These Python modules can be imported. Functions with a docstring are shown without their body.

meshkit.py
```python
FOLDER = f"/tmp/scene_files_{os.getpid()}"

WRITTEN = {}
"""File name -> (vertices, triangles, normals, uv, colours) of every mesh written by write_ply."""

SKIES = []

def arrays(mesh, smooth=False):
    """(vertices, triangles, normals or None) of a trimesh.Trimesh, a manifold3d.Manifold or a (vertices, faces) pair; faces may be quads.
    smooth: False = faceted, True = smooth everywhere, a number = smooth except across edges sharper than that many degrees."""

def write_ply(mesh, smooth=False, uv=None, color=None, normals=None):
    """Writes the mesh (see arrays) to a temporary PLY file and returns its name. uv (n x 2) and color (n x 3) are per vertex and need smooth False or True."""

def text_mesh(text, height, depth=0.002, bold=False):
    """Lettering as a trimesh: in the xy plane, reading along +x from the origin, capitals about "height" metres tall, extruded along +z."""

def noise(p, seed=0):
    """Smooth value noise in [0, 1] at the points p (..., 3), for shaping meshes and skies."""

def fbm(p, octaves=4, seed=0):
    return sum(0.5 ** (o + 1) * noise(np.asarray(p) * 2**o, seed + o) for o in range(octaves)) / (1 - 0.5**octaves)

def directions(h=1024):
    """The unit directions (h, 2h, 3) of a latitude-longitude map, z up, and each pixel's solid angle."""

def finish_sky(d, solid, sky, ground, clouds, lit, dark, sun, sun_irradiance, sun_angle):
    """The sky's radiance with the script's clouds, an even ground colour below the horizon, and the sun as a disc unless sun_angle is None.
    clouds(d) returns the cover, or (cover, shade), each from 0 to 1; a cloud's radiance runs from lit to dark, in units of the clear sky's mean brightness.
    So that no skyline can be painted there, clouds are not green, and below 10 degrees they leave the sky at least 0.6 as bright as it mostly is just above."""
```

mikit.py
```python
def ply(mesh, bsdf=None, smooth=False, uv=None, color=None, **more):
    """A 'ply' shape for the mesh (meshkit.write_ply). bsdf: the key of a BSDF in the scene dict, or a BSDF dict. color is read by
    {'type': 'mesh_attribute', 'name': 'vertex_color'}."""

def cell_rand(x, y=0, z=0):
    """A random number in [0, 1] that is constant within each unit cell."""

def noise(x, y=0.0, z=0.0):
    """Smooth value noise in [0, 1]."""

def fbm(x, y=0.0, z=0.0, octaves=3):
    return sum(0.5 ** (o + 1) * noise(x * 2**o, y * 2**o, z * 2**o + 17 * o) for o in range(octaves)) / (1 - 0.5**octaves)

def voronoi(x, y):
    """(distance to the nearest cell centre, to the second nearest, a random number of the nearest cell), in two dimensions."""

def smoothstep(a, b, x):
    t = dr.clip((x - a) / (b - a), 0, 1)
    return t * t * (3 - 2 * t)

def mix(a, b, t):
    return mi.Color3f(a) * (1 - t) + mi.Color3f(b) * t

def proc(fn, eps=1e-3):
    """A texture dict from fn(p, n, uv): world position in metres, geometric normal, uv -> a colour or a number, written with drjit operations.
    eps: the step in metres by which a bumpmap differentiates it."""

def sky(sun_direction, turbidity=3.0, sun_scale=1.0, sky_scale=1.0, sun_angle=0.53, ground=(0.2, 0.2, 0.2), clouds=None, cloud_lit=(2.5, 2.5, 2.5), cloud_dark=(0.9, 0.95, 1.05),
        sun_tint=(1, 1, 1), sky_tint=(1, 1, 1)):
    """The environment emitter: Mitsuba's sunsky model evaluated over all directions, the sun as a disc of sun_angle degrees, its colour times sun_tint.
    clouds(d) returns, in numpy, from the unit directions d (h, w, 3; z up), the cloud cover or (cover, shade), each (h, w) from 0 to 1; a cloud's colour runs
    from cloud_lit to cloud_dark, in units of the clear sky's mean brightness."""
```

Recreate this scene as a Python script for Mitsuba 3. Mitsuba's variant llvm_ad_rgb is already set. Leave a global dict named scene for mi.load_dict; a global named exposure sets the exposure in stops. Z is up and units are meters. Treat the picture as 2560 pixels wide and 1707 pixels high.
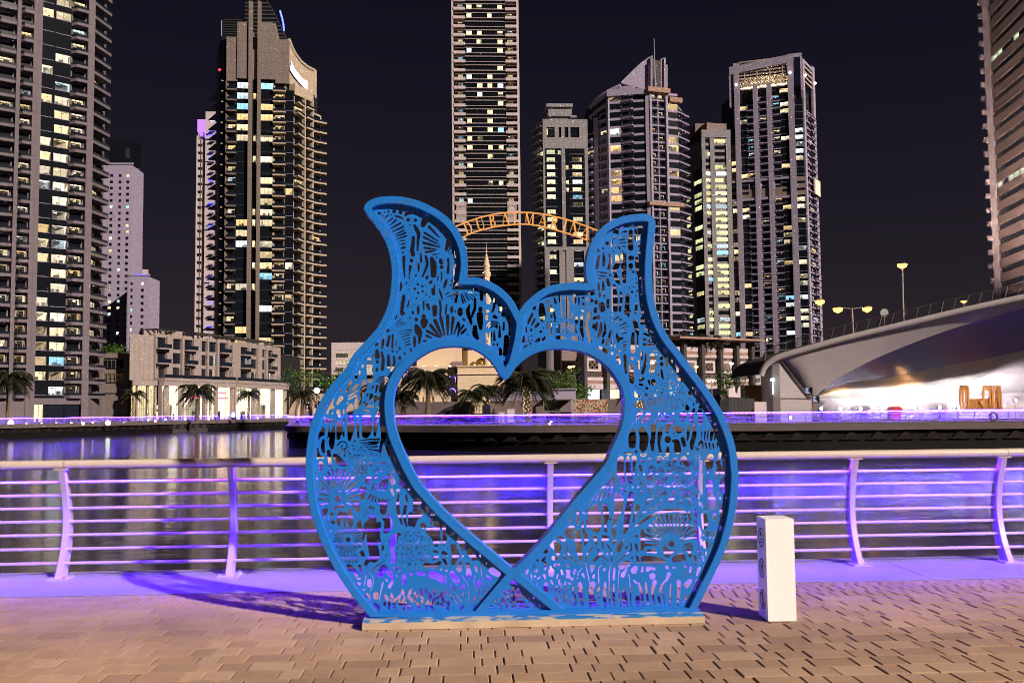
import math, random
import numpy as np, trimesh, shapely, drjit as dr
import mitsuba as mi
import mikit, meshkit
from mikit import noise, fbm, cell_rand, smoothstep, mix
from shapely.geometry import Polygon, LineString, Point, MultiPolygon, box as sbox
from shapely import affinity
from shapely.ops import unary_union
T = mi.ScalarTransform4f
scene, labels = {}, {}

# ------------------------------------------------------------------ camera
PW, PH, PF = 2560, 1707, 2480.0            # the photograph's pixels and its focal length in pixels
PITCH, ROLL, YAW, EYE = math.radians(4.0), math.radians(.6), math.radians(2.7), 1.5
FW = np.array([math.sin(YAW)*math.cos(PITCH), math.cos(YAW)*math.cos(PITCH), math.sin(PITCH)])
_r = np.array([math.cos(YAW), -math.sin(YAW), 0]); _u = np.cross(_r, FW)
RT, UP = _r*math.cos(ROLL)-_u*math.sin(ROLL), _u*math.cos(ROLL)+_r*math.sin(ROLL)
ORG = np.array([0, 0, EYE])
scene['camera'] = {'type': 'perspective', 'fov': 2*math.degrees(math.atan(PW/2/PF)), 'near_clip': 0.1, 'far_clip': 6000.0,
                   'to_world': T().look_at(ORG.tolist(), (ORG+FW).tolist(), UP.tolist())}
# ------------------------------------------------------------------ light
exposure = 4.0
LAMP = 1/16                                # lamp radiances below are written for exposure 0
_az, _el = math.radians(43), math.radians(27)
SUN = [math.cos(_el)*math.sin(_az), -math.cos(_el)*math.cos(_az), math.sin(_el)]
scene['sky'] = {**mikit.sky(SUN, turbidity=3.0, sun_scale=0.25, sky_scale=0.0052, sun_angle=1.0, ground=(.05, .05, .05),
                            sun_tint=(1.0, 1.06, 1.38), sky_tint=(1.35, .78, 1.25),
                            clouds=lambda d: .75*np.exp(-np.maximum(d[..., 2], 0)/.15), cloud_lit=(5.6, 4.0, 4.2)), 'sampling_weight': 85.0}

# ------------------------------------------------------------------ helpers
def ray(px, py): return FW+RT*((px-PW/2)/PF)-UP*((py-PH/2)/PF)
def at(px, py, Y):
    d = ray(px, py); return ORG+d*(Y/d[1])
def ground(px, py, z=0.0):
    d = ray(px, py); return ORG+d*((z-EYE)/d[2])

class MB:
    """collects pieces into one mesh"""
    def __init__(s): s.v, s.f, s.c, s.n = [], [], [], 0
    def add(s, v, f, c=None):
        v = np.asarray(v, float); f = np.asarray(f, int)
        if f.shape[1] == 4: f = np.vstack([f[:, [0, 1, 2]], f[:, [0, 2, 3]]])
        s.v.append(v); s.f.append(f+s.n); s.n += len(v)
        if c is not None: s.c.append(np.broadcast_to(np.asarray(c, float), (len(v), 3)))
        return s
    def mesh(s, m, c=None): return s.add(m.vertices, m.faces, c)
    def box(s, lo, hi, fr=None, c=None):
        lo, hi = np.minimum(lo, hi), np.maximum(lo, hi)
        v = np.array([[x, y, z] for x in (lo[0], hi[0]) for y in (lo[1], hi[1]) for z in (lo[2], hi[2])], float)
        if fr is not None: v = v@fr[:3, :3].T+fr[:3, 3]
        return s.add(v, BOXF, c)
    def quad(s, pts, fr=None, c=None):
        v = np.array(pts, float)
        if fr is not None: v = v@fr[:3, :3].T+fr[:3, 3]
        return s.add(v, [[0, 1, 2, 3]], c)
    def prism(s, poly, z0, z1, fr=None, c=None):
        p = np.array(poly, float); n = len(p)
        if ((p[:, 0]*np.roll(p[:, 1], -1)-p[:, 1]*np.roll(p[:, 0], -1)).sum()) < 0: p = p[::-1]
        m = trimesh.creation.extrude_polygon(Polygon(p), z1-z0, engine='earcut')
        v = np.array(m.vertices)+[0, 0, z0]
        if fr is not None: v = v@fr[:3, :3].T+fr[:3, 3]
        return s.add(v, m.faces, c)
    def tube(s, pts, r, sides=8, c=None, cap=True):
        p = np.asarray(pts, float); r = np.broadcast_to(r, (len(p),))
        t = np.gradient(p, axis=0); t /= np.linalg.norm(t, axis=1, keepdims=True)+1e-12
        ref = np.array([0, 0, 1.0]) if np.abs(t[:, 2]).mean() < .8 else np.array([0, 1.0, 0])
        a = np.cross(t, ref); a /= np.linalg.norm(a, axis=1, keepdims=True)+1e-12
        b = np.cross(t, a); g = np.arange(sides)*2*np.pi/sides
        v = p[:, None]+r[:, None, None]*(np.cos(g)[None, :, None]*a[:, None]+np.sin(g)[None, :, None]*b[:, None])
        i, j = np.meshgrid(np.arange(len(p)-1), np.arange(sides), indexing='ij')
        q = np.stack([i*sides+j, i*sides+(j+1) % sides, (i+1)*sides+(j+1) % sides, (i+1)*sides+j], -1).reshape(-1, 4)
        v = v.reshape(-1, 3); f = np.vstack([q[:, [0, 1, 2]], q[:, [0, 2, 3]]])
        if cap:
            k = len(v); v = np.vstack([v, p[0], p[-1]]); L = (len(p)-1)*sides
            f = np.vstack([f, [[k, (m+1) % sides, m] for m in range(sides)], [[k+1, L+m, L+(m+1) % sides] for m in range(sides)]])
        return s.add(v, f, c)
    def lathe(s, prof, centre=(0, 0, 0), sides=16, c=None):
        p = np.array(prof, float); p = p[::-1] if p[-1, 1] < p[0, 1] else p; g = np.arange(sides)*2*np.pi/sides
        v = np.stack([p[:, :1]*np.cos(g), p[:, :1]*np.sin(g), np.repeat(p[:, 1:2], sides, 1)], -1).reshape(-1, 3)+centre
        i, j = np.meshgrid(np.arange(len(p)-1), np.arange(sides), indexing='ij')
        q = np.stack([i*sides+j, i*sides+(j+1) % sides, (i+1)*sides+(j+1) % sides, (i+1)*sides+j], -1).reshape(-1, 4)
        return s.add(v, q, c)
    def get(s): return np.vstack(s.v), np.vstack(s.f)
    def col(s): return np.vstack(s.c)
BOXF = np.array([[0, 1, 3], [0, 3, 2], [4, 6, 7], [4, 7, 5], [0, 4, 5], [0, 5, 1], [2, 3, 7], [2, 7, 6], [0, 2, 6], [0, 6, 4], [1, 5, 7], [1, 7, 3]])
_used = {}
def key(parent, name):
    k = (parent+'__' if parent else '')+name
    i = _used.get(k, 0); _used[k] = i+1
    return k if i == 0 else f'{k}_{i:03d}'
def thing(name, label, cat, group=None):
    k = key('', name); labels[k] = {'label': label, 'category': cat}
    if group: labels[k]['group'] = group
    return k
def part(parent, name, mesh, mat, smooth=False, **kw):
    k = key(parent, name); scene[k] = mikit.ply(mesh.get() if isinstance(mesh, MB) else mesh, mat, smooth, **kw); return k
def dup(parent, name, base, tw=None):
    """another copy of a shape dict under a name of its own"""
    k = key(parent, name); scene[k] = base if tw is None else {**base, 'to_world': tw}; return k
def structure(name, mesh, mat, smooth=False, label=None):
    k = part('', name, mesh, mat, smooth); labels[k] = {'kind': 'structure'}
    if label: labels[k]['label'] = label
    return k
_cubes = {}
CUBE = (np.array([[x, y, z] for x in (0, 1) for y in (0, 1) for z in (0, 1)], float), BOXF)
def bx(parent, name, lo, hi, mat, fr=None):
    """a box as an entry of its own (one shared file per material)"""
    if mat not in _cubes: _cubes[mat] = mikit.ply(CUBE, mat)
    lo, hi = np.minimum(lo, hi), np.maximum(lo, hi)
    m = np.diag([*(hi-lo), 1.0]); m[:3, 3] = lo
    return dup(parent, name, _cubes[mat], T((m if fr is None else fr@m).tolist()))
def stuff(k): labels.setdefault(k, {})['kind'] = 'stuff'; return k
def emit(rgb, weight=0.0, k=1.0): return {'type': 'area', 'sampling_weight': float(weight), 'radiance': {'type': 'rgb', 'value': [float(c)*LAMP*k for c in rgb]}}
def glow(parent, name, mesh, rgb, weight=0.0, mat='black_paint', **kw):
    return part(parent, name, mesh, mat, emitter=emit(rgb, weight), **kw)
def spot(name, pos, target, rgb, cut=60, weight=1.0):
    scene[name] = {'type': 'spot', 'to_world': T().look_at(list(map(float, pos)), list(map(float, target)), [0, .01, 1]), 'cutoff_angle': float(cut), 'beam_width': cut*.55,
                   'sampling_weight': float(weight), 'intensity': {'type': 'rgb', 'value': [float(c)*LAMP for c in rgb]}}
def frame_of(P0, P1, z=0.0):
    """local frame of a facade: a along P0>P1, b inwards, c up"""
    P0, P1 = np.asarray(P0[:2], float), np.asarray(P1[:2], float)
    u = (P1-P0)/np.linalg.norm(P1-P0); m = np.eye(4)
    m[:3, 0] = [u[0], u[1], 0]; m[:3, 1] = [-u[1], u[0], 0]; m[:3, 3] = [P0[0], P0[1], z]
    return m
def shift(a, b, c):
    m = np.eye(4); m[:3, 3] = [a, b, c]; return m

# ------------------------------------------------------------------ materials
def rgb(c): return {'type': 'rgb', 'value': list(map(float, np.broadcast_to(c, 3)))}
def principled(c, rough=.6, spec=.5, metal=0., **k):
    return {'type': 'twosided', 'bsdf': {'type': 'principled', 'base_color': c if isinstance(c, dict) else rgb(c), 'roughness': float(rough), 'specular': float(spec), 'metallic': float(metal), **k}}
def M(name, *a, **k): scene[name] = principled(*a, **k)
def speckle(c1, c2, s, s2=None, amt=.12, patch=0.):
    def fn(p, n, uv):
        t = fbm(p.x*s, p.y*s, p.z*s, 3); g = noise(p.x*(s2 or s*40), p.y*(s2 or s*40), p.z*(s2 or s*40))
        k = mix(c1, c2, t)*(1-amt+2*amt*g)
        return k*(1-patch+2*patch*fbm(p.x*.9+5, p.y*1.1, 2.0, 3)) if patch else k
    return mikit.proc(fn)
_pav = [((.42, .285, .19), (.345, .228, .148)), ((.385, .255, .17), (.315, .205, .136)), ((.46, .32, .215), (.375, .257, .172)), ((.34, .226, .152), (.285, .187, .125))]
for i, (a, b) in enumerate(_pav): M(f'paver_{i}', speckle(a, b, 7.0, 260.0, .16, .26), .85, .25)
M('sand_joint', (.05, .035, .022), .95, .1)
M('strip_concrete', speckle((.31, .28, .29), (.23, .21, .215), 2.2, 120.0, .07, .2), .5, .4)
M('plinth_concrete', speckle((.62, .50, .36), (.40, .31, .22), 6.0, 150.0, .12), .8, .2)
def _blue(p, n, uv):
    t = fbm(p.x*3, p.y*3, p.z*3, 3); w = smoothstep(.62, .8, fbm(p.x*14, p.y*14, p.z*9, 3))
    return mix((.004, .145, .55), (.008, .17, .58), t)*(1-.2*w)+mi.Color3f(.10, .10, .08)*w*.2
M('blue_paint', mikit.proc(_blue), .34, .6, clearcoat=.3, clearcoat_gloss=.8)
def _blueworn(p, n, uv):
    w = smoothstep(.42, .62, fbm(p.x*11, p.y*16, p.z*30, 4))
    return mix((.015, .17, .50), (.45, .42, .40), w)
M('worn_blue_paint', mikit.proc(_blueworn), .5, .4)
M('gold_paint', (.78, .40, .10), .45, .5)
M('rail_paint', (.58, .50, .42), .32, .5)
M('bar_paint', (.44, .36, .46), .35, .5)
M('far_rail_paint', (.22, .17, .26), .5, .4)
M('steel', (.55, .55, .58), .3, .5, 1.0)
M('white_paint', (.88, .88, .88), .35, .5)
M('black_paint', (.015, .015, .017), .5, .4)
M('dark_steel', (.05, .045, .045), .5, .4)
M('dark_glass', (.006, .008, .012), .12, .5)
M('blue_glass', (.010, .013, .024), .12, .5)
scene['pane_glass'] = {'type': 'thindielectric', 'int_ior': 1.5}
def _panel(c, du, dv, line=.55):
    """cladding with joints every du (x+y) and dv (z) metres"""
    def fn(p, n, uv):
        h = (p.x+p.y*.7)/du; v = p.z/dv
        e = dr.minimum(dr.abs(h-dr.round(h))*du, dr.abs(v-dr.round(v))*dv)
        j = smoothstep(.03, .09, e)
        return mi.Color3f(c)*(line+(1-line)*j)*(.88+.24*fbm(p.x*.3, p.y*.3, p.z*.12, 3))
    return mikit.proc(fn)
M('warm_concrete', _panel((.150, .130, .148), 3.2, 3.15, .75), .8, .2)
M('beige_cladding', _panel((.172, .145, .135), 2.4, 3.3, .7), .8, .2)
M('cream_concrete', (.42, .35, .27), .8, .2)
M('pale_concrete', (.30, .255, .24), .8, .2)
M('lilac_cladding', _panel((.29, .26, .36), 1.6, 1.7, .7), .7, .3)
M('lilac_concrete', (.29, .26, .37), .75, .2)
M('grey_cladding', _panel((.22, .212, .235), 1.5, 1.5, .72), .7, .3)
M('taupe_cladding', (.20, .155, .145), .8, .2)
M('white_cladding', (.50, .44, .46), .7, .2)
M('terracotta', (.32, .20, .165), .8, .2)
M('bridge_concrete', speckle((.40, .37, .38), (.33, .30, .31), .35, 6.0, .05), .5, .4)
M('soffit_glow_tint', speckle((.15, .11, .40), (.12, .09, .33), .3, 5.0, .04), .32, .5)  # violet glow of the railing LEDs put into the base colour
M('quay_concrete', speckle((.14, .115, .11), (.10, .08, .075), .4, 7.0, .1), .85, .2)
M('shade_dark_stone', (.004, .003, .003), .7, .2)  # near-black colour stands in for the shade on the quay wall
M('stone_relief', (.014, .010, .009), .8, .2)  # darkened in colour so the sunlit reliefs look unlit
M('deck_paving', (.16, .13, .14), .7, .3)
M('dark_ground', (.05, .045, .045), .9, .1)
M('orange_wood', (.60, .27, .07), .6, .3)
M('timber', speckle((.40, .22, .10), (.28, .14, .06), 1.5, 9.0, .15), .7, .3)
M('red_paint', (.50, .03, .02), .5, .4)
M('hoarding_grey', speckle((.20, .17, .17), (.15, .125, .13), .5, 4.0, .06), .7, .2)
M('mosque_stone', (.62, .50, .35), .8, .2)
M('gold_leaf', (.65, .42, .12), .3, .5, .8)
M('bark', speckle((.20, .15, .10), (.10, .075, .05), 8.0, 30.0, .2), .9, .1)
scene['palm_leaf'] = {'type': 'twosided', 'bsdf': {'type': 'principled', 'base_color': rgb((.030, .034, .017)), 'roughness': .55, 'specular': .4}}
scene['tree_leaf'] = {'type': 'twosided', 'bsdf': {'type': 'principled', 'base_color': rgb((.05, .10, .02)), 'roughness': .6, 'specular': .3}}
M('skin', (.35, .22, .15), .7, .3)
M('cloth_dark', (.03, .03, .035), .9, .1)
def _ripple(p, n, uv):
    a = noise(p.x*.35+.1*p.y, p.y*1.5, 3.0)*.55+noise(p.x*.9, p.y*4.0, 9.0)*.3+noise(p.x*2.6, p.y*11, 4.0)*.13
    return a*.018
scene['water_surface'] = {'type': 'bumpmap', 'arbitrary': mikit.proc(_ripple, .02), 'scale': 1.0,
                          'bsdf': {'type': 'principled', 'base_color': rgb((.012, .009, .016)), 'roughness': .11, 'specular': .42}}
WARM = [(1.0, .74, .40), (1.0, .80, .50), (1.0, .86, .62), (1.0, .70, .30), (1.0, .82, .45)]
COOL = [(.75, .95, 1.0), (.35, .75, 1.0), (.9, 1.0, .95)]
SODIUM = (1.0, .48, .12)
PURPLE = (.30, .10, 1.0)

# ================================================================== the promenade
structure('pavement', MB().box((-16, -14, -.30), (16, 8.545, -.009)), 'sand_joint', label='beige block pavement of the promenade')
rng = random.Random(4)
def block(w, d, h=.05, e=.0045):
    a = np.array([[0, 0], [w, 0], [w, d], [0, d]]); ctr = np.array([w/2, d/2]); ins = a+np.sign(ctr-a)*e
    v = np.vstack([np.c_[a, [-h]*4], np.c_[a, [-e]*4], np.c_[ins, [0]*4]])
    q = [[i, (i+1) % 4, (i+1) % 4+4, i+4] for i in range(4)]+[[i+4, (i+1) % 4+4, (i+1) % 4+8, i+8] for i in range(4)]+[[8, 9, 10, 11]]
    return v, np.array(q)
LEN, ROW = (.263, .132, .168), .194
blocks = [[mikit.ply(block(L-.0075, ROW-.003), f'paver_{m}') for L in LEN] for m in range(4)]
cells = []
for r in range(-34, 41):
    y = 7.95-(r+1)*ROW if r >= 0 else None
    if y is None: continue
    x = -10-(r*.347 % .563)
    i = r % 3
    while x < 10:
        L = LEN[i % 3]; cells.append((x, y, L, i % 3)); x += L; i += 1
def shows(c):
    X, Y = c[0]+c[2]/2, c[1]+.1
    if Y < 5.35 or abs(X-.05*Y) > .535*Y or (-.7 < X < 1.65 and Y > 7.0): return 9+abs(X)
    return Y+.04*abs(X)
cells.sort(key=shows)
rest = [MB() for _ in range(2)]
for n, (x, y, L, k) in enumerate(cells):
    m = rng.choice((0, 0, 0, 1, 1, 2, 3)); z = rng.uniform(-.005, .001); tilt = [rng.uniform(-.35, .35), rng.uniform(-.35, .35), rng.uniform(-.4, .4)]
    w = T().translate([x, y, z]).rotate([1, 0, 0], tilt[0]).rotate([0, 1, 0], tilt[1]).rotate([0, 0, 1], tilt[2])
    if n < 300: dup('pavement', 'paver', blocks[m][k], w)
    else:
        v, f = block(L-.0075, ROW-.003); mm = np.array(w.matrix)
        rest[m in (1, 3)].add(v@mm[:3, :3].T+mm[:3, 3], f)
stuff(part('pavement', 'paving', rest[0], 'paver_0')); stuff(part('pavement', 'paving', rest[1], 'paver_1'))
st = MB()
for r in range(6):
    x = -9-(r % 2)*.05
    while x < 10:
        L = rng.choice((.095, .1, .105)); v, f = block(L-.010, .1-.003, .03, .003); st.add(v+[x, 7.952+r*.099, rng.uniform(-.003, .001)], f); x += L
stuff(part('pavement', 'sett', st, 'paver_1'))
structure('promenade_edge', MB().box((-30, 8.55, -3.2), (30, 9.79, -.03)), 'quay_concrete', label='concrete edge strip under the near railing')
xs = [-14.25, -11.2, -8.15, -5.1, -2.05, 1.0, 4.05, 7.1, 10.15, 13.2]
for a, b in zip(xs, xs[1:]):
    bx('promenade_edge', 'slab', (a+.005, 8.552, -.03), (b-.005, 9.60, .004), 'strip_concrete')
    bx('promenade_edge', 'edge_beam', (a+.005, 9.625, -.03), (b-.005, 9.80, .012), 'strip_concrete')
structure('water', MB().quad([(-700, 9.5, -2.5), (700, 9.5, -2.5), (700, 900, -2.5), (-700, 900, -2.5)]), 'water_surface', label='dark rippled canal water')

# ------------------------------------------------------------------ near railing
rail = thing('railing', 'nearest off-white railing with a round handrail and seven bars, glowing purple', 'railing')
PX = [-6.75, -5.25, -3.742, -2.199, -.70, .80, 2.25, 3.74, 5.20, 6.70, 8.20]
def post_mesh(rad=0, thick=.052):
    zs = np.linspace(.012, 1.005, 14); m = MB(); L = []
    for z in zs:
        t = z/1.0; y = .16*math.sin(math.pi*min(1, t)**.92)-.065*(1-t)-.02*t
        d = .165*(1-t)+.075*t
        L.append([(-thick/2, y, z), (thick/2, y, z), (thick/2, y+d, z), (-thick/2, y+d, z)])
    v = np.array(L).reshape(-1, 3); f = []
    for i in range(len(zs)-1):
        for j in range(4): f.append([i*4+j, i*4+(j+1) % 4, (i+1)*4+(j+1) % 4, (i+1)*4+j])
    f += [[3, 2, 1, 0], [len(v)-4, len(v)-3, len(v)-2, len(v)-1]]
    return v, np.array(f)
def post_y(z): return .16*math.sin(math.pi*z**.92)-.065*(1-z)-.02*z
RY = 9.43
pd, plate = mikit.ply(post_mesh(), 'bar_paint'), None
bolt = MB().lathe([(0.0001, .026), (.010, .026), (.010, .004), (.017, .004), (.017, 0)], sides=8); boltd = mikit.ply(bolt.get(), 'steel')
for x in PX:
    p = dup(rail, 'post', pd, T().translate([x, RY, 0]))
    bx(p, 'base_plate', (x-.095, RY-.115, .004), (x+.095, RY+.12, .018), 'bar_paint')
    bx(p, 'saddle', (x-.06, RY-.03, 1.0), (x+.06, RY+.03, 1.012), 'rail_paint')
    for sx in (-.075, .075):
        for sy in (-.09, .095): dup(p, 'bolt', boltd, T().translate([x+sx, RY+sy, .018]))
for i, (a, b) in enumerate(zip(PX, PX[1:])):
    for k in range(7):
        z = .137+.124*k; y = RY+post_y(z)+.045
        part(rail, 'bar', MB().tube([(a, y, z), ((a+b)/2, y, z), (b, y, z)], .0145, 10), 'bar_paint', 40)
for a, b in zip(PX[::2], PX[2::2]):
    a += .03; b += .03
    part(rail, 'handrail', MB().tube([(a+.003, RY, 1.05), ((a+b)/2, RY, 1.05), (b-.003, RY, 1.05)], .038, 20), 'rail_paint', 40)
    part(rail, 'sleeve', MB().tube([(b-.02, RY, 1.05), (b, RY, 1.05), (b+.02, RY, 1.05)], .036, 16), 'dark_steel', 40)
led = MB().quad([(-8, RY-.012, 1.0105), (-8, RY+.012, 1.0105), (9, RY+.012, 1.0105), (9, RY-.012, 1.0105)])
for s_ in (-1, 1): bx(rail, 'led_channel', (-8, RY+s_*.020, 1.0035), (9, RY+s_*.0225, 1.0125), 'dark_steel')  # unseen side strips added to limit the LED spill on the pavement
scene[key(rail, 'led_strip')] = mikit.ply(led.get(), 'black_paint', emitter=emit((58, 12, 620), 16.0))

# ------------------------------------------------------------------ white bollard with three prohibition signs
bo = thing('bollard', 'square white bollard with three round prohibition signs on its side', 'bollard')
bt = at(1907.8, 1297.3, 7.02)[2]
b0 = Polygon([(2.116, 7.015), (2.317, 7.008), (2.324, 7.25), (2.123, 7.257)])
bm = MB().prism(np.array(b0.exterior.coords)[:-1], .004, bt); part(bo, 'post', bm, 'white_paint')
part(bo, 'foot', MB().prism(np.array(b0.buffer(-.006).exterior.coords)[:-1], -.02, .006), 'dark_steel')
def flat(poly, depth, fr):
    out = MB()
    for g in getattr(poly, 'geoms', [poly]):
        if g.is_empty or g.area < 1e-9: continue
        m = trimesh.creation.extrude_polygon(g, depth, engine='earcut'); v = np.array(m.vertices)
        out.add(v@fr[:3, :3].T+fr[:3, 3], m.faces)
    return out
# local x = towards the camera's side (-Y), local y = up, local z = outwards (-X)
sf = np.eye(4); sf[:3, 0] = [0, -1, 0]; sf[:3, 1] = [0, 0, 1]; sf[:3, 2] = [-1, 0, 0]; sf[:3, 3] = [2.1185, 7.135, 0]
def line(pts, w): return LineString(pts).buffer(w/2)
figs = [unary_union([Point(-.012, .034).buffer(.010), line([(-.012, .022), (.004, -.008), (.024, -.022)], .013), line([(-.006, .012), (.022, .022)], .009)]+[line([(-.045+.03*i, -.036), (-.035+.03*i, -.03), (-.022+.03*i, -.036)], .006) for i in range(3)]),
        unary_union([Point(.014, .040).buffer(.010), line([(.010, .028), (-.004, -.004)], .015), line([(.008, .022), (.030, .012)], .008), line([(.004, .022), (-.022, .014), (-.028, -.002)], .008), line([(-.004, -.004), (.016, -.018), (.010, -.044)], .010), line([(-.004, -.004), (-.018, -.024), (-.038, -.026)], .010)]),
        unary_union([Point(.0, .042).buffer(.010), line([(0, .028), (0, -.006)], .018), line([(-.004, .022), (-.020, -.002)], .008), line([(.004, .022), (.020, -.002)], .008), line([(-.003, -.006), (-.010, -.046)], .010), line([(.003, -.006), (.010, -.046)], .010)])]
for yy, fig in zip((1342.7, 1419, 1496.7), figs):
    zc = at(1905, yy, 7.135)[2]; f2 = sf.copy(); f2[2, 3] = zc
    ring = Point(0, 0).buffer(.069, 32)-Point(0, 0).buffer(.060, 32)
    s = key(bo, 'prohibition_sign'); scene[s] = mikit.ply(flat(ring.union(line([(-.045, .045), (.045, -.045)], .008)), .0015, f2).get(), 'black_paint')
    part(s, 'pictogram', flat(fig-line([(-.045, .045), (.045, -.045)], .014), .0015, f2), 'black_paint')
part(bo, 'screw', MB().lathe([(0.0001, .003), (.004, .003), (.005, 0)], sides=8).get(), 'dark_steel', to_world=T().translate([2.1185, 7.1, .05]).rotate([0, 1, 0], -90))

# ================================================================== the heart sculpture
YF, YPANEL, YBACK = 7.10, 7.146, 7.25
def crop(ox, oy, s): return lambda pts: [(ox+x/s, oy+y/s) for x, y in pts]
K1, K2, K3, K4, K5, K6, K7, KH = crop(880, 470, 3.2), crop(1260, 500, 3.409), crop(740, 900, 4.355), crop(760, 1150, 3.485), crop(1440, 850, 3.92), crop(1270, 1150, 3.485), crop(1100, 560, 4.612), crop(960, 840, 3.675)
def smooth(pts, n=6):
    p = np.array([pts[0], *pts, pts[-1]], float); out = []
    for i in range(1, len(p)-2):
        a, b, c, d = p[i-1:i+3]
        for t in np.arange(n)/n:
            out.append(.5*((2*b)+(c-a)*t+(2*a-5*b+4*c-d)*t*t+(3*b-a-3*c+d)*t**3))
    return np.array([*out, p[-2]])
runs = [K4([(600, 1395), (520, 1300), (420, 1180), (330, 1050), (250, 920), (180, 780), (110, 610), (60, 450), (30, 300), (15, 150)])+
        K3([(103, 1150), (110, 1000), (130, 850), (160, 700), (210, 560), (280, 420), (360, 300), (450, 190), (540, 90)])+
        K1([(0, 1347), (70, 1265), (140, 1190), (200, 1120), (240, 1050), (275, 970), (300, 880), (312, 780), (318, 680), (310, 590), (290, 500), (260, 420), (210, 330), (150, 250), (108, 197), (95, 165), (110, 125), (150, 95), (210, 75), (290, 66), (370, 68), (450, 80), (540, 105), (620, 140), (700, 185), (770, 240), (825, 300), (870, 370), (900, 440), (920, 520), (928, 600), (925, 660), (917, 716)]),
        K7([(305, 614), (430, 617), (560, 655), (680, 720), (780, 805), (850, 890), (912, 1008)]),
        K7([(912, 1008), (960, 935), (1040, 855), (1140, 775), (1260, 715), (1400, 685), (1540, 675), (1690, 682)]),
        K2([(710, 708), (697, 640), (695, 560), (705, 490), (725, 410), (760, 330), (810, 260), (860, 210), (940, 165), (1030, 135), (1120, 122), (1200, 118), (1245, 128), (1275, 150), (1290, 190), (1288, 260), (1278, 360), (1268, 470), (1262, 580), (1264, 690), (1272, 800), (1290, 900), (1320, 1000), (1365, 1100), (1420, 1190), (1500, 1290)])+
        K5([(1100, 220), (1200, 350), (1290, 470), (1370, 590), (1440, 710), (1500, 850), (1545, 980), (1575, 1120), (1590, 1280)])+
        K6([(2010, 100), (2005, 250), (1990, 400), (1960, 560), (1915, 720), (1860, 860), (1780, 1030), (1700, 1190), (1620, 1350)])]
outer = Polygon(np.vstack([smooth(r) for r in runs])).buffer(0)
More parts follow.
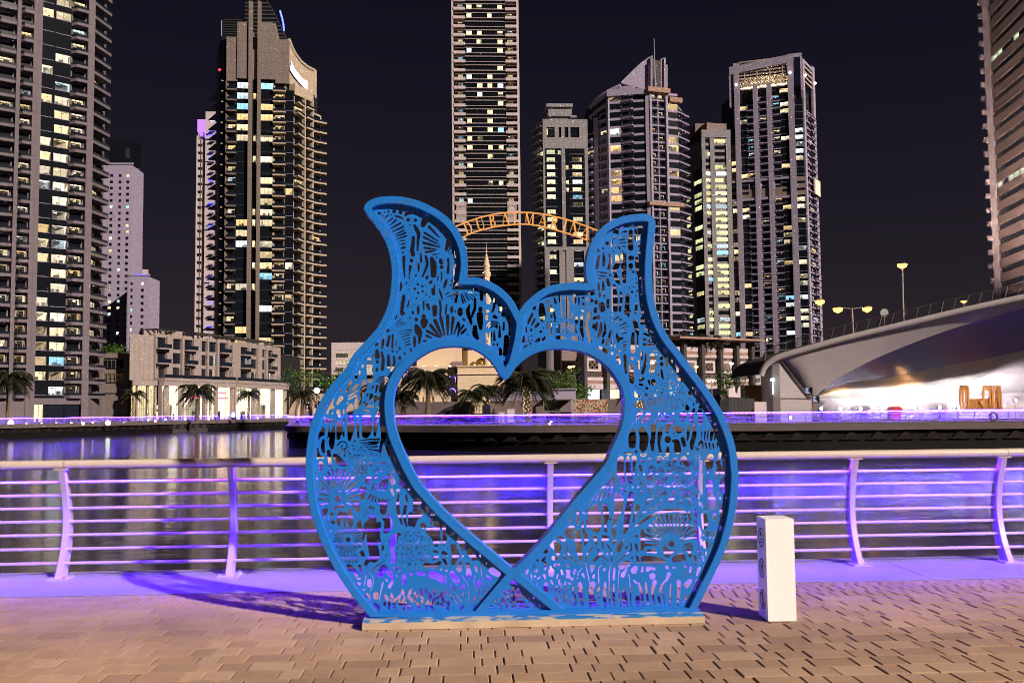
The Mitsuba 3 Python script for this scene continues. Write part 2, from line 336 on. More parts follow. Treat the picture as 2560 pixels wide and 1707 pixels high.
heart = Polygon(np.vstack([smooth(KH([(1120, 398), (1105, 394), (1080, 378), (1050, 338), (1010, 270), (950, 200), (880, 150), (800, 112), (700, 98), (600, 97), (500, 110), (400, 150), (300, 215), (220, 290), (160, 360), (110, 460), (88, 560), (83, 650)])+
        K3([(1075, 700), (1120, 860), (1180, 1000), (1250, 1150), (1350, 1330)])+K4([(1075, 272), (1200, 412), (1350, 552), (1500, 682), (1650, 805), (1780, 915), (1822, 942)])),
        smooth(K6([(45, 945), (90, 910), (200, 800), (350, 632), (520, 415), (650, 262), (780, 112), (865, 0)])+K5([(340, 1080), (400, 960), (450, 830), (470, 700)])+
        KH([(2205, 570), (2180, 470), (2130, 380), (2060, 290), (1970, 215), (1870, 160), (1760, 130), (1640, 118), (1530, 120), (1420, 145), (1320, 195), (1240, 260), (1190, 320), (1150, 380), (1135, 394), (1120, 398)]))])).buffer(0)
legs = unary_union([LineString([(1281, 1432), *K4([(1465, 1400)])]).buffer(10.5, cap_style=2), LineString([(1279, 1430), *K6([(525, 1376)])]).buffer(10.5, cap_style=2), Point(1282, 1432).buffer(12)])
divider = LineString(smooth([(1298, 775), (1299, 815), (1292, 862), (1279, 910), (1264, 948)])).buffer(8.5)
floor_px = sbox(700, 400, 1900, 1542)
frame = unary_union([outer-outer.buffer(-18.5, join_style=2), heart.buffer(22)-heart, legs, divider]).intersection(outer).intersection(floor_px)-heart
# ---- the cut-outs of the sheet metal: strokes of varying width in the coordinates of each studied area
HOLES, WID = [], 1.2
def C(x, y, r): return Point(x, y).buffer(r, 6)
def S(K, s, *pts):
    p = np.array(pts, float); q = smooth(p, 4) if len(p) > 2 else np.linspace(p[0], p[1], 5)
    xy = np.array(K([(a, b) for a, b in q[:, :2]])); r = np.maximum(q[:, 2]/s/2*WID, .4)
    HOLES.append(unary_union([unary_union([C(*xy[i], r[i]), C(*xy[i+1], r[i+1])]).convex_hull for i in range(len(xy)-1)]))
def E(K, s, x, y, rx, ry=None, a=0):
    (cx, cy), = K([(x, y)]); e = affinity.rotate(affinity.scale(Point(0, 0).buffer(1, 8), rx/s, (ry or rx)/s), a)
    HOLES.append(affinity.translate(e, cx, cy))
def petals(K, s, L):
    for x0, y0, x1, y1, w in L:
        w = w/WID; S(K, s, (x0, y0, w*.45), ((x0+x1)/2, (y0+y1)/2, w*.85), (x1, y1, w))
def fan(K, s, cx, cy, r0, r1, a0, a1, n, w0, w1, ex=1., ey=1., jit=.06, seed=1):
    g = random.Random(seed); w0, w1 = w0/WID, w1/WID
    for i in range(n):
        a = math.radians(a0+(a1-a0)*(i+.5)/n); q = r1*(1+g.uniform(-jit, jit)); m = (r0+q)/2
        P = lambda r: (cx+r*ex*math.cos(a), cy+r*ey*math.sin(a))
        S(K, s, (*P(r0), w0), (*P(m), (w0+w1)/2), (*P(q), w1))
def arc(K, s, cx, cy, r, a0, a1, w, ey=1.):
    S(K, s, *[(cx+r*math.cos(math.radians(a)), cy+r*ey*math.sin(math.radians(a)), w/WID*(.5+.5*math.sin(math.pi*(i+.5)/9))) for i, a in enumerate(np.linspace(a0, a1, 9))])
def spiral(K, s, cx, cy, r, w, a0=0, turns=1.6, d=1):
    S(K, s, *[(cx+r*(1-.86*t)*math.cos(a0+d*2*math.pi*turns*t), cy+r*(1-.86*t)*math.sin(a0+d*2*math.pi*turns*t), w/WID*(1-.55*t)) for t in np.linspace(0, 1, 12)])
def packed(poly, r, seed):
    g = random.Random(seed); P = Polygon(poly); a, b, c, d = P.bounds; out = []
    for _ in range(4000):
        x, y = g.uniform(a, c), g.uniform(b, d)
        q = r*g.uniform(.8, 1.25)
        if P.contains(Point(x, y)) and all((x-u)**2+(y-v)**2 > (.84*(q+k))**2 for u, v, k in out): out.append((x, y, q))
    return out, g
def waves(K, s, poly, r, seed):
    P, g = packed(poly, r, seed)
    for x, y, q in P:
        a = g.uniform(2.6, 4.2); spiral(K, s, x, y, q*.45, q*.20, a, 1.35, g.choice((1, -1)))
        arc(K, s, x, y, q*.78, math.degrees(a)-30, math.degrees(a)+125, q*.24)
def scales(K, s, poly, r, seed, curl=.3):
    P, g = packed(poly, r, seed)
    for x, y, q in P:
        if g.random() < curl: spiral(K, s, x, y, q*.8, q*.32, g.uniform(0, 6), 1.3, g.choice((1, -1)))
        else: arc(K, s, x, y, q*.6, *(lambda a: (a, a+g.uniform(40, 140)))(g.uniform(0, 360)), q*.62)
def coral(K, s, poly, r, seed, w=.8):
    P, g = packed(poly, r, seed)
    for x, y, q in P:
        a = g.uniform(.9, 2.2); b = a+g.uniform(-1, 1)
        S(K, s, (x-q*math.cos(a), y-q*math.sin(a), q*w*.3), (x, y, q*w), (x+q*math.cos(b), y+q*math.sin(b), q*w*.4))
def dots(K, s, L):
    for x, y, r in L: E(K, s, x, y, r)
k = (K1, 3.2)
for e in [(213, 193, 14, 11), (238, 212, 6, 9), (255, 185, 4, 10, -30), (287, 177, 8, 12), (308, 205, 7), (333, 177, 16), (385, 182, 15, 21), (525, 197, 14, 13), (445, 245, 15, 16), (505, 248, 14), (463, 287, 7, 9), (418, 285, 4), (447, 320, 3), (675, 548, 8), (473, 572, 16), (530, 625, 10, 38), (598, 710, 12, 18, 30), (508, 693, 9), (715, 625, 16, 15), (685, 715, 6, 22), (826, 578, 6, 8), (805, 735, 12, 15), (790, 770, 9),
          (1035, 850, 14, 30), (797, 967, 14, 30), (826, 983, 6, 10), (865, 985, 22, 35), (1085, 980, 14), (1028, 965, 18, 22), (527, 970, 12, 40), (512, 1047, 16), (571, 1021, 19, 16), (498, 1225, 13, 50), (580, 1220, 18, 8), (923, 1167, 10, 6), (348, 1240, 5, 30), (378, 1280, 8, 16), (237, 1275, 9), (320, 1303, 10), (358, 1308, 8), (417, 1322, 10), (378, 1357, 13, 17), (132, 1370, 18), (197, 1387, 14, 16), (160, 1335, 8, 12), (193, 1450, 12, 20), (80, 1420, 8, 18), (55, 1475, 8, 20), (28, 1510, 12, 28)]: E(*k, *e)
dots(*k, [(433, 756, 8), (523, 765, 10), (560, 779, 10), (500, 800, 11), (455, 803, 6), (527, 832, 11), (563, 820, 10), (592, 847, 8), (513, 876, 8), (620, 868, 7), (483, 948, 4), (498, 925, 5), (463, 1033, 8)])
for st in [((425, 205, 20), (450, 185, 28), (480, 190, 18)), ((560, 205, 12), (580, 212, 18), (600, 212, 12)), ((340, 215, 10), (375, 222, 14), (408, 240, 8)), ((570, 250, 30), (565, 290, 28), (600, 255, 20), (615, 245, 16)),
           ((497, 290, 18), (515, 325, 28), (530, 360, 26), (525, 420, 18), (521, 490, 14)), ((488, 385, 22), (485, 440, 26), (478, 490, 30), (485, 525, 30)), ((737, 340, 12), (738, 370, 12)), ((410, 545, 22), (412, 620, 18), (418, 715, 6)), ((465, 620, 22), (455, 680, 8), (455, 720, 8)), ((548, 515, 10), (550, 580, 16)), ((588, 540, 18), (600, 600, 22), (580, 660, 16), (560, 705, 10)), ((635, 555, 24), (650, 610, 44), (650, 690, 38)),
           ((708, 570, 24), (712, 590, 28)), ((768, 560, 16), (770, 610, 14), (766, 670, 18)), ((713, 665, 8), (717, 700, 10), (708, 745, 4)), ((612, 760, 4), (630, 745, 22)), ((640, 800, 14), (650, 840, 24), (660, 765, 6)), ((755, 730, 16), (745, 760, 22), (735, 795, 10)), ((822, 500, 12), (825, 545, 12)), ((825, 605, 14), (815, 650, 18), (815, 695, 12)), ((697, 805, 10), (710, 845, 16), (722, 890, 8)), ((745, 850, 6), (770, 830, 10)), ((755, 870, 6), (785, 855, 8)),
           ((1080, 845, 16), (1090, 880, 32), (1095, 905, 34)), ((1142, 885, 14), (1140, 920, 14), (1125, 985, 10)), ((1078, 1015, 14), (1078, 1045, 16)), ((985, 900, 16), (985, 960, 14), (965, 1005, 18), (960, 1030, 10)), ((412, 860, 24), (400, 930, 26), (395, 1000, 22), (415, 995, 14)), ((455, 890, 8), (442, 940, 14)), ((570, 905, 16), (572, 970, 8)), ((602, 930, 24), (615, 965, 14)), ((660, 950, 36), (660, 1005, 30)), ((700, 895, 14), (708, 950, 16), (703, 1010, 14)), ((755, 930, 12), (748, 1000, 14)),
           ((575, 1065, 54), (572, 1100, 34)), ((512, 1100, 28), (528, 1140, 50), (540, 1170, 30), (535, 1240, 14)), ((875, 1160, 16), (910, 1130, 14)), ((245, 1215, 20), (240, 1255, 18)), ((295, 1180, 16), (280, 1255, 22)), ((322, 1170, 14), (318, 1275, 14)), ((195, 1300, 24), (198, 1345, 36)), ((232, 1310, 16), (245, 1370, 22), (238, 1445, 26)), ((287, 1335, 18), (290, 1425, 26)), ((330, 1345, 14), (335, 1400, 18), (312, 1455, 18)), ((135, 1420, 40), (140, 1530, 44))]: S(*k, *st)
petals(*k, [(255, 235, 285, 208, 12), (280, 262, 320, 235, 14), (300, 290, 350, 245, 15), (305, 315, 385, 272, 17), (320, 340, 410, 300, 17), (340, 365, 412, 330, 15), (350, 380, 425, 350, 17), (355, 402, 430, 375, 15), (370, 420, 415, 410, 12), (375, 445, 420, 435, 13), (385, 475, 418, 467, 20), (390, 510, 410, 508, 12),
             (695, 385, 615, 300, 24), (690, 420, 580, 350, 20), (695, 445, 570, 385, 20), (700, 465, 570, 430, 24), (680, 485, 578, 470, 20), (660, 495, 590, 505, 20), (710, 345, 665, 270, 24), (700, 520, 645, 525, 12), (745, 490, 770, 390, 24), (755, 500, 785, 420, 18), (768, 510, 795, 450, 14), (775, 525, 800, 508, 9),
             (785, 870, 830, 825, 12), (795, 890, 840, 825, 14), (845, 835, 828, 905, 24), (870, 840, 890, 912, 15), (880, 835, 908, 905, 12), (895, 830, 935, 890, 12), (905, 828, 965, 885, 10), (920, 825, 985, 870, 9), (935, 822, 1000, 850, 8),
             (640, 1196, 595, 1178, 22), (690, 1188, 600, 1140, 26), (705, 1188, 628, 1095, 30), (718, 1178, 662, 1055, 32), (738, 1170, 708, 1030, 28), (765, 1170, 764, 1020, 30), (793, 1168, 808, 1035, 28), (815, 1168, 850, 1068, 18), (845, 1165, 890, 1095, 18), (345, 1085, 385, 1045, 9), (345, 1100, 405, 1062, 9), (350, 1112, 425, 1075, 8),
             (370, 1142, 470, 1130, 10), (370, 1165, 470, 1148, 8), (390, 1190, 455, 1168, 11), (400, 1215, 455, 1195, 11), (412, 1236, 457, 1220, 11), (418, 1256, 460, 1245, 13)])
for r in (22, 40, 60): arc(*k, 245, 1570, r, 200, 340, 13)
k = (K7, 4.612)
for st in [((478, 775, 36), (480, 860, 32)), ((630, 855, 18), (630, 930, 26), (605, 1010, 14)), ((690, 930, 30), (700, 970, 36), (690, 1000, 24)), ((405, 860, 28), (400, 960, 24), (378, 1020, 26)), ((340, 930, 20), (320, 1000, 40), (350, 1100, 34), (365, 1150, 16)), ((460, 1040, 62), (465, 1130, 56), (470, 1200, 30)), ((405, 1180, 40), (405, 1260, 56), (430, 1310, 36)), ((590, 1250, 24), (575, 1350, 36)), ((530, 1260, 30), (550, 1330, 20)), ((510, 1345, 12), (580, 1390, 14)),
           ((630, 1060, 36), (660, 1075, 20)), ((625, 1230, 14), (630, 1330, 26)), ((690, 1170, 14), (690, 1290, 30)), ((740, 1130, 18), (735, 1210, 24)), ((770, 1300, 50), (765, 1400, 52), (750, 1500, 36)), ((695, 1440, 34), (700, 1490, 40)), ((800, 1060, 26), (805, 1160, 20), (800, 1270, 18)), ((225, 1150, 20), (205, 1290, 14)), ((265, 1240, 30), (300, 1200, 18))]: S(*k, *st)
E(*k, 733, 1035, 26, 28); E(*k, 622, 1385, 10, 16); E(*k, 665, 1385, 10, 22); E(*k, 655, 1170, 14, 30)
for r in (35, 62, 88): arc(*k, 620, 1205, r, 195, 320, 17)
k = (K2, 3.409)
for e in [(1035, 262, 26, 9, -15), (948, 313, 12, 14), (888, 362, 17, 18), (1093, 487, 25, 22), (1163, 450, 10, 35), (1160, 375, 12, 20), (910, 632, 9, 14), (822, 800, 12, 26), (862, 808, 9, 20), (795, 865, 18, 22), (1185, 895, 8, 12), (1190, 950, 16, 22), (1070, 980, 10, 12), (193, 1100, 8, 30), (405, 985, 16, 14), (380, 860, 18, 14, -20), (535, 828, 22, 20), (645, 850, 8, 48), (680, 825, 14, 11), (683, 880, 18, 12), (752, 850, 18, 16), (675, 940, 14, 10), (722, 905, 12, 6), (740, 1200, 18, 10),
          (930, 1303, 12, 14), (955, 1240, 4, 20), (1103, 1342, 16), (1350, 1342, 18, 20), (1355, 1395, 16, 18)]: E(*k, *e)
dots(*k, [(942, 430, 7), (1018, 428, 8), (852, 402, 10), (1112, 605, 11), (998, 737, 6), (1035, 740, 5), (1077, 740, 7), (1115, 735, 7), (1140, 700, 8), (1145, 770, 9), (1135, 662, 5), (1137, 812, 6), (1118, 852, 5), (1310, 1310, 8), (236, 1102, 13), (317, 1117, 12), (343, 1085, 6), (212, 1167, 6), (238, 1153, 8), (217, 1198, 8), (245, 1190, 7), (230, 1222, 12), (722, 862, 8), (678, 1185, 9), (537, 1122, 13)])
for st in [((928, 345, 14), (925, 385, 16)), ((960, 370, 6), (962, 405, 5)), ((980, 380, 10), (995, 408, 12)), ((1090, 260, 30), (1085, 330, 32), (1090, 400, 40)), ((1130, 245, 18), (1135, 330, 20)), ((1170, 230, 44), (1160, 290, 20), (1160, 330, 10)), ((855, 445, 14), (858, 500, 22), (855, 550, 18)), ((905, 455, 14), (918, 510, 22), (900, 575, 22)), ((815, 470, 16), (805, 530, 24), (800, 570, 24)), ((970, 470, 24), (975, 540, 40), (940, 600, 30)), ((1025, 460, 40), (1030, 560, 40), (1035, 690, 24)),
           ((1090, 550, 34), (1090, 580, 20)), ((1140, 490, 24), (1145, 560, 30), (1148, 625, 14)), ((960, 610, 10), (965, 660, 36), (990, 705, 14)), ((812, 705, 16), (815, 760, 20)), ((852, 690, 14), (855, 755, 22)), ((890, 670, 24), (903, 715, 26)), ((945, 730, 30), (948, 800, 46), (950, 870, 50), (950, 925, 46)), ((1003, 780, 14), (1008, 840, 22), (995, 940, 18)), ((1060, 810, 30), (1060, 880, 32), (1055, 950, 38), (1080, 940, 20)), ((1140, 880, 18), (1130, 950, 22)), ((840, 890, 44), (845, 925, 44)), ((893, 850, 22), (893, 905, 22)),
           ((790, 920, 24), (785, 945, 24)), ((1190, 1000, 24), (1190, 1040, 36)), ((1125, 1030, 32), (1140, 1090, 34), (1150, 1140, 16)), ((1110, 1135, 22), (1105, 1200, 28), (1110, 1280, 36)), ((1150, 1150, 10), (1147, 1240, 16)), ((245, 965, 18), (220, 1020, 20), (207, 1050, 10)), ((265, 1010, 16), (240, 1060, 12)), ((275, 1075, 20), (295, 1050, 20)), ((180, 1255, 24), (195, 1235, 14)), ((280, 1210, 28), (300, 1185, 26)), ((335, 1190, 20), (352, 1165, 14)), ((325, 890, 34), (330, 960, 52), (335, 1015, 32)),
           ((395, 900, 28), (395, 930, 40)), ((435, 835, 16), (445, 870, 18)), ((425, 935, 20), (440, 1000, 14), (435, 1040, 12)), ((375, 1035, 8), (378, 1085, 20)), ((408, 1030, 8), (400, 1150, 14)), ((480, 820, 24), (487, 860, 20)), ((605, 815, 34), (608, 860, 28)), ((490, 880, 8), (500, 990, 12)), ((545, 860, 34), (545, 990, 30)), ((600, 940, 8), (575, 1000, 14)), ((710, 840, 20), (722, 830, 16)), ((622, 1000, 24), (625, 1040, 22)), ((670, 990, 18), (665, 1080, 26), (680, 1160, 16)), ((735, 960, 30), (710, 1040, 26), (720, 1120, 28), (735, 1190, 20)),
           ((770, 1080, 20), (775, 1050, 14)), ((800, 1050, 24), (790, 1100, 18)), ((835, 1040, 14), (830, 1110, 26), (810, 1160, 16)), ((865, 1040, 10), (870, 1110, 20), (850, 1160, 16)), ((920, 1110, 16), (895, 1190, 20), (880, 1230, 14)), ((930, 1180, 10), (925, 1235, 14)), ((855, 1190, 20), (848, 1215, 16)), ((975, 1330, 26), (992, 1380, 28)), ((1040, 1325, 24), (1045, 1400, 26), (1050, 1470, 18)), ((1095, 1410, 26), (1095, 1480, 40), (1100, 1545, 34)), ((1157, 1370, 18), (1158, 1430, 20)), ((1182, 1290, 14), (1185, 1350, 16)),
           ((1220, 1310, 14), (1215, 1390, 24), (1190, 1470, 22)), ((1275, 1320, 36), (1285, 1390, 44), (1270, 1450, 40)), ((1402, 1350, 14), (1400, 1410, 18))]: S(*k, *st)
petals(*k, [(985, 312, 1045, 297, 11), (985, 335, 1050, 325, 14), (990, 355, 1045, 355, 12), (1005, 385, 1040, 388, 12), (795, 605, 880, 615, 15), (795, 632, 870, 645, 13), (800, 660, 830, 665, 12), (1290, 1128, 1212, 1092, 18), (1300, 1172, 1207, 1135, 20), (1315, 1222, 1203, 1182, 20), (1300, 1235, 1203, 1225, 22), (1330, 1280, 1280, 1280, 9), (915, 990, 932, 972, 14), (920, 1030, 985, 990, 12), (955, 1040, 1010, 1010, 12), (985, 1070, 1050, 1040, 12), (1000, 1090, 1060, 1072, 10), (995, 1110, 1055, 1098, 9), (1005, 1138, 1055, 1125, 9),
             (1020, 1212, 1055, 1200, 9), (1015, 1240, 1055, 1225, 13), (1020, 1255, 1045, 1250, 9), (1030, 1272, 1045, 1272, 10)])
fan(*k, 537, 1122, 34, 86, 175, 365, 13, 5, 15)
k = (K5, 3.92)
for e in [(853, 230, 18, 20), (945, 287, 9), (915, 310, 10, 8), (960, 320, 11), (913, 345, 10, 8), (912, 368, 8, 4), (820, 335, 8, 25), (648, 435, 28, 12, 15), (705, 470, 18, 12, 30), (770, 410, 24, 34), (1195, 605, 10, 14), (1235, 655, 20, 18), (1165, 628, 8, 14), (1125, 580, 8), (913, 975, 32, 34), (680, 1320, 8, 14)]: E(*k, *e)
dots(*k, [(595, 448, 8), (622, 475, 7), (650, 480, 6), (672, 495, 5), (957, 890, 7), (970, 915, 8), (995, 940, 6), (607, 1275, 8), (622, 1322, 8), (632, 1365, 7), (643, 1407, 14), (567, 1447, 10), (620, 1447, 11), (650, 1493, 15), (516, 1448, 6), (632, 1530, 8)])
for st in [((905, 175, 20), (905, 240, 24)), ((850, 290, 16), (862, 370, 22)), ((640, 390, 26), (670, 375, 24)), ((725, 400, 22), (735, 435, 10)), ((590, 505, 16), (605, 548, 30), (655, 552, 10)), ((1030, 370, 46), (1045, 400, 20)), ((1170, 680, 24), (1160, 720, 22)), ((1105, 670, 36), (1100, 640, 20)), ((640, 715, 44), (600, 790, 10)), ((720, 745, 54), (670, 800, 36)), ((795, 800, 26), (805, 778, 14)), ((870, 790, 26), (920, 745, 26)), ((1030, 740, 26), (1080, 720, 36), (1060, 780, 30)), ((1135, 730, 36), (1150, 800, 30)), ((1230, 700, 40), (1235, 800, 44)), ((1320, 760, 20), (1340, 790, 16)),
           ((572, 880, 30), (562, 960, 66), (562, 1030, 56)), ((655, 880, 54), (680, 960, 76), (670, 1050, 66)), ((770, 850, 50), (770, 930, 36), (760, 1010, 40), (765, 1080, 20)), ((850, 860, 20), (835, 920, 40), (825, 1010, 24), (840, 1100, 26)), ((990, 860, 44), (1020, 880, 56)), ((1060, 880, 20), (1020, 910, 12)), ((960, 990, 14), (1000, 1000, 46), (1010, 1080, 60)), ((1060, 970, 36), (1075, 1030, 30)), ((1120, 850, 26), (1112, 930, 26), (1105, 980, 14)), ((1170, 830, 20), (1175, 920, 36), (1150, 1020, 36), (1150, 1070, 18)), ((915, 1060, 26), (910, 1110, 36)),
           ((490, 1105, 10), (540, 1115, 26)), ((455, 1160, 40), (450, 1250, 56), (425, 1310, 26)), ((520, 1150, 24), (525, 1250, 30), (540, 1370, 40), (540, 1400, 20)), ((580, 1160, 46), (590, 1200, 24)), ((640, 1240, 26), (650, 1280, 20)), ((1075, 1160, 36), (1090, 1200, 46), (1120, 1250, 12)), ((1335, 1150, 56), (1335, 1210, 46), (1340, 1250, 24)), ((1430, 1110, 26), (1420, 1180, 26)), ((1240, 1200, 34), (1235, 1300, 30), (1230, 1360, 24)), ((1310, 1290, 26), (1300, 1240, 18)), ((1400, 1280, 26), (1395, 1350, 26)), ((1330, 1400, 46), (1340, 1500, 40), (1350, 1560, 20)), ((1465, 1180, 22), (1475, 1290, 10)), ((1450, 1360, 20), (1440, 1440, 36), (1465, 1500, 12))]: S(*k, *st)
petals(*k, [(1250, 965, 1247, 900, 14), (1275, 985, 1282, 890, 18), (1300, 990, 1312, 880, 16), (1338, 985, 1352, 885, 40), (1375, 975, 1395, 885, 34), (1215, 1030, 1240, 990, 24), (1262, 1060, 1252, 1000, 20), (1300, 1070, 1285, 1012, 20), (1332, 1070, 1320, 1012, 20), (1368, 1070, 1358, 1020, 20), (1402, 1050, 1406, 1010, 22), (1180, 1050, 1200, 1060, 14), (1190, 1085, 1215, 1070, 14)])
spiral(*k, 668, 1112, 34, 12); spiral(*k, 860, 735, 55, 16); spiral(*k, 745, 600, 45, 14)
scales(*k, [(770, 500), (850, 410), (960, 400), (1060, 450), (1090, 540), (1060, 640), (960, 700), (860, 690), (790, 620)], 17, 11, .22)
waves(*k, [(740, 1170), (1000, 1165), (1130, 1240), (1200, 1300), (1220, 1420), (1240, 1560), (745, 1560), (735, 1320)], 38, 5)
scales(*k, [(1170, 1130), (1240, 1130), (1240, 1200), (1190, 1200)], 12, 8, 0)
k = (K6, 3.485)
petals(*k, [(795, 285, 840, 230, 13), (835, 275, 870, 200, 17), (870, 268, 900, 180, 19), (908, 262, 930, 160, 28), (740, 350, 770, 310, 13), (775, 352, 800, 300, 19), (815, 352, 830, 295, 19), (850, 342, 860, 290, 19), (885, 332, 895, 280, 19), (907, 322, 915, 272, 15), (700, 400, 730, 375, 13), (740, 412, 775, 387, 13), (772, 405, 810, 380, 14), (1710, 665, 1750, 625, 15), (1735, 675, 1780, 625, 17), (1768, 690, 1805, 640, 17), (1800, 690, 1818, 660, 11), (1770, 760, 1790, 730, 14)])
dots(*k, [(660, 460, 8), (690, 440, 9), (720, 440, 10), (680, 470, 8), (898, 520, 11), (1700, 850, 8), (1720, 880, 8), (1680, 880, 8), (1655, 860, 6), (1120, 590, 6)])
for e in [(1437, 735, 28, 30), (1130, 665, 16, 12), (1690, 720, 20, 34), (1735, 740, 26, 38), (1670, 790, 9, 19), (1690, 812, 9, 18), (1740, 820, 9, 15), (240, 1020, 14, 8), (1270, 1020, 28, 30), (395, 1130, 14, 9), (1850, 540, 8, 12)]: E(*k, *e)
for st in [((985, 0, 40), (990, 100, 52), (1010, 200, 36)), ((1055, 0, 34), (1060, 110, 44), (1085, 190, 26)), ((1110, 20, 26), (1105, 120, 12)), ((950, 290, 20), (975, 340, 66), (972, 430, 58), (942, 520, 34), (945, 560, 26)), ((1082, 300, 38), (1072, 380, 52), (1048, 480, 48), (1038, 590, 36), (1020, 640, 20)), ((850, 400, 36), (862, 480, 50), (852, 560, 26)), ((690, 530, 16), (705, 600, 18)), ((760, 460, 96), (768, 560, 96), (780, 620, 36)), ((655, 540, 14), (660, 600, 18), (690, 680, 34), (680, 740, 18)), ((560, 600, 50), (522, 640, 42), (560, 680, 26)), ((610, 640, 50), (618, 720, 50), (628, 800, 42), (640, 860, 30)), ((860, 620, 26), (855, 580, 18)), ((930, 600, 26), (937, 660, 26)), ((405, 740, 62), (438, 770, 60), (440, 830, 20)), ((330, 850, 8), (310, 880, 26)), ((405, 860, 36), (440, 860, 14)),
           ((520, 740, 8), (530, 820, 10), (590, 880, 10), (660, 910, 8)), ((750, 760, 10), (700, 820, 10), (685, 900, 8), (700, 990, 8), (720, 1100, 8), (715, 1300, 12)), ((790, 780, 10), (820, 840, 9), (880, 880, 8)), ((760, 880, 22), (800, 840, 22), (830, 810, 18)), ((870, 740, 10), (910, 800, 8), (910, 900, 8), (890, 1000, 8), (895, 1310, 10)), ((1020, 700, 8), (960, 760, 12)), ((1075, 730, 10), (1080, 790, 10), (960, 890, 10)), ((1000, 740, 22), (970, 790, 34)), ((1000, 930, 50), (1050, 910, 50)), ((1040, 960, 18), (1010, 1010, 36)),
           ((1110, 590, 8), (1180, 540, 20), (1260, 490, 24), (1380, 450, 28), (1500, 440, 28), (1550, 470, 36)), ((1200, 870, 56), (1290, 880, 56), (1375, 890, 26)), ((1470, 870, 50), (1520, 850, 60), (1550, 880, 18)), ((1180, 620, 26), (1185, 700, 32), (1180, 780, 26)), ((1125, 740, 18), (1135, 790, 18)), ((1135, 850, 18), (1145, 890, 24)), ((1590, 460, 18), (1600, 520, 22)), ((1645, 450, 26), (1657, 490, 22)), ((1670, 590, 20), (1675, 640, 46), (1665, 690, 26)), ((1720, 490, 46), (1730, 560, 50), (1720, 600, 18)), ((1590, 790, 22), (1600, 840, 26)), ((1640, 840, 14), (1650, 900, 18)), ((1680, 950, 26), (1660, 1010, 14)), ((1610, 930, 18), (1600, 980, 18)), ((1770, 380, 44), (1790, 420, 26)),
           ((1750, 0, 36), (1760, 40, 54), (1775, 70, 20)), ((1840, 20, 32), (1870, 90, 36), (1900, 140, 18)), ((1750, 180, 26), (1770, 290, 44), (1800, 360, 54), (1800, 420, 36)), ((1700, 290, 20), (1690, 200, 32), (1700, 130, 26)), ((1860, 380, 12), (1870, 460, 24), (1860, 500, 14)), ((1890, 200, 20), (1900, 290, 10)), ((175, 970, 20), (165, 1000, 10)), ((225, 940, 10), (235, 920, 12)), ((330, 900, 20), (325, 960, 14)), ((320, 1010, 24), (330, 1040, 12)), ((280, 1030, 16), (260, 1045, 10)), ((420, 920, 24), (445, 918, 20)), ((440, 1005, 14), (430, 1040, 12)), ((470, 970, 14), (480, 1000, 18)), ((590, 970, 22), (580, 1000, 14)), ((520, 920, 20), (535, 925, 20)), ((205, 1000, 8), (210, 1040, 12)),
           ((1395, 940, 24), (1402, 945, 26)), ((1415, 1000, 28), (1395, 1050, 22), (1370, 1070, 14)), ((1360, 1090, 22), (1340, 1150, 18), (1370, 1200, 8), (1370, 1300, 10)), ((1110, 1060, 16), (1130, 1080, 14)), ((635, 1090, 36), (640, 1180, 32), (665, 1310, 8)), ((610, 1040, 8), (620, 990, 6), (650, 950, 6)), ((745, 1090, 44), (730, 1180, 36), (760, 1290, 64), (760, 1320, 36)), ((800, 1080, 10), (800, 950, 8), (850, 915, 8)), ((855, 1080, 18), (850, 1200, 28), (860, 1310, 18)), ((930, 1090, 8), (930, 1200, 24), (945, 1315, 12)), ((980, 950, 8), (970, 1080, 6), (995, 1310, 10)), ((1020, 1160, 36), (1030, 1280, 40), (1040, 1305, 18)),
           ((1060, 1000, 6), (1075, 1100, 8), (1080, 1250, 10), (1100, 1310, 10)), ((1140, 1210, 36), (1140, 1310, 18)), ((1150, 1080, 18), (1170, 1150, 22), (1190, 1290, 16)), ((1210, 1080, 18), (1225, 1200, 18), (1240, 1310, 12)), ((1290, 1070, 36), (1270, 1170, 18), (1295, 1270, 10)), ((1430, 1090, 10), (1425, 1180, 14), (1425, 1300, 14)), ((1500, 1070, 34), (1500, 1180, 22), (1485, 1300, 16)), ((1570, 1095, 46), (1600, 1060, 34)), ((1540, 1250, 14), (1580, 1190, 18))]: S(*k, *st)
WID = 1.
fan(*k, 1430, 735, 96, 250, 172, 350, 17, 7, 27, .93, 1.03, .03); fan(*k, 1445, 745, 100, 170, -8, 26, 4, 8, 18)
waves(*k, [(1240, 60), (1330, 0), (1650, 0), (1690, 120), (1690, 250), (1700, 330), (1690, 400), (1560, 390), (1400, 380), (1290, 430), (1200, 470), (1230, 330)], 36, 6)
coral(*k, [(380, 1070), (560, 1060), (610, 1290), (520, 1260), (400, 1140)], 22, 3); scales(*k, [(1640, 830), (1750, 800), (1720, 880), (1660, 930)], 10, 2, 0)
scales(*k, [(1690, 395), (1760, 395), (1770, 450), (1720, 450)], 13, 2, .6); coral(*k, [(20, 1150), (100, 1130), (200, 1250), (330, 1310), (60, 1310)], 22, 9, .9)
k = (K4, 3.485)
E(*k, 290, 340, 29, 31); E(*k, 378, 697, 23, 24)
fan(*k, 290, 340, 90, 205, 160, 384, 18, 9, 27, .86, 1.27, .04); fan(*k, 378, 697, 46, 116, 0, 360, 26, 5, 16, 1.05, .98, .08)
fan(*k, 385, 740, 90, 160, 50, 150, 9, 7, 15)
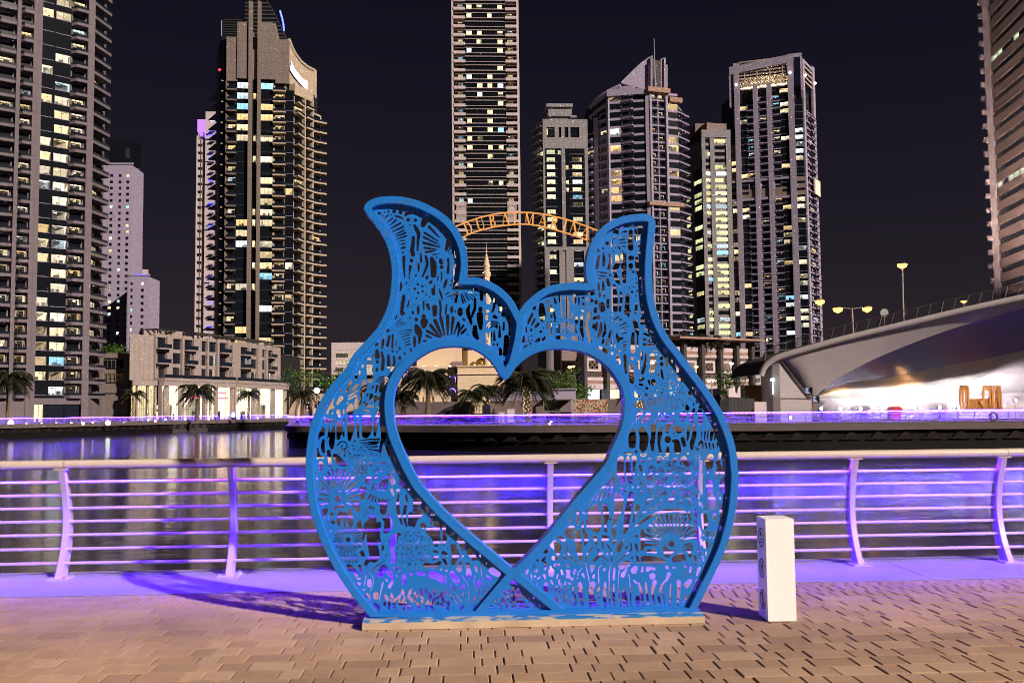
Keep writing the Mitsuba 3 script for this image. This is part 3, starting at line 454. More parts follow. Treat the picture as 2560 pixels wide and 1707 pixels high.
petals(*k, [(585, 272, 600, 225, 21), (620, 268, 630, 205, 23), (655, 268, 660, 200, 25), (690, 272, 690, 200, 23), (715, 262, 720, 200, 15), (548, 345, 575, 310, 25), (582, 372, 600, 320, 21), (612, 382, 625, 330, 17), (642, 386, 650, 340, 17), (677, 386, 680, 345, 15), (710, 380, 705, 350, 13), (738, 365, 732, 340, 13), (1220, 1130, 1250, 1180, 10), (1250, 1130, 1290, 1220, 12), (1290, 1180, 1340, 1270, 12), (1320, 1170, 1370, 1240, 12)])
dots(*k, [(600, 420, 10), (530, 452, 8), (550, 465, 8), (573, 475, 7), (545, 430, 7), (600, 445, 7), (520, 485, 8), (910, 258, 11), (932, 305, 12), (1163, 768, 6), (1190, 772, 6), (1250, 780, 6), (1240, 970, 12), (1590, 908, 10)])
WID = 1.2
for e in [(572, 415, 15, 17), (768, 100, 16, 14), (815, 268, 16, 14), (235, 478, 20, 18), (245, 545, 20, 20), (565, 1080, 22, 38), (395, 950, 28, 26), (470, 1040, 20, 9), (620, 1190, 24, 36), (1525, 1085, 22, 36), (1035, 575, 26, 28)]: E(*k, *e)
for st in [((350, 470, 26), (345, 560, 18)), ((310, 470, 44), (295, 540, 36), (300, 570, 18)), ((388, 440, 26), (397, 530, 50), (400, 570, 26)), ((455, 385, 36), (460, 440, 36)), ((510, 255, 50), (500, 330, 34)), ((480, 540, 26), (472, 580, 42), (490, 630, 18)), ((215, 590, 10), (235, 640, 10)), ((205, 500, 8), (200, 560, 8)), ((545, 560, 44), (517, 640, 26), (510, 700, 14)), ((590, 520, 60), (582, 640, 76), (590, 740, 70), (610, 840, 76), (590, 890, 18)), ((648, 560, 34), (642, 650, 26), (650, 720, 26)), ((740, 140, 38), (770, 190, 38), (765, 210, 20)), ((700, 190, 50), (690, 250, 18)), ((830, 180, 18), (850, 210, 46), (860, 240, 18)), ((885, 310, 18), (895, 360, 18)),
           ((985, 370, 60), (965, 440, 36)), ((880, 400, 26), (870, 500, 24), (890, 580, 14)), ((820, 300, 14), (812, 400, 26), (830, 500, 22), (850, 560, 14)), ((930, 480, 44), (920, 560, 36)), ((1010, 460, 52), (960, 520, 44), (950, 570, 34)), ((1110, 520, 18), (1105, 560, 14)), ((1150, 560, 44), (1160, 640, 44), (1180, 720, 26)), ((1095, 620, 60), (1140, 680, 52), (1150, 740, 34)), ((1215, 580, 26), (1225, 680, 34), (1215, 740, 18)), ((1280, 660, 18), (1300, 640, 18)), ((1130, 800, 18), (1160, 805, 18)), ((1300, 760, 44), (1320, 830, 52), (1300, 900, 34)), ((1215, 870, 26), (1240, 920, 18)), ((1180, 900, 26), (1130, 930, 36), (1060, 920, 34)), ((1440, 800, 44), (1480, 860, 44)),
           ((560, 870, 36), (530, 910, 26)), ((580, 970, 6), (640, 920, 6), (700, 880, 5)), ((535, 880, 6), (540, 960, 5), (520, 1100, 6)), ((560, 980, 6), (600, 1050, 5), (575, 1150, 6)), ((380, 930, 36), (420, 960, 36), (450, 1010, 26)), ((680, 1080, 14), (660, 1180, 8), (650, 1240, 6)), ((740, 990, 46), (770, 1050, 18), (740, 1110, 26)), ((690, 950, 54), (660, 1000, 54)), ((800, 1010, 13), (808, 1016, 13)), ((870, 1020, 36), (860, 1080, 22)), ((925, 1000, 24), (935, 1004, 24)), ((1115, 1005, 60), (1180, 1030, 52), (1210, 1080, 18)), ((1230, 1020, 18), (1235, 1090, 10)), ((1290, 1000, 44), (1330, 1060, 52)), ((1370, 1010, 8), (1430, 1100, 6), (1435, 1250, 6)), ((1388, 1170, 14), (1394, 1195, 12)),
           ((1490, 1020, 8), (1480, 1080, 8), (1530, 1170, 6)), ((1640, 970, 52), (1690, 1000, 44)), ((1550, 890, 8), (1545, 980, 6), (1575, 1100, 6), (1560, 1180, 8)), ((1610, 1080, 8), (1610, 1110, 8)), ((690, 380, 60), (685, 450, 50)), ((1500, 1200, 20), (1480, 1240, 12))]: S(*k, *st)
scales(*k, [(820, 720), (880, 640), (960, 620), (1050, 660), (1110, 720), (1090, 850), (1020, 950), (900, 960), (820, 880)], 17, 21, .22)
coral(*k, [(690, 1280), (710, 1190), (900, 1150), (1180, 1150), (1330, 1330), (770, 1345)], 27, 12, 1.0); coral(*k, [(1700, 1180), (1850, 1110), (1960, 1300), (1600, 1320)], 24, 14, .9)
k = (K3, 4.355)
petals(*k, [(535, 345, 588, 235, 38), (572, 352, 658, 270, 36), (562, 397, 660, 330, 28), (555, 432, 650, 382, 22), (815, 320, 840, 270, 22), (860, 352, 880, 280, 32), (907, 342, 930, 272, 46), (765, 400, 770, 365, 22), (802, 450, 812, 382, 42), (847, 460, 857, 402, 38), (880, 450, 892, 402, 32)])
for e in [(958, 268, 10, 14), (740, 470, 16, 26), (770, 492, 17, 26), (800, 505, 18), (830, 500, 12, 22), (885, 515, 22, 12), (735, 540, 14, 12), (755, 543, 12, 14), (777, 555, 13), (802, 562, 9), (553, 468, 12), (387, 577, 10, 15), (510, 805, 12, 36)]: E(*k, *e)
for st in [((440, 472, 24), (482, 412, 44)), ((735, 230, 36), (730, 300, 64), (700, 380, 28), (695, 480, 10)), ((655, 410, 18), (655, 480, 54), (655, 540, 18)), ((450, 560, 40), (462, 610, 20)), ((510, 545, 18), (512, 600, 16)), ((590, 500, 46), (580, 550, 70), (595, 590, 26)), ((350, 720, 8), (350, 800, 24), (335, 850, 10)), ((402, 720, 18), (392, 800, 46), (378, 900, 54), (380, 960, 26)), ((460, 690, 46), (465, 760, 62), (450, 850, 36)), ((510, 640, 22), (512, 690, 12)), ((590, 640, 54), (590, 720, 72), (577, 820, 46), (572, 870, 26)), ((665, 680, 26), (665, 760, 26), (672, 840, 18)), ((762, 640, 96), (767, 740, 98), (752, 810, 70)), ((890, 570, 36), (870, 660, 36), (860, 720, 44), (850, 820, 22)),
           ((940, 740, 44), (950, 820, 52), (920, 930, 26), (910, 1000, 26)), ((985, 960, 26), (1000, 1010, 22), (1010, 1050, 12)), ((290, 870, 22), (280, 940, 36), (290, 1000, 26)), ((345, 1000, 36), (355, 1080, 36), (360, 1150, 26)), ((260, 1130, 44), (255, 1190, 40)), ((420, 1050, 52), (470, 1110, 70), (530, 1140, 30)), ((680, 882, 8), (780, 865, 13), (900, 865, 17)), ((700, 908, 8), (800, 895, 15), (890, 892, 16)), ((720, 928, 6), (870, 908, 20)), ((740, 948, 6), (880, 942, 16)), ((770, 968, 8), (890, 987, 18)),
           ((600, 1170, 10), (680, 1260, 14)), ((640, 1140, 12), (720, 1250, 16)), ((690, 1120, 14), (755, 1230, 18)), ((730, 1110, 12), (770, 1180, 12)), ((1060, 1060, 18), (1075, 1100, 12)), ((850, 1200, 10), (880, 1230, 10)), ((870, 1180, 10), (905, 1225, 10)), ((895, 1170, 10), (925, 1215, 10)), ((920, 1290, 12), (970, 1290, 12)), ((930, 1320, 12), (985, 1320, 12)), ((940, 1350, 12), (990, 1350, 12)), ((900, 1130, 14), (960, 1120, 20))]: S(*k, *st)
spiral(*k, 505, 940, 62, 15, 3.3, 1.3, 1)
scales(*k, [(590, 930), (650, 905), (760, 970), (900, 1010), (935, 1050), (760, 1080), (640, 1100), (500, 1060), (450, 1000)], 19, 31, .1)
scales(*k, [(960, 1120), (1080, 1130), (1080, 1180), (990, 1190)], 17, 33, .2)
inner = (outer.buffer(-21)-heart.buffer(25)-legs.buffer(3)-divider.buffer(3)).intersection(sbox(700, 400, 1900, 1534))
holes = unary_union([h.buffer(0) for h in HOLES]).buffer(.4).buffer(-.4).intersection(inner)
# between the figures the sheet is cut away too, leaving upright wavy strands of seaweed
gaps = (inner-holes.buffer(7.5)).buffer(-2.6).buffer(2.6)
strands = unary_union([LineString([(x+9*math.sin(y/27+x*.7)+5*math.sin(y/11+x), y) for y in range(480, 1560, 6)]).buffer(4.4+1.6*math.sin(x)) for x in range(745, 1860, 23)]+[LineString([(x, y+7*math.sin(x/19+y)) for x in range(740, 1860, 8)]).buffer(4.5) for y in range(520, 1540, 74)])
solid = unary_union([Polygon(K4([(800, 980), (1230, 1050), (1330, 1180), (700, 1170)])), Polygon(K6([(990, 1010), (1560, 940), (1560, 1120), (1000, 1150)])), Polygon(K1([(400, 720), (640, 720), (640, 890), (400, 890)])), Polygon(K5([(1000, 1240), (700, 1170), (500, 1450), (740, 1568)]))])
extra = (gaps-strands-solid).buffer(-1.5).buffer(1.5)
holes = unary_union([holes]+[g for g in getattr(extra, 'geoms', [extra]) if 22 < g.area < 1500])
sheet = ((outer.buffer(-5)-heart.buffer(6)).intersection(floor_px)-holes).simplify(.22).buffer(0)
sheet = MultiPolygon([g for g in getattr(sheet, 'geoms', [sheet]) if g.area > 60])
def plate_mesh(poly, y0, y1):
    """a flat outline of the sculpture's plane as a plate between y0 and y1"""
    out = MB()
    for g in getattr(poly, 'geoms', [poly]):
        if g.is_empty or g.geom_type != 'Polygon' or g.area < 2: continue
        conv = lambda ring: [at(x, y, YF)[[0, 2]] for x, y in np.array(ring.coords)[:-1]]
        P = Polygon(conv(g.exterior), [conv(r) for r in g.interiors if len(r.coords) > 3])
        if not P.is_valid: P = P.buffer(0)
        for q in getattr(P, 'geoms', [P]):
            m = trimesh.creation.extrude_polygon(q, y1-y0, engine='earcut'); v = np.array(m.vertices)
            out.add(np.c_[v[:, 0], y0+v[:, 2], v[:, 1]], np.array(m.faces)[:, ::-1])
    return out
hs = thing('heart_sculpture', 'tall blue metal sculpture with a heart-shaped opening and cut-out sea life, beside the white bollard', 'sculpture')
fr_w = frame.simplify(.12)
part(hs, 'frame', plate_mesh(fr_w.buffer(-.9).intersection(fr_w), YF-.004, YF).get(), 'blue_paint')
scene[hs+'__frame'] = mikit.ply((lambda a, b: (np.vstack([a[0], b[0]]), np.vstack([a[1], b[1]+len(a[0])])))(plate_mesh(fr_w, YF, YBACK).get(), plate_mesh(fr_w.buffer(-1.0), YF-.003, YF-.0001).get()), 'blue_paint', 30)
part(hs, 'lattice_panel', plate_mesh(sheet, YPANEL, YPANEL+.006), 'blue_paint')
bl, br, bb = ground(905, 1575), ground(1768, 1562), 7.54
bs = part(hs, 'base', MB().box((bl[0], bl[1]-.0, 0.0), (br[0], bb, .047)), 'plinth_concrete')
part(bs, 'base_plate', MB().box((bl[0]+.004, bl[1]+.004, .047), (br[0]-.004, bb-.004, .066)), 'worn_blue_paint')
# ---- the arched sign: two rails and eleven serif letters
SK = crop(1120, 500, 5.6)
sg = key(hs, 'arched_sign')
top_px = smooth(SK([(100, 350), (280, 278), (500, 207), (760, 160), (1000, 149), (1250, 161), (1500, 206), (1750, 272), (1950, 343), (2175, 430)]))
low_px = smooth(SK([(190, 508), (330, 442), (500, 390), (700, 346), (1000, 316), (1200, 326), (1400, 366), (1600, 421), (1800, 482), (2060, 578)]))
scene[sg] = mikit.ply(plate_mesh(unary_union([LineString(top_px).buffer(1.7), LineString(low_px).buffer(1.7)]), 7.165, 7.183).get(), 'gold_paint')
def L2(*p, w): return LineString(p).buffer(w/2, cap_style=2)
def serif(x, y, w=.34): return sbox(x-w/2, y-.03 if y > .5 else y, x+w/2, y if y > .5 else y+.03)
TH, TN = .15, .055
def bowl(cx, y0, y1, rx): 
    cy, ry = (y0+y1)/2, (y1-y0)/2; e = affinity.translate(affinity.scale(Point(0, 0).buffer(1, 24), rx, ry), cx, cy)
    i = affinity.translate(affinity.scale(Point(0, 0).buffer(1, 24), rx-TH, ry-TN), cx, cy)
    return (e-i).intersection(sbox(cx, y0-1, cx+9, y1+1))
def stem(x, y0=0, y1=1, w=TH): return sbox(x-w/2, y0, x+w/2, y1)
GLY = {'D': [stem(.2), serif(.2, 0), serif(.2, 1), bowl(.34, 0, 1, .46), sbox(.2, 1-TN, .36, 1), sbox(.2, 0, .36, TN)],
       'U': [stem(.18, .3, 1), stem(.72, .3, 1, TN), serif(.18, 1), serif(.72, 1, .24), (affinity.translate(affinity.scale(Point(0, 0).buffer(1, 24), .345, .34), .43, .34)-affinity.translate(affinity.scale(Point(0, 0).buffer(1, 24), .25, .28), .45, .36)).intersection(sbox(-1, -1, 2, .34))],
       'B': [stem(.2), serif(.2, 0), serif(.2, 1), bowl(.32, .5, 1, .27), bowl(.32, 0, .53, .33), sbox(.2, 1-TN, .34, 1), sbox(.2, 0, .34, TN), sbox(.2, .48, .34, .48+TN)],
       'A': [L2((.12, 0), (.44, 1), w=TN), L2((.44, 1), (.78, 0), w=TH), serif(.12, 0, .26), serif(.78, 0, .3), L2((.22, .33), (.64, .33), w=TN), sbox(.38, .95, .5, 1.02)],
       'I': [stem(.2), serif(.2, 0), serif(.2, 1)],
       'M': [stem(.14, 0, 1, TN), L2((.16, 1), (.5, .02), w=TH), L2((.5, .02), (.84, 1), w=TN), stem(.88), serif(.14, 0, .24), serif(.88, 0, .3), serif(.1, 1, .2), serif(.9, 1, .22)],
       'R': [stem(.2), serif(.2, 0), serif(.2, 1), bowl(.32, .46, 1, .29), sbox(.2, 1-TN, .34, 1), sbox(.2, .46, .34, .46+TN), L2((.38, .5), (.76, 0), w=TH), serif(.78, 0, .22)],
       'N': [stem(.14, 0, 1, TN), stem(.86, 0, 1, TN), L2((.16, 1), (.84, .0), w=TH), serif(.14, 0, .24), serif(.86, 1, .24), serif(.1, 1, .2)]}
def letter(ch, cx):
    """the glyph between the two rails, turned with the arch"""
    (x0, _), = SK([(cx, 0)])
    yt = np.interp(x0, top_px[:, 0], top_px[:, 1]); yl = np.interp(x0, low_px[:, 0], low_px[:, 1])
    # rail below along the normal
    sl = math.atan2(np.interp(x0+8, top_px[:, 0], top_px[:, 1])-np.interp(x0-8, top_px[:, 0], top_px[:, 1]), 16)
    h = (yl-yt)*math.cos(sl); cy = (yt+yl)/2
    g = unary_union([q.buffer(0) for q in GLY[ch]]); a, b, c, d = g.bounds
    g = affinity.translate(g, -(a+c)/2, -.5); g = affinity.scale(g, h*.80, -h*1.0, origin=(0, 0))
    return affinity.translate(affinity.rotate(g, math.degrees(sl), origin=(0, 0)), x0, cy)
for ch, cx in zip('DUBAIMARINA', (282, 452, 622, 810, 938, 1150, 1338, 1512, 1650, 1792, 1940)):
    part(sg, 'letter', plate_mesh(letter(ch, cx).simplify(.08), 7.166, 7.182), 'gold_paint')

# ================================================================== the far bank: quays, their railings, the ground
def plan(px, d, py=1050): return at(px, py, d)[:2]
near_q = np.array([plan(*q) for q in [(748, 200), (730, 150), (719, 130), (713, 121), (722, 116.5), (745, 114.5), (790, 112.5), (850, 110.5), (1000, 106.5), (1140, 101.5), (1280, 97.5), (1420, 95), (1570, 94), (1750, 93.5), (2000, 92), (2300, 91), (2560, 90), (3300, 88)]])
left_q = np.array([plan(*q) for q in [(-420, 150), (-200, 163), (0, 177), (200, 193), (400, 216), (580, 238), (700, 254), (790, 266)]])
pol_n = Polygon([*near_q, (260, 900), plan(790, 900)]); pol_l = Polygon([*left_q, plan(790, 900), (-420, 900)])
land = unary_union([pol_n, pol_l, Polygon([plan(735, 215), plan(790, 215), plan(790, 900), plan(735, 900)])]).buffer(0)
gm = MB(); m = trimesh.creation.extrude_polygon(max(getattr(land, 'geoms', [land]), key=lambda g: g.area).buffer(-.6), 3.2, engine='earcut')
structure('city_ground', MB().add(np.array(m.vertices)-[0, 0, 3.2], m.faces), 'dark_ground', label='dark ground of the far bank')
def offset_path(p, d):
    """the path moved d metres towards the bank"""
    t = np.gradient(p, axis=0); t /= np.linalg.norm(t, axis=1, keepdims=True); return p+np.stack([-t[:, 1], t[:, 0]], 1)*d
def dense(p, step):
    s = np.r_[0, np.cumsum(np.linalg.norm(np.diff(p, axis=0), axis=1))]; q = np.linspace(0, s[-1], max(2, int(s[-1]/step)+1))
    return np.stack([np.interp(q, s, p[:, 0]), np.interp(q, s, p[:, 1])], 1)
def ribbon(m, p, q, z0, z1):
    n = len(p); v = np.vstack([np.c_[p, np.full(n, z0)], np.c_[q, np.full(n, z1)]])
    return m.add(v, [[i, i+1, n+i+1, n+i] for i in range(n-1)])
postf = mikit.ply(post_mesh(thick=.06), 'far_rail_paint')
for nm, path, lab in (('right', near_q[1:], 'long pale quay wall rounding a corner across the water, with wave-shaped reliefs'), ('left', left_q, 'distant quay wall across the water on the left, in front of the lit arcade')):
    q = thing('quay_wall', lab, 'quay wall')
    P = dense(np.array([c for c in smooth([tuple(x) for x in path], 5)]), 1.0)
    lip = MB(); ribbon(lip, P, P, -.62, .02); ribbon(lip, P, offset_path(P, 9), .02, .024); ribbon(lip, offset_path(P, .5), P, -.62, -.62)
    part(q, 'coping', lip, 'quay_concrete')
    part(q, 'wall', ribbon(MB(), offset_path(P, .45), offset_path(P, .45), -3.2, -.6), 'shade_dark_stone')
    ribb = MB(); ribbon(ribb, offset_path(P, .05), offset_path(P, 8.5), .05, .052); part(q, 'deck', ribb, 'deck_paving')
    wv = np.array([(-1.0, -1.5), (-.9, -1.42), (-.55, -1.3), (-.3, -1.0), (-.05, -.82), (.25, -.80), (.45, -.95), (.5, -1.15), (.62, -1.38), (1.0, -1.5)])
    R = dense(P, 2.5)
    for i in range(1, len(R)-1):
        t = R[i+1]-R[i-1]; t /= np.linalg.norm(t); n_ = np.array([-t[1], t[0]]); f = np.eye(4); f[:3, 0] = [t[0], t[1], 0]; f[:3, 1] = [0, 0, 1]; f[:3, 2] = [t[1], -t[0], 0]; f[:2, 3] = R[i]+n_*.45
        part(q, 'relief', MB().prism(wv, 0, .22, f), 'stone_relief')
    r = thing('railing', {'right': 'purple glowing railing along the near bulge of the far quay, right of the arched gate', 'left': 'distant purple glowing railing in front of the lit arcade on the left'}[nm], 'railing')
    B = offset_path(P, .30); t_ = dense(B, 1.55)
    for i in range(len(t_)):
        a, b = t_[max(0, i-1)], t_[min(len(t_)-1, i+1)]; ang = math.degrees(math.atan2(b[1]-a[1], b[0]-a[0]))
        dup(r, 'post', postf, T().translate([t_[i, 0], t_[i, 1], .05]).rotate([0, 0, 1], ang))
    up = lambda off, z: np.c_[offset_path(B, off), np.full(len(B), z)]
    part(r, 'handrail', MB().tube(up(0, 1.10), .045, 6), 'far_rail_paint', 40)
    for k in range(7): part(r, 'bar', MB().tube(up(post_y(.137+.124*k)+.045, .187+.124*k), .027, 4), 'far_rail_paint', 60)
    L = MB(); ribbon(L, offset_path(B, .018), offset_path(B, -.018), 1.05, 1.05)
    scene[key(r, 'led_strip')] = mikit.ply(L.get(), 'black_paint', emitter=emit((60, 9, 800), 2.0))
    V = MB(); ribbon(V, offset_path(B, -.05), offset_path(B, -.05), 1.065, 1.135); scene[key(r, 'led_strip')] = mikit.ply(V.get(), 'black_paint', emitter=emit((8, 1.2, 400), 3.0))
    D = dense(offset_path(B, -.065), .42); dm = MB()
    for x, y in D: dm.box((x-.05, y-.05, 1.06), (x+.05, y+.05, 1.14))
    stuff(glow(r, 'led_light', dm, (2.2, 1.7, 7)))

# ------------------------------------------------------------------ the bridge
KB = crop(1860, 600, 2.851)
def dd(x): return 106-(x-1900)/660*8.0
def P3(x, y, off=0.0): (a, b), = KB([(x, y)]); return at(a, b, dd(a)+off)
br_ = thing('bridge', 'pale concrete road bridge rising to the right with a glow-tinted purple underside lit by floodlights', 'bridge')
mid = smooth([(120, 965), (146, 905), (195, 862), (262, 830), (400, 789), (700, 706), (1000, 634), (1300, 563), (1600, 493), (1996, 408), (2500, 310)], 5)
beam = np.array([P3(*p) for p in mid])
part(br_, 'edge_beam', MB().tube(beam, .34, 14), 'bridge_concrete', 50)
def ruled(pa, pb, oa, ob, n=4, m=8):
    A = np.array([P3(x, y, oa) for x, y in smooth(pa, n)]); B = np.array([P3(x, y, ob) for x, y in smooth(pb, n)])
    g = np.array([A*(1-t)+B*t for t in np.linspace(0, 1, m)]); k = len(A); f = []
    for i in range(m-1):
        for j in range(k-1): f.append([i*k+j, i*k+j+1, (i+1)*k+j+1, (i+1)*k+j])
    return g.reshape(-1, 3), np.array(f)
up_ = [(258, 846), (330, 822), (410, 800), (520, 770), (700, 722), (900, 672), (1150, 615), (1450, 545), (1800, 468), (2400, 350)]
low_ = [(262, 862), (370, 990), (492, 1110), (570, 1056), (700, 970), (900, 862), (1150, 755), (1450, 645), (1800, 540), (2400, 380)]
A_ = [(505, 1100), (700, 970), (900, 862), (1150, 755), (1450, 645), (1800, 540), (2400, 380)]
S_ = [(520, 1100), (740, 1018), (1000, 985), (1250, 935), (1450, 893), (1700, 850), (2400, 700)]
W_ = [(520, 1125), (700, 1128), (950, 1126), (1250, 1124), (1500, 1118), (1780, 1100), (2400, 1040)]
part(br_, 'fascia', ruled(up_, low_, .25, 1.3), 'bridge_concrete', 60)
part(br_, 'soffit', ruled(A_, S_, 1.3, 9), 'soffit_glow_tint', 60)
part(br_, 'inner_soffit', ruled(S_, W_, 9, 18), 'bridge_concrete', 60)
bw = MB(); tops = [P3(x, y, 18) for x, y in W_]
for a, b in zip(tops, tops[1:]): bw.quad([(*a[:2], -.2), (*b[:2], -.2), b, a])
part(br_, 'abutment_wall', bw, 'white_cladding')
top_d = MB(); e = beam+[0, 0, .1]; top_d.add(np.vstack([e, e+[1, 16, .2]]), [[i, i+1, len(e)+i+1, len(e)+i] for i in range(len(e)-1)]); part(br_, 'roadway', top_d, 'dark_ground')
pil = MB(); tp = [(118, 960, 4.5), (140, 930, 2.2), (160, 905, 1.0), (200, 880, .5), (252, 850, .3)]
for (x0, y0, o0), (x1, y1, o1) in zip(tp, tp[1:]):
    a, b = P3(x0, y0, o0), P3(x1, y1, o1); pil.quad([(*a[:2], -.2), (*b[:2], -.2), b, a])
part(br_, 'rounded_pier', pil, 'bridge_concrete', 50)
wd = MB(); a, b, c = P3(250, 852, .3), P3(480, 1128, 1.4), P3(262, 1225, .3)
wd.add([(*a[:2], -.2), (*b[:2], -.2), b, a], [[0, 1, 2, 3]]); part(br_, 'wedge_wall', wd, 'bridge_concrete')
jn = np.array([P3(x, y, o) for x, y, o in [(252, 852, .2), (360, 985, .65), (478, 1130, 1.2)]]); part(br_, 'joint', MB().tube(jn, .09, 5), 'dark_steel')
cap = np.array([P3(x, y, o) for x, y, o in [(262, 1128, .22), (370, 1128, .75), (478, 1130, 1.3)]]); part(br_, 'wall_seam', MB().tube(cap, .03, 4), 'dark_steel')
glow(br_, 'wall_light', MB().tube([P3(203, 985, .2), P3(206, 1100, .2)], .06, 6), (2.4, 3.0, 3.4))
glow(br_, 'wall_light', MB().tube([P3(200, 985, .0), P3(203, 1005, .0)], .22, 8), (3, 3.6, 3.9))
# its railing
rb = thing('railing', 'dark sloping railing on top of the bridge, with slanted posts', 'railing')
s = np.r_[0, np.cumsum(np.linalg.norm(np.diff(beam, axis=0), axis=1))]
def along_beam(q): return np.array([np.interp(q, s, beam[:, i]) for i in range(3)])
for k in range(int(s[-1]/1.25)):
    p = along_beam(1+k*1.25); q = along_beam(min(s[-1], 1+k*1.25+.42)); big = k % 5 == 0
    part(rb, 'post', MB().tube([p+[0, .15, .25], q+[0, .35, 1.42]], .085 if big else .045, 6), 'dark_steel')
tr = np.array([along_beam(x) for x in np.linspace(.4, s[-1], 60)])
part(rb, 'handrail', MB().tube(tr+[.1, .35, 1.42], .055, 6), 'dark_steel', 60)
for h in (.5, .68, .86, 1.04, 1.22): part(rb, 'wire', MB().tube(tr+[.1, .2+h*.1, h], .018, 4), 'dark_steel', 60)
# floodlights under the bridge
for i, (x, y) in enumerate([(550, 1200), (690, 1200), (832, 1200), (975, 1197), (1255, 1195), (1395, 1195), (1530, 1195), (1935, 1140)]):
    c = P3(x, y, 14 if i < 7 else 17)
    fl = thing('floodlight', ['white floodlight under the bridge, %s of the row along its back wall' % o for o in ('first', 'second', 'third', 'fourth', 'fifth', 'sixth', 'seventh')][i] if i < 7 else 'single white floodlight on a stand far right under the bridge', 'floodlight', 'floodlights under the bridge')
    part(fl, 'housing', MB().box(c-[.2, -.02, .22], c+[.2, .3, .2]), 'dark_steel'); part(fl, 'stand', MB().tube([c+[0, .15, -.2], [c[0], c[1]+.15, .02]], .04, 6), 'dark_steel')
    glow(fl, 'lens', MB().lathe([(.0001, .06), (.15, .05), (.2, 0)], sides=12).get(), (6, 6.6, 6.8), to_world=T().translate(c.tolist()).rotate([1, 0, 0], 90))
for i, (x, y, tx, ty, to, col, k) in enumerate([(620, 1190, 700, 1060, 11, (1, .97, .9), 520), (832, 1190, 900, 1070, 12, (1, .98, .94), 620), (1110, 1190, 1150, 1040, 12, (1, .98, .95), 620), (1395, 1190, 1430, 1020, 12, (1, .98, .95), 620), (1640, 1190, 1650, 980, 12, (1, .97, .94), 620), (690, 1180, 640, 1060, 9, SODIUM, 330), (1200, 1150, 1100, 980, 9, SODIUM, 260), (1850, 1190, 1900, 900, 12, (1, .9, .95), 620)]):
    spot(f'flood_beam_{i:03d}', P3(x, y, 13), P3(tx, ty, to+4), np.array(col)*k*(.27 if col is not SODIUM else .15), 62, 1.5)
# ------------------------------------------------------------------ lamps and the sign on the bridge
def street_lamp(lab, base, top, heads, group='sodium street lamps on the bridge'):
    k = thing('street_lamp', lab, 'street lamp', group)
    top = np.array(top); part(k, 'pole', MB().tube([base, top], [.13, .09], 8), 'bridge_concrete', 50)
    for h in heads:
        h = np.array(h)
        if np.linalg.norm(h-top) > .4: part(k, 'arm', MB().tube([top+[0, 0, -.1], h+[0, 0, .12]], .05, 6), 'bridge_concrete')
        part(k, 'lamp_head', MB().lathe([(.06, .25), (.42, .14), (.44, .04), (.40, .0)], sides=12).get(), 'dark_steel', to_world=T().translate(h.tolist()))
        glow(k, 'lens', MB().lathe([(.55, .0), (.5, -.3), (.0001, -.58)], sides=12).get(), (6, 2.0, .4), to_world=T().translate(h.tolist()))
def lampP(x, y, off=7.): return P3(x, y, off)
def down(p, z): return np.array([p[0], p[1], z])
for lab, (x, y), yb, hs_ in [('single sodium street lamp left of the twin lamp, in front of the rightmost lit tower', (540, 432), 690, None), ('twin-headed sodium street lamp with two dazzling heads on one pole', (770, 485), 640, [(668, 487), (877, 482)]),
                           ('tall sodium street lamp standing alone against the sky', (1127, 172), 580, None)]:
    p = lampP(x, y); b = lampP(x+8, yb); street_lamp(lab, (b[0], b[1], b[2]-2), p, [p] if hs_ is None else [lampP(*h) for h in hs_])
h = at(2409, 752, 196); street_lamp('street lamp on the road behind the bridge, its head just above the bridge railing', (h[0], h[1], 0), h, [h], None)
spot('tower_fill_spot', h+[.4, -.3, -.9], [121, 212, 55], np.array([1, .74, .60])*13000, 46, 1.5)  # fill spot added at the lamp, aimed up to brighten the right-edge tower
p = lampP(1000, 518); k = thing('road_sign', 'round road sign seen from behind on the bridge', 'road sign')
part(k, 'disc', MB().lathe([(.0001, .02), (.46, .02), (.46, -.02), (.0001, -.02)], sides=20).get(), 'steel', to_world=T().translate(p.tolist()).rotate([1, 0, 0], 90)); part(k, 'pole', MB().tube([p+[0, .05, .3], p+[0, .05, -4]], .04, 6), 'steel')
# ------------------------------------------------------------------ playground under the bridge
pg = thing('play_castle', 'orange wooden toy castle with battlements under the bridge', 'play castle')
def pb(name, x0, y0, x1, y1, o0, o1, mat='orange_wood', parent=pg):
    a, b = P3(x0, y1, o0), P3(x1, y0, o0); return bx(parent, name, (a[0], a[1], a[2]), (b[0], a[1]+o1-o0, b[2]), mat)
O = 12
for x in (1540, 1560, 1583, 1598): pb('plank', x, 1062, x+9, 1205, O, O+.12)
for x in (1540, 1556, 1572, 1590): pb('battlement', x, 1036, x+14, 1075, O-.02, O+.1)
for x in (1704, 1724, 1742, 1760, 1780, 1800, 1818): pb('battlement', x, 1036, x+13, 1074, O-.02, O+.1)
for x in (1704, 1752, 1772, 1818): pb('post', x, 1070, x+11, 1205, O, O+.14)
for x in range(1606, 1750, 12): pb('plank', x, 1132, x+10.5, 1205, O+.05, O+.12)
for x in range(1754, 1826, 14): pb('baluster', x, 1145, x+5, 1205, O+.05, O+.12)
pb('rail', 1600, 1128, 1830, 1134, O+.02, O+.15); pb('rail', 1750, 1160, 1830, 1166, O+.02, O+.15)
pb('side_panel', 1832, 1070, 1838, 1205, O, O+1.2)
f = np.eye(4); f[:3, 1] = [0, 0, 1]; f[:3, 2] = [0, -1, 0]; f[:3, 3] = P3(1697, 1160, O+.03)
part(pg, 'shield', MB().prism([(-.22, .25), (-.22, 0), (0, -.3), (.22, 0), (.22, .25), (0, .3)], 0, .04, f), 'gold_paint')
ph = thing('playhouse', 'small play house with a red pitched roof under the bridge', 'play house')
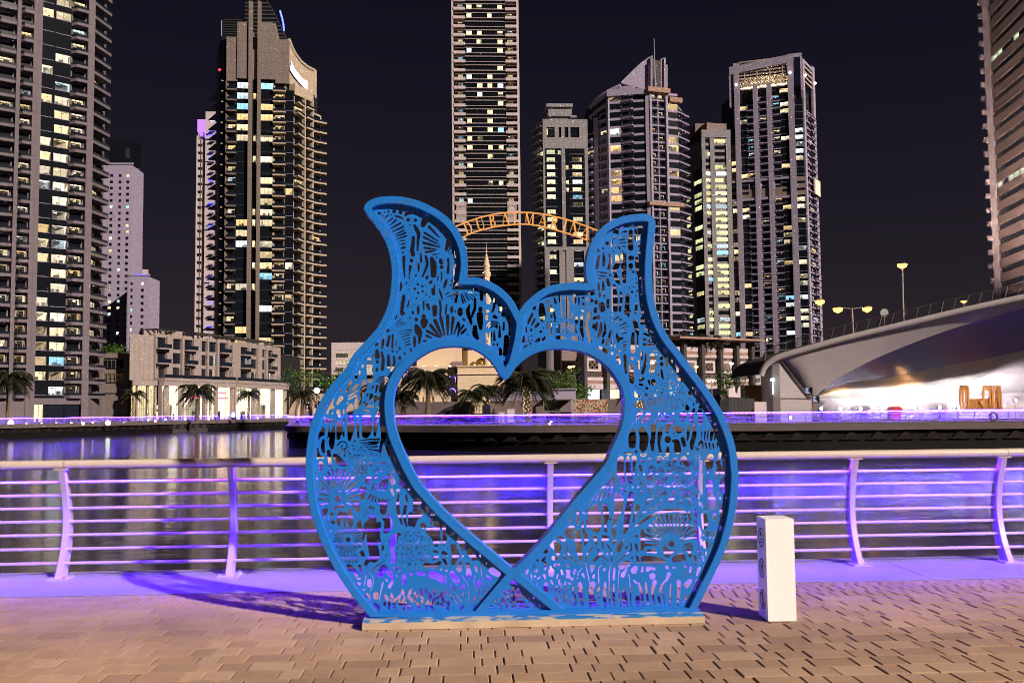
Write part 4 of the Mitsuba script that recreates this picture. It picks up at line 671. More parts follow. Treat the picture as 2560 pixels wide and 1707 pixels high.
a, b, c = P3(1040, 1222, 11), P3(1150, 1222, 11), P3(1070, 1186, 11)
part(ph, 'roof', MB().prism([(0, 0), (b[0]-a[0], 0), (b[0]-a[0]-.35, c[2]-a[2]), (.45, c[2]-a[2])], 0, 1.4, np.array([[1, 0, 0, a[0]], [0, 0, 1, a[1]], [0, 1, 0, a[2]], [0, 0, 0, 1.]])), 'red_paint')
bx(ph, 'wall', (a[0]+.2, a[1]+.15, .03), (b[0]-.2, a[1]+1.2, a[2]), 'red_paint')
sg2 = thing('information_sign', 'two dark blue information panels on a thin pole before the bridge wall', 'sign')
for x0, y0, x1, y1 in ((435, 1048, 490, 1103), (489, 1110, 541, 1162)):
    a, b = P3(x0, y1, -4), P3(x1, y0, -4); pn = bx(sg2, 'panel', (a[0], a[1], a[2]), (b[0], a[1]+.08, b[2]), 'blue_glass'); scene[pn] = {**scene[pn]}
    h = (b[2]-a[2]); w = b[0]-a[0]; mk = MB()
    for i, (u0, u1) in enumerate(((.1, .55), (.1, .4), (.1, .5), (.1, .75))): mk.box((a[0]+w*u0, a[1]-.012, b[2]-h*(.2+.2*i)), (a[0]+w*u1, a[1]-.004, b[2]-h*(.12+.2*i)))
    glow(pn, 'print', mk, (.9, .9, 1.2))
a = P3(487, 1050, -3.9); part(sg2, 'pole', MB().tube([a, down(a, .02)], .05, 6), 'dark_steel')
# ------------------------------------------------------------------ fences left of the bridge
K7b = crop(1600, 500, 2.613)
def wall_px(parent, name, pts, mat, th=.12, boards=0):
    """an upright wall through points (px, y top, distance)"""
    P = [(at(x, y, d), at(x, y, d)[2]) for x, y, d in pts]
    for (a, za), (b, zb) in zip(P, P[1:]):
        fr = frame_of(a, b); w = np.linalg.norm(b[:2]-a[:2]); n = max(1, boards)
        for i in range(n): bx(parent, name, (w*i/n+(.012 if boards else 0), 0 if i % 2 else .015, .02), (w*(i+1)/n, th, za+(zb-za)*(i+.5)/n), mat, fr)
t = thing('timber_hoarding', 'curved orange timber hoarding beside the bridge pier', 'hoarding'); wall_px(t, 'board', [(1822, 972, 106), (1838, 966, 108), (1862, 962, 110)], 'white_cladding', boards=5); wall_px(t, 'board', [(1862, 963, 110), (1912, 962, 112)], 'timber', boards=12)  # left boards coloured white to stand for light falling on the timber
t = thing('fence', 'dark slatted fence left of the bridge pier', 'fence'); wall_px(t, 'slat', [(1800, 1001, 100), (1822, 992, 100), (1886, 996, 101)], 'black_paint', boards=14)
t = thing('stairs', 'pale stone steps between dark fence and bridge pier', 'stairs')
for i in range(6): a, b = at(1886, 1030-4.4*i, 100+i*.6), at(1916, 1026-4.4*i, 100+i*.6); bx(t, 'step', (a[0], a[1], .02), (b[0], a[1]+1, b[2]), 'white_cladding')
# ------------------------------------------------------------------ small people, built once
def person_mesh(pose=0):
    g = random.Random(pose); w = g.uniform(-.12, .12); J = {'hip': (0, 0, .92), 'neck': (0, .02, 1.45), 'head': (0, 0, 1.62)}
    import manifold3d as m3
    sp = lambda p, r: m3.Manifold.sphere(r, 10).translate(list(p))
    bone = lambda a, ra, b, rb: m3.Manifold.batch_hull([sp(a, ra), sp(b, rb)])
    L = [bone((0, 0, .98), .15, (0, 0, 1.34), .17), bone((0, 0, 1.40), .07, (0, 0, 1.52), .06), bone((0, .0, 1.60), .095, (0, -.01, 1.66), .10)]
    for s in (-1, 1):
        k = (.09*s, w*s, .50); ft = (.10*s, w*s*1.6+.02, .05)
        L += [bone((.08*s, 0, .92), .095, k, .065), bone(k, .06, ft, .045), bone(ft, .045, (ft[0], ft[1]-.14, .03), .03)]
        e = (.25*s, .03-w*s, 1.12); L += [bone((.18*s, 0, 1.38), .065, e, .048), bone(e, .045, (.23*s, -.12-w*s*.6, .90), .034)]
    M_ = m3.Manifold.batch_boolean(L, m3.OpType.Add).to_mesh(); return M_.vert_properties[:, :3], M_.tri_verts
people = [mikit.ply(person_mesh(i), 'cloth_dark', 60) for i in range(3)]
def person(px, d, lab, i=0, rot=0.):
    k = thing('person', lab, 'person'); p = at(px, 1040, d); scene[k] = {**people[i], 'to_world': T().translate([p[0], p[1], .05]).rotate([0, 0, 1], rot)}
person(1889, 105, 'standing dark figure in front of the timber hoarding', 0, 20); person(1879, 105.6, 'dark figure beside the hoarding, left of the other person there', 1, 100)
person(1335, 0, '', 1) if False else None
person(1234, 118, 'dark figure walking in front of the purple-grey site wall', 2, 60)
for i, (x, l) in enumerate(((548, 'dark figure before the arcade, left of the illuminated display'), (604, 'dark figure before the bright arcade, right of the illuminated display'), (434, 'dark figure before the left end of the arcade'))): person(x, 232+i, l, i, 50*i)
# life buoy on the far railing and site lamps at the water's edge
p = at(2480, 1041, 90.6); k = thing('life_buoy', 'life buoy hanging on the far railing near the toy castle', 'life buoy'); g_ = np.linspace(0, 2*math.pi, 25)
part(k, 'ring', MB().tube([p+[.36*math.cos(a), -.25, .36*math.sin(a)] for a in g_], .09, 8, cap=False), 'dark_steel', 60)
for i, (x, y, r, c, l) in enumerate([(27, 1057, .55, (5.5, 4.6, 2.6), 'dazzling warm floodlight on the left quay, leftmost of all'), (270, 1057, .5, (5, 5.6, 6), 'dazzling bluish white floodlight on the left quay'), (207, 1058, .32, (5, 4, 2.8), 'warm floodlight just left of the bluish one on the left quay'), (66, 1058, .15, (4, 3, 2), 'small quay lamp, next to the leftmost floodlight'), (104, 1057, .16, (4, 3, 2), 'small quay lamp, second from the leftmost floodlight'), (141, 1056, .16, (4, 3, 2), 'small quay lamp, third from the leftmost floodlight'), (178, 1057, .2, (5, 4.4, 3), 'small quay lamp close to the warm floodlight'), (232, 1056, .2, (4, 4.6, 5), 'small bluish quay lamp between two floodlights'), (388, 1053, .24, (5, 4.4, 3.4), 'small white quay lamp below the left end of the arcade'), (309, 1055, .13, (4, 3, 2), 'faint quay lamp right of the bluish floodlight'),
                                   (1066+312, 1054, .12, (6, 5, 3), 'small bright lamp on the far deck seen in the heart, upper of two'), (1374, 1059, .1, (6, 5, 3), 'small bright lamp on the far deck seen in the heart, lower of two'), (1976, 1044, .16, (6, 6.6, 7), 'bright white deck lamp behind the far railing below the bridge pier'), (2278, 1041, .1, (6, 6, 5.6), 'small white deck lamp right of the red-roofed play house')]):
    d = 179+x*.075 if x < 700 else 97 if x < 1500 else 93.5
    c_ = at(x, y, d-.9 if x < 700 else d+1.2); k = thing('quay_lamp', l, 'lamp', 'lamps along the far quays')
    part(k, 'post', MB().tube([(c_[0], c_[1]+.1, c_[2]), (c_[0], c_[1]+.1, min(.05, c_[2]-.3))], .03, 5), 'dark_steel')
    glow(k, 'lens', MB().lathe([(.0001, r*.5), (r*.7, r*.35), (r, 0), (r*.7, -r*.35), (.0001, -r*.5)], sides=12).get(), c, to_world=T().translate(c_.tolist()).rotate([1, 0, 0], 90))

# ================================================================== towers
class Tower:
    """a building whose facades are made cell by cell; its lit rooms are one glowing mesh"""
    def __init__(s, k, seed): s.k, s.g, s.rooms, s.n, s.extra = k, random.Random(seed), MB(), {}, {}
    def piece(s, name, lo, hi, mat, fr, cap=300):
        n = s.n.get(name, 0); s.n[name] = n+1
        if n < cap: return bx(s.k, name, lo, hi, mat, fr)
        s.extra.setdefault((name, mat), MB()).box(lo, hi, fr)
    def room(s, fr, a0, a1, z0, z1, c, k=1., depth=1.5, curtain=.3):
        """an inhabited room seen through its window: walls, ceiling, lamp, curtains, furniture"""
        g = s.g; c = np.array(c, float)*k; R = s.rooms; b0, b1 = .12, depth; w, h = a1-a0, z1-z0
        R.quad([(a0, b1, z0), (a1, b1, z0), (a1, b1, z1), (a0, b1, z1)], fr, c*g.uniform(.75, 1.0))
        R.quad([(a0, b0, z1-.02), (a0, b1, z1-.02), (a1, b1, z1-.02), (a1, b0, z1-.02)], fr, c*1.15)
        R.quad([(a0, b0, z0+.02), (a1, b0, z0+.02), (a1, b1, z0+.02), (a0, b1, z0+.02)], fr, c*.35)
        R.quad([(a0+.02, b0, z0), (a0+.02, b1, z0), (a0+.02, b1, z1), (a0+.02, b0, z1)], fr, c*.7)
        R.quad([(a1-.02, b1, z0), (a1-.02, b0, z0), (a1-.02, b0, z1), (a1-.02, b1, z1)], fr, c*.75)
        x = g.uniform(a0+.25*w, a1-.25*w); R.box((x-.12*w, .8, z1-.22*h), (x+.12*w, .9, z1-.12*h), fr, c*2.6)
        for _ in range(g.choice((0, 1, 2, 3))):
            x = g.uniform(a0, a1-.3*w); q = g.uniform(.12, .32)*w; R.box((x, b1-.5, z0), (min(a1, x+q), b1-.1, z0+h*g.uniform(.15, .5)), fr, c*g.uniform(.05, .3))
        if g.random() < curtain:
            q = g.uniform(.1, .32)*w; x = a0 if g.random() < .5 else a1-q
            R.box((x, b0+.04, z0), (x+q, b0+.08, z1), fr, c*g.uniform(.45, .8))
    def window(s, fr, a0, a1, z0, z1, lit=None, mull=1, mat='dark_glass', k=1., rail=0., cap=300, curtain=.3):
        if lit is None: return s.piece('window', (a0, .02, z0), (a1, .10, z1), mat, fr, cap)
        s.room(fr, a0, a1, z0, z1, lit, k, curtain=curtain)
        t = min(.07, (a1-a0)*.05); m = MB()
        for i in range(mull+2): x = a0+(a1-a0)*i/(mull+1); m.box((x-t/2, .0, z0), (x+t/2, .10, z1), fr)
        for z in [z0, z1]+([z0+(z1-z0)*rail] if rail else []): m.box((a0, .01, z-t/2), (a1, .09, z+t/2), fr)
        n = s.n.get('window', 0); s.n['window'] = n+1
        if n >= cap: v, f = m.get(); s.extra.setdefault(('window', 'dark_steel'), MB()).add(v, f); return
        w = part(s.k, 'window', m, 'dark_steel')
        part(w, 'pane', MB().quad([(a0, .05, z0), (a1, .05, z0), (a1, .05, z1), (a0, .05, z1)], fr), 'pane_glass')
    def done(s):
        for (name, mat), m in s.extra.items(): stuff(part(s.k, name, m, mat))
        if s.rooms.n:
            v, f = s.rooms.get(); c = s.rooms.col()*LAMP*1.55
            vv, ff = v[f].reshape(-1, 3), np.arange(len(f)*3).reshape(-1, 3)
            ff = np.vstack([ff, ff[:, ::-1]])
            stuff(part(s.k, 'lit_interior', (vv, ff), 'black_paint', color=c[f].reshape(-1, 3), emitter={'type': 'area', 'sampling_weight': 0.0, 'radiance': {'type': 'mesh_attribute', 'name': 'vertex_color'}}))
    def pick(s, p, pal=WARM, cool=.12):
        if s.g.random() > p: return None
        return s.g.choice(COOL if s.g.random() < cool else pal)
def along(P0, P1, px, py):
    """metres from P0 along the facade line to the pixel's line of sight"""
    P0, P1 = np.asarray(P0), np.asarray(P1); u = (P1-P0)/np.linalg.norm(P1-P0); d = ray(px, py)[:2]
    return np.linalg.solve(np.array([[u[0], -d[0]], [u[1], -d[1]]]), -P0)[0]
def zof(px, py, d): return at(px, py, d)[2]
class Face:
    """a flat facade between two pixels at their distances; columns are given in pixels along the row py"""
    def __init__(s, tw, p0, d0, p1, d1, py): s.tw = tw; s.P0, s.P1, s.py = at(p0, py, d0)[:2], at(p1, py, d1)[:2], py; s.fr = frame_of(s.P0, s.P1); s.W = np.linalg.norm(s.P1-s.P0)
    def x(s, px): return along(s.P0, s.P1, px, s.py)
    def d(s, px): return (s.P0+(s.P1-s.P0)/s.W*s.x(px))[1]
    def z(s, px, py): return zof(px, py, s.d(px))
    def box(s, name, x0, x1, z0, z1, b0, b1, mat): return bx(s.tw.k, name, (s.x(x0), b0, z0), (s.x(x1), b1, z1), mat, s.fr)
    def windows(s, x0, x1, z0, n, sh, lo, hi, p=.4, mull=1, pal=WARM, cool=.12, k=1., mat='dark_glass', skip=(), rail=0., spandrel='dark_glass', gap=.0, line=None, curtain=.3, lits=None):
        a0, a1 = s.x(x0), s.x(x1)
        for i in range(n):
            z = z0+i*sh
            if i in skip: continue
            lit = (s.tw.pick(1., pal, cool) if lits[i % len(lits)] == '1' else None) if lits else s.tw.pick(p, pal, cool)
            s.tw.window(s.fr, a0+gap, a1-gap, z+lo*sh, z+hi*sh, lit, mull, mat, k*s.tw.g.choice((.6, .85, 1., 1.15)), rail, curtain=curtain)
        if spandrel:
            m = MB()
            for i in range(n+1): m.box((a0, .0, z0+(i-1+hi)*sh), (a1, .25, z0+(i+lo)*sh), s.fr)
            if gap: m.box((a0, .0, z0), (a0+gap, .2, z0+n*sh), s.fr); m.box((a1-gap, .0, z0), (a1, .2, z0+n*sh), s.fr)
            stuff(part(s.tw.k, 'spandrel', m, spandrel))
        if line:
            for i in range(n): bx(s.tw.k, 'mullion', (a0, -.09, z0+(i+lo)*sh-.05), (a1, 0, z0+(i+lo)*sh+.05), line, s.fr)
    def balconies(s, x0, x1, z0, n, sh, out, mat, p=.3, pal=WARM, shape='box', up=.35, glass='blue_glass', k=.9, slab=.28, back=.5, skip=(), cool=.12, wall=None, mull=2, lits=None, deep=True):
        a0, a1 = s.x(x0), s.x(x1); w = a1-a0
        poly = {'box': [(a0, back), (a0, -out), (a1, -out), (a1, back)], 'trap': [(a0, back), (a0, 0), (a0+.22*w, -out), (a1-.06*w, -out), (a1, -.1), (a1, back)], 'wedge': [(a0, back), (a0, -.15), (a1-.1*w, -out), (a1, -out*.6), (a1, back)], 'left': [(a0, back), (a0, -out), (a1, -.2), (a1, back)]}[shape]
        m = MB().prism(poly, 0, slab); edge = [p_ for p_ in poly[1:-1]]
        m2 = MB()
        for (u0, v0), (u1, v1) in zip(edge, edge[1:]):
            t = np.array([u1-u0, v1-v0]); L = np.linalg.norm(t); t /= L; nn = np.array([-t[1], t[0]])*.07
            q = [(u0, v0), (u1, v1), (u1+nn[0], v1+nn[1]), (u0+nn[0], v0+nn[1])]
            m.prism(q, slab-.01, slab+up); m2.prism(q, slab+up, 1.15)
        bd, gd = mikit.ply(m.get(), mat), mikit.ply(m2.get(), glass)
        for i in range(n):
            if i in skip: continue
            z = z0+i*sh; q = s.fr@shift(0, 0, z); w_ = T(q.tolist())
            b = dup(s.tw.k, 'balcony', bd, w_)
            if glass: dup(b, 'balustrade', gd, w_)
            lit = (s.tw.pick(1., pal, cool) if lits[i % len(lits)] == '1' else None) if lits else s.tw.pick(p, pal, cool)
            f2 = s.fr@shift(0, back, 0)
            s.tw.window(f2, a0+.14*w, a1-.12*w, z+slab, z+.84*sh, lit, mull, k=k*s.tw.g.choice((.7, 1., 1.1)), rail=.75)
        m = MB()
        for i in range(n): m.box((a0, back, z0+i*sh+.84*sh), (a1, back+.3, z0+(i+1)*sh+.02), s.fr)
        m.box((a0, back, z0), (a0+.14*w, back+.3, z0+n*sh), s.fr); m.box((a1-.12*w, back, z0), (a1, back+.3, z0+n*sh), s.fr)
        part(s.tw.k, 'recess_wall', m, wall or mat)
def core(tw, pts, z0, z1, mat, name='wall'):
    return part(tw.k, name, MB().prism(pts, z0, z1), mat)
def inset(pts, d):
    q = Polygon(pts).buffer(-d, join_style=2); return np.array(q.exterior.coords)[:-1]
def push(P, n, d): return (P[0]+n[0]*d, P[1]+n[1]*d)

# ---- A: the nearest tower on the left
k = thing('apartment_tower', 'tall apartment tower at the left edge with stacked balconies and a dark glass strip', 'tower'); A = Tower(k, 11)
f1, f2, f3 = Face(A, -70, 206, 97, 213.4, 400), Face(A, 97, 213.4, 228, 220.5, 400), Face(A, 228, 220.5, 259, 231, 400)
SH, Z0, N = 3.15, 5.2, 32; ZT = Z0+N*SH
for f, xs in ((f1, [(33, 43, .9), (76, 98, .5)]), (f2, [(212, 229, .7)])):
    for x0, x1, o in xs: f.box('pier', x0, x1, 0, ZT, -o, .8, 'warm_concrete')
f3.box('pier', 252, 259, 0, ZT, -.1, .6, 'warm_concrete')
f1.balconies(-22, 33, Z0, N, SH, 1.5, 'warm_concrete', shape='trap', lits='10110010110001000001001000000000'); f1.balconies(-66, -22, Z0, N, SH, 1.5, 'warm_concrete', .3, shape='trap')
f1.balconies(43, 76, Z0, N, SH, 1.5, 'warm_concrete', shape='trap', lits='01111110111010110011100010000100')
f2.windows(98, 128, Z0, N, SH, .22, .80, mull=0, lits='01111110011100111100101000100100', line='lilac_concrete', gap=.1); f2.windows(132, 172, Z0, N, SH, .22, .80, mull=1, lits='11111101111111111111110100111010', line='lilac_concrete', gap=.1)
f2.box('glass_strip', 128, 132, Z0, ZT, 0, .2, 'dark_glass')
f2.balconies(172, 212, Z0, N, SH, 1.4, 'warm_concrete', shape='trap', lits='11101110110101110111100011010010')
f3.balconies(229, 252, Z0, N, SH, 2.1, 'warm_concrete', .14, shape='wedge')
bk = [f1.P0, f1.P1, f2.P1, f3.P1, (f3.P1[0]-6, f3.P1[1]+22), (f1.P0[0], f1.P0[1]+30)]
core(A, inset(bk, 1.75), 0, ZT+3, 'black_paint', 'core')
f1.box('ground_floor', -70, 76, 0, Z0, -.2, 1, 'warm_concrete'); f2.box('ground_lintel', 98, 172, 3.9, Z0, -.35, 1, 'warm_concrete'); f2.box('ground_floor', 172, 228, 3.9, Z0, -.3, 1, 'warm_concrete'); f3.box('ground_floor', 229, 259, 0, Z0, -.3, 1, 'warm_concrete')
A.window(f2.fr, f2.x(99), f2.x(122), .2, 3.9, WARM[1], 1, rail=.6); A.window(f2.fr, f2.x(124), f2.x(172), .2, 3.9, None, mat='blue_glass'); A.window(f2.fr, f2.x(174), f2.x(210), .2, 3.9, None, mat='blue_glass'); A.done()

# ---- small block between that tower and the podium
k = thing('annex_building', 'low beige block with wide windows squeezed between the nearest tower and the arcade building', 'building'); q = Tower(k, 3)
f = Face(q, 244, 235, 320, 235, 1000); ztop = f.z(280, 886); core(q, [f.P0+[0, .4], f.P1+[0, .4], f.P1+[0, 14], f.P0+[0, 14]], 0, ztop, 'beige_cladding')
f.box('parapet', 244, 320, ztop-.8, ztop+.3, -.15, .4, 'beige_cladding')
for y0, y1, lit, mat in ((900, 920, None, 'dark_glass'), (934, 955, (.8, .5, .22), 'dark_glass'), (966, 982, None, 'hoarding_grey'), (1001, 1041, None, 'hoarding_grey')):
    if lit: q.window(f.fr, f.x(257), f.x(308), f.z(280, y1), f.z(280, y0), lit, 4, k=.6, rail=.5)
    else: f.box('window', 257, 308, f.z(280, y1), f.z(280, y0), -.02, .3, mat)
    for i in range(1, 5): x = 257+51*i/5; f.box('mullion', x-.4, x+.4, f.z(280, y1), f.z(280, y0), -.1, .05, 'beige_cladding')
f.box('pier', 244, 257, 0, ztop, -.3, .4, 'beige_cladding'); f.box('pier', 308, 320, 0, ztop, -.3, .4, 'beige_cladding'); q.rooms.n and None; q.done()
k = thing('roof_shrub', 'dark shrub on the roof of the low beige block', 'shrub')
sm = MB(); g = np.random.default_rng(5); c = at(280, 882, 240)
for _ in range(420):
    p = c+g.normal(0, 1, 3)*[2.0, 1.0, .9]; r = g.uniform(.25, .5); a, b = g.normal(0, 1, 3), g.normal(0, 1, 3); a *= r/np.linalg.norm(a); b *= r*.5/np.linalg.norm(b); sm.quad([p-a-b, p+a-b, p+a+b, p-a+b])
part(k, 'foliage', sm, 'tree_leaf')

# ---- B: the tower with the twin fins and the white sign
k = thing('apartment_tower', 'tower with twin vertical fins, stepped beige crown and a curved fin with white sign', 'tower'); B = Tower(k, 21)
f1, f2 = Face(B, 563, 301, 734, 303, 400), Face(B, 734, 303, 808, 316, 400); SH, N = 3.27, 37; ZB = f1.z(650, 204)-N*SH
Z0 = ZB; ZT = Z0+N*SH
f1.balconies(566, 591, Z0, N, SH, 1.1, 'beige_cladding', .4, up=.12); f1.windows(591, 620, Z0, N, SH, .25, .86, .55, 2, cool=.2, line='dark_steel')
f1.windows(632, 639, Z0, N, SH, .25, .86, .34, 0, line='dark_steel'); f1.windows(651, 682, Z0, N, SH, .25, .86, .55, 2, cool=.2, line='dark_steel')
f1.balconies(682, 714, Z0, N, SH, 1.2, 'cream_concrete', .22, up=.12); f1.windows(714, 734, Z0, N-1, SH, .25, .86, .10, 0, line='lilac_concrete')
f1.box('fin', 620.5, 629.5, 0, f1.z(620, 8), -1.6, .5, 'beige_cladding'); f1.box('fin', 643, 651, 0, f1.z(650, 8), -1.6, .5, 'beige_cladding'); f1.box('corner_post', 563, 566, 0, ZT, -.2, .8, 'beige_cladding')
f2.balconies(735, 762, Z0, N-1, SH, 1.7, 'cream_concrete', .12, shape='left', up=.2); f2.balconies(762, 780, Z0, N-1, SH, .9, 'cream_concrete', .05, up=.2); f2.balconies(780, 806, Z0, N-2, SH, 2.2, 'cream_concrete', .07, shape='wedge', up=.2)
f2.box('pier', 778, 781, 0, ZT-3, -.5, .6, 'cream_concrete'); f2.box('pier', 759.5, 762, 0, ZT-3, -.4, .6, 'cream_concrete')
bk = [f1.P0, f1.P1, f2.P1, (f2.P1[0]-6, f2.P1[1]+14), (f1.P0[0]-2, f1.P0[1]+24)]
core(B, inset(bk, 1.75), 0, ZT, 'black_paint', 'core')
zc = lambda y: f1.z(650, y)
for x0, x1, y0, y1, o, b in ((564, 592, 97, 206, -.3, 14), (591, 624, 60, 200, -.8, 15), (651, 688, 60, 200, -.8, 15), (688, 722, 98, 208, -.4, 14), (629, 644, 126, 200, -.1, 12)): f1.box('crown_block', x0, x1, zc(y1), zc(y0), o, b, 'beige_cladding')
f1.box('crown_recess', 629, 644, zc(126), zc(92), .6, 10, 'dark_steel')
f1.box('crown_buttress', 651.5, 678, zc(60), zc(48), 2.5, 3.2, 'beige_cladding')
cf = MB(); pr = [(722, 98), (728, 116), (738, 136), (752, 155), (768, 168), (786, 177)]; bo_ = [(724, 210), (732, 216), (742, 222), (754, 230), (768, 238), (785, 246)]
pts3 = lambda L, o=0: [at(x, y, 303+(x-722)*.20+o) for x, y in L]
U_, L_ = pts3(pr), pts3(bo_)
for a, b, c, d in zip(U_, U_[1:], L_[1:], L_): cf.quad([d, c, b, a]); 
part(B.k, 'curved_fin', cf, 'cream_concrete')
rim = MB().tube(np.array(U_), .55, 8); rim.tube([U_[-1], L_[-1]], .8, 6); part(B.k, 'fin_rim', rim, 'cream_concrete')
sgn = MB(); a_ = [(728, 152), (736, 172), (748, 188), (760, 200), (769, 204)]; b_ = [(726, 176), (736, 192), (748, 206), (760, 218), (769, 224)]
for (p, q2) in zip(range(4), range(1, 5)): sgn.quad([at(*b_[p], 302+(b_[p][0]-722)*.20), at(*b_[q2], 302+(b_[q2][0]-722)*.20), at(*a_[q2], 302+(a_[q2][0]-722)*.20), at(*a_[p], 302+(a_[p][0]-722)*.20)])
glow(B.k, 'lit_sign', sgn, (2.6, 2.8, 4.2))
f2.box('roof_step', 735, 782, ZT-SH*1.1, ZT-.2, -.2, 2, 'cream_concrete')
# the darker curved side on its left
lf = MB(); cv = [(538, 318), (541, 309), (548, 304), (556, 302), (563, 301.5)]; zt = zc(100)
for (xa, da), (xb, db) in zip(cv, cv[1:]):
    p, q2 = at(xa, 400, da)[:2], at(xb, 400, db)[:2]; lf.quad([(*p, 0), (*q2, 0), (*q2, zt), (*p, zt)])
part(B.k, 'curved_side', lf, 'blue_glass')
fl = Face(B, 536, 322, 558, 302, 400); fl.balconies(536, 546, Z0, N+1, SH, 2.0, 'lilac_concrete', .0, shape='left', up=.1, glass=None); fl.balconies(550, 558, Z0, N+1, SH, .8, 'cream_concrete', .05, up=.1, glass=None)
glow(B.k, 'warning_light', MB().lathe([(.0001, .5), (.5, 0), (.0001, -.5)], sides=8).get(), (5, .1, .2), to_world=T().translate(at(549, 175, 300).tolist()))
B.done()

# ---- dark tower behind it with a blue arc
k = thing('glass_tower', 'dark striped glass tower behind the twin-fin tower, with a blue neon arc at the top', 'tower'); q = Tower(k, 2)
zs = np.linspace(zof(620, 140, 600), zof(620, -60, 600), 22)
def rightedge(z): y = np.interp(z, zs[[0, -1]], [140, -60]); return 708 if y > 90 else 708-(90-y)**1.25*.16
sl = MB()
for za, zb in zip(zs, zs[1:]):
    x1 = rightedge((za+zb)/2); a, b = at(612, 60, 600), at(x1, 60, 600); q.piece('storey', (a[0], a[1], za), (b[0], a[1]+25, zb-.8), 'dark_glass', None); q.piece('storey_band', (a[0], a[1]-.2, zb-.8), (b[0]+.3, a[1]+25, zb), 'dark_steel', None)
a, b = at(557, 60, 600), at(606, 60, 600); bx(k, 'lower_wing', (a[0], a[1], 0), (b[0], a[1]+20, zof(580, 45, 600)), 'dark_glass')
for i in range(9): z = zof(580, 98-6*i, 599.5); bx(k, 'wing_band', (a[0], a[1]-.3, z), (b[0], a[1], z+.35), 'dark_steel')
arcp = [at(700, 27, 599), at(705, 45, 599), at(708.5, 60, 599), at(710, 78, 599)]; glow(k, 'neon_arc', MB().tube(np.array(arcp), .5, 8), (.35, .55, 7)); glow(k, 'neon_edge', MB().tube([at(554, 52, 599), at(554, 90, 599)], .25, 6), (.35, .45, .6)); q.done()

# ---- H: the slim white tower with a violet lantern
k = thing('apartment_tower', 'slim white apartment tower with a glowing violet box on top, left of the twin-fin tower', 'tower'); H = Tower(k, 8)
f = Face(H, 489, 420, 537, 420, 600); zt = f.z(515, 340); SH = 3.35; n = int((zt-2)/SH)
f.box('wall', 503, 514, 0, f.z(510, 350), .2, 12, 'white_cladding'); f.box('slab', 513, 538, 0, f.z(515, 282), -1.5, 12, 'white_cladding'); f.box('edge', 489, 491.5, 0, zt, -.2, 10, 'white_cladding')
f.box('core', 491, 504, 0, zt, 1.2, 10, 'dark_steel')
for i in range(n): f.box('balcony', 491, 503, 2+i*SH, 2+i*SH+SH*.62, -.1, 1.2, 'white_cladding')
f.box('pier', 499, 500.5, 0, zt, -.3, 1, 'dark_steel')
lan = key(k, 'lantern'); fz = (f.z(500, 330), f.z(500, 299)); scene[lan] = mikit.ply(MB().box((f.x(490.5), -.2, fz[0]), (f.x(514), 9, fz[1]), f.fr).get(), 'black_paint', emitter=emit((.75, .30, 3.0), 0))
for x in (492, 496, 505, 512): f.box('lantern_post', x, x+1.5, zt-1, fz[0], 0, 1, 'white_cladding')
for i in range(20):
    z = f.z(530, 330+25.5*i)
    f.box('side_balcony', 526, 537, z-.5, z, -3.2, -1.5, 'lilac_concrete')
for i, y in enumerate((331, 158, 232, 343, 399, 455, 511, 568, 700, 758, 816)): 
    if y > 300: glow(k, 'neon_strip', MB().box((f.x(524), -3.6, f.z(530, y)-.35), (f.x(537), -3.2, f.z(530, y)), f.fr), (.35, .25, 4.5))
glow(k, 'roof_sign', MB().box((f.x(525), -1.9, f.z(530, 306)), (f.x(536), -1.6, f.z(530, 298)), f.fr), (2.5, 2.6, 4)); H.done()

# ---- J: pale towers with small square windows
def punched(lab, px0, px1, d, ytop, cols, sh, p, seed, mat='lilac_concrete', ybot=1030, roof=True, group=None):
    k = thing('apartment_tower', lab, 'tower', group); t = Tower(k, seed); f = Face(t, px0, d, px1, d, 700); zt = f.z((px0+px1)/2, ytop); n = int(zt/sh); m = MB(); xs = [0]
    for x0, x1 in cols: xs += [f.x(x0), f.x(x1)]
    xs.append(f.W)
    for a, b in zip(xs[::2], xs[1::2]): m.box((a, 0, 0), (b, .6, zt), f.fr)
    for x0, x1 in cols:
        for i in range(n+1): m.box((f.x(x0), 0, i*sh-.55*sh), (f.x(x1), .6, i*sh), f.fr)
        for i in range(n): t.window(f.fr@shift(0, .3, 0), f.x(x0), f.x(x1), i*sh, i*sh+.47*sh, t.pick(p, cool=.35), 0)
    m.box((0, 0, n*sh-.1), (f.W, .6, zt+.01), f.fr)
    part(k, 'wall', m, mat); bx(k, 'core', (.1, 2.2, 0), (f.W-.1, 18, zt-.3), mat, f.fr)
    if roof: bx(k, 'cornice', (-.4, -.5, zt), (f.W+.4, .8, zt+.9), mat, f.fr)
    t.done(); return k, f
k, f = punched('tall white tower with small square windows and dark crown', 252, 327, 520, 412, [(270, 278), (292, 299), (311, 319)], 3.3, .22, 4)
f.box('dark_crown', 258, 325, f.z(290, 412)+.9, f.z(290, 345), 3, 14, 'dark_glass'); f.box('crown_light', 304, 314, f.z(300, 392), f.z(300, 368), 2.7, 3, 'steel')
k, f = punched('lower of two white towers with small square windows, behind the arcade building', 318, 372, 500, 690, [(326, 332), (352, 360)], 3.3, .3, 5)
f.box('roof_arch', 352, 364, f.z(350, 690), f.z(350, 672), 2, 4, 'white_cladding'); glow(k, 'neon_strip', MB().box((f.x(335), -.6, f.z(340, 688)), (f.x(368), -.4, f.z(340, 686)), f.fr), (.3, .2, 3))

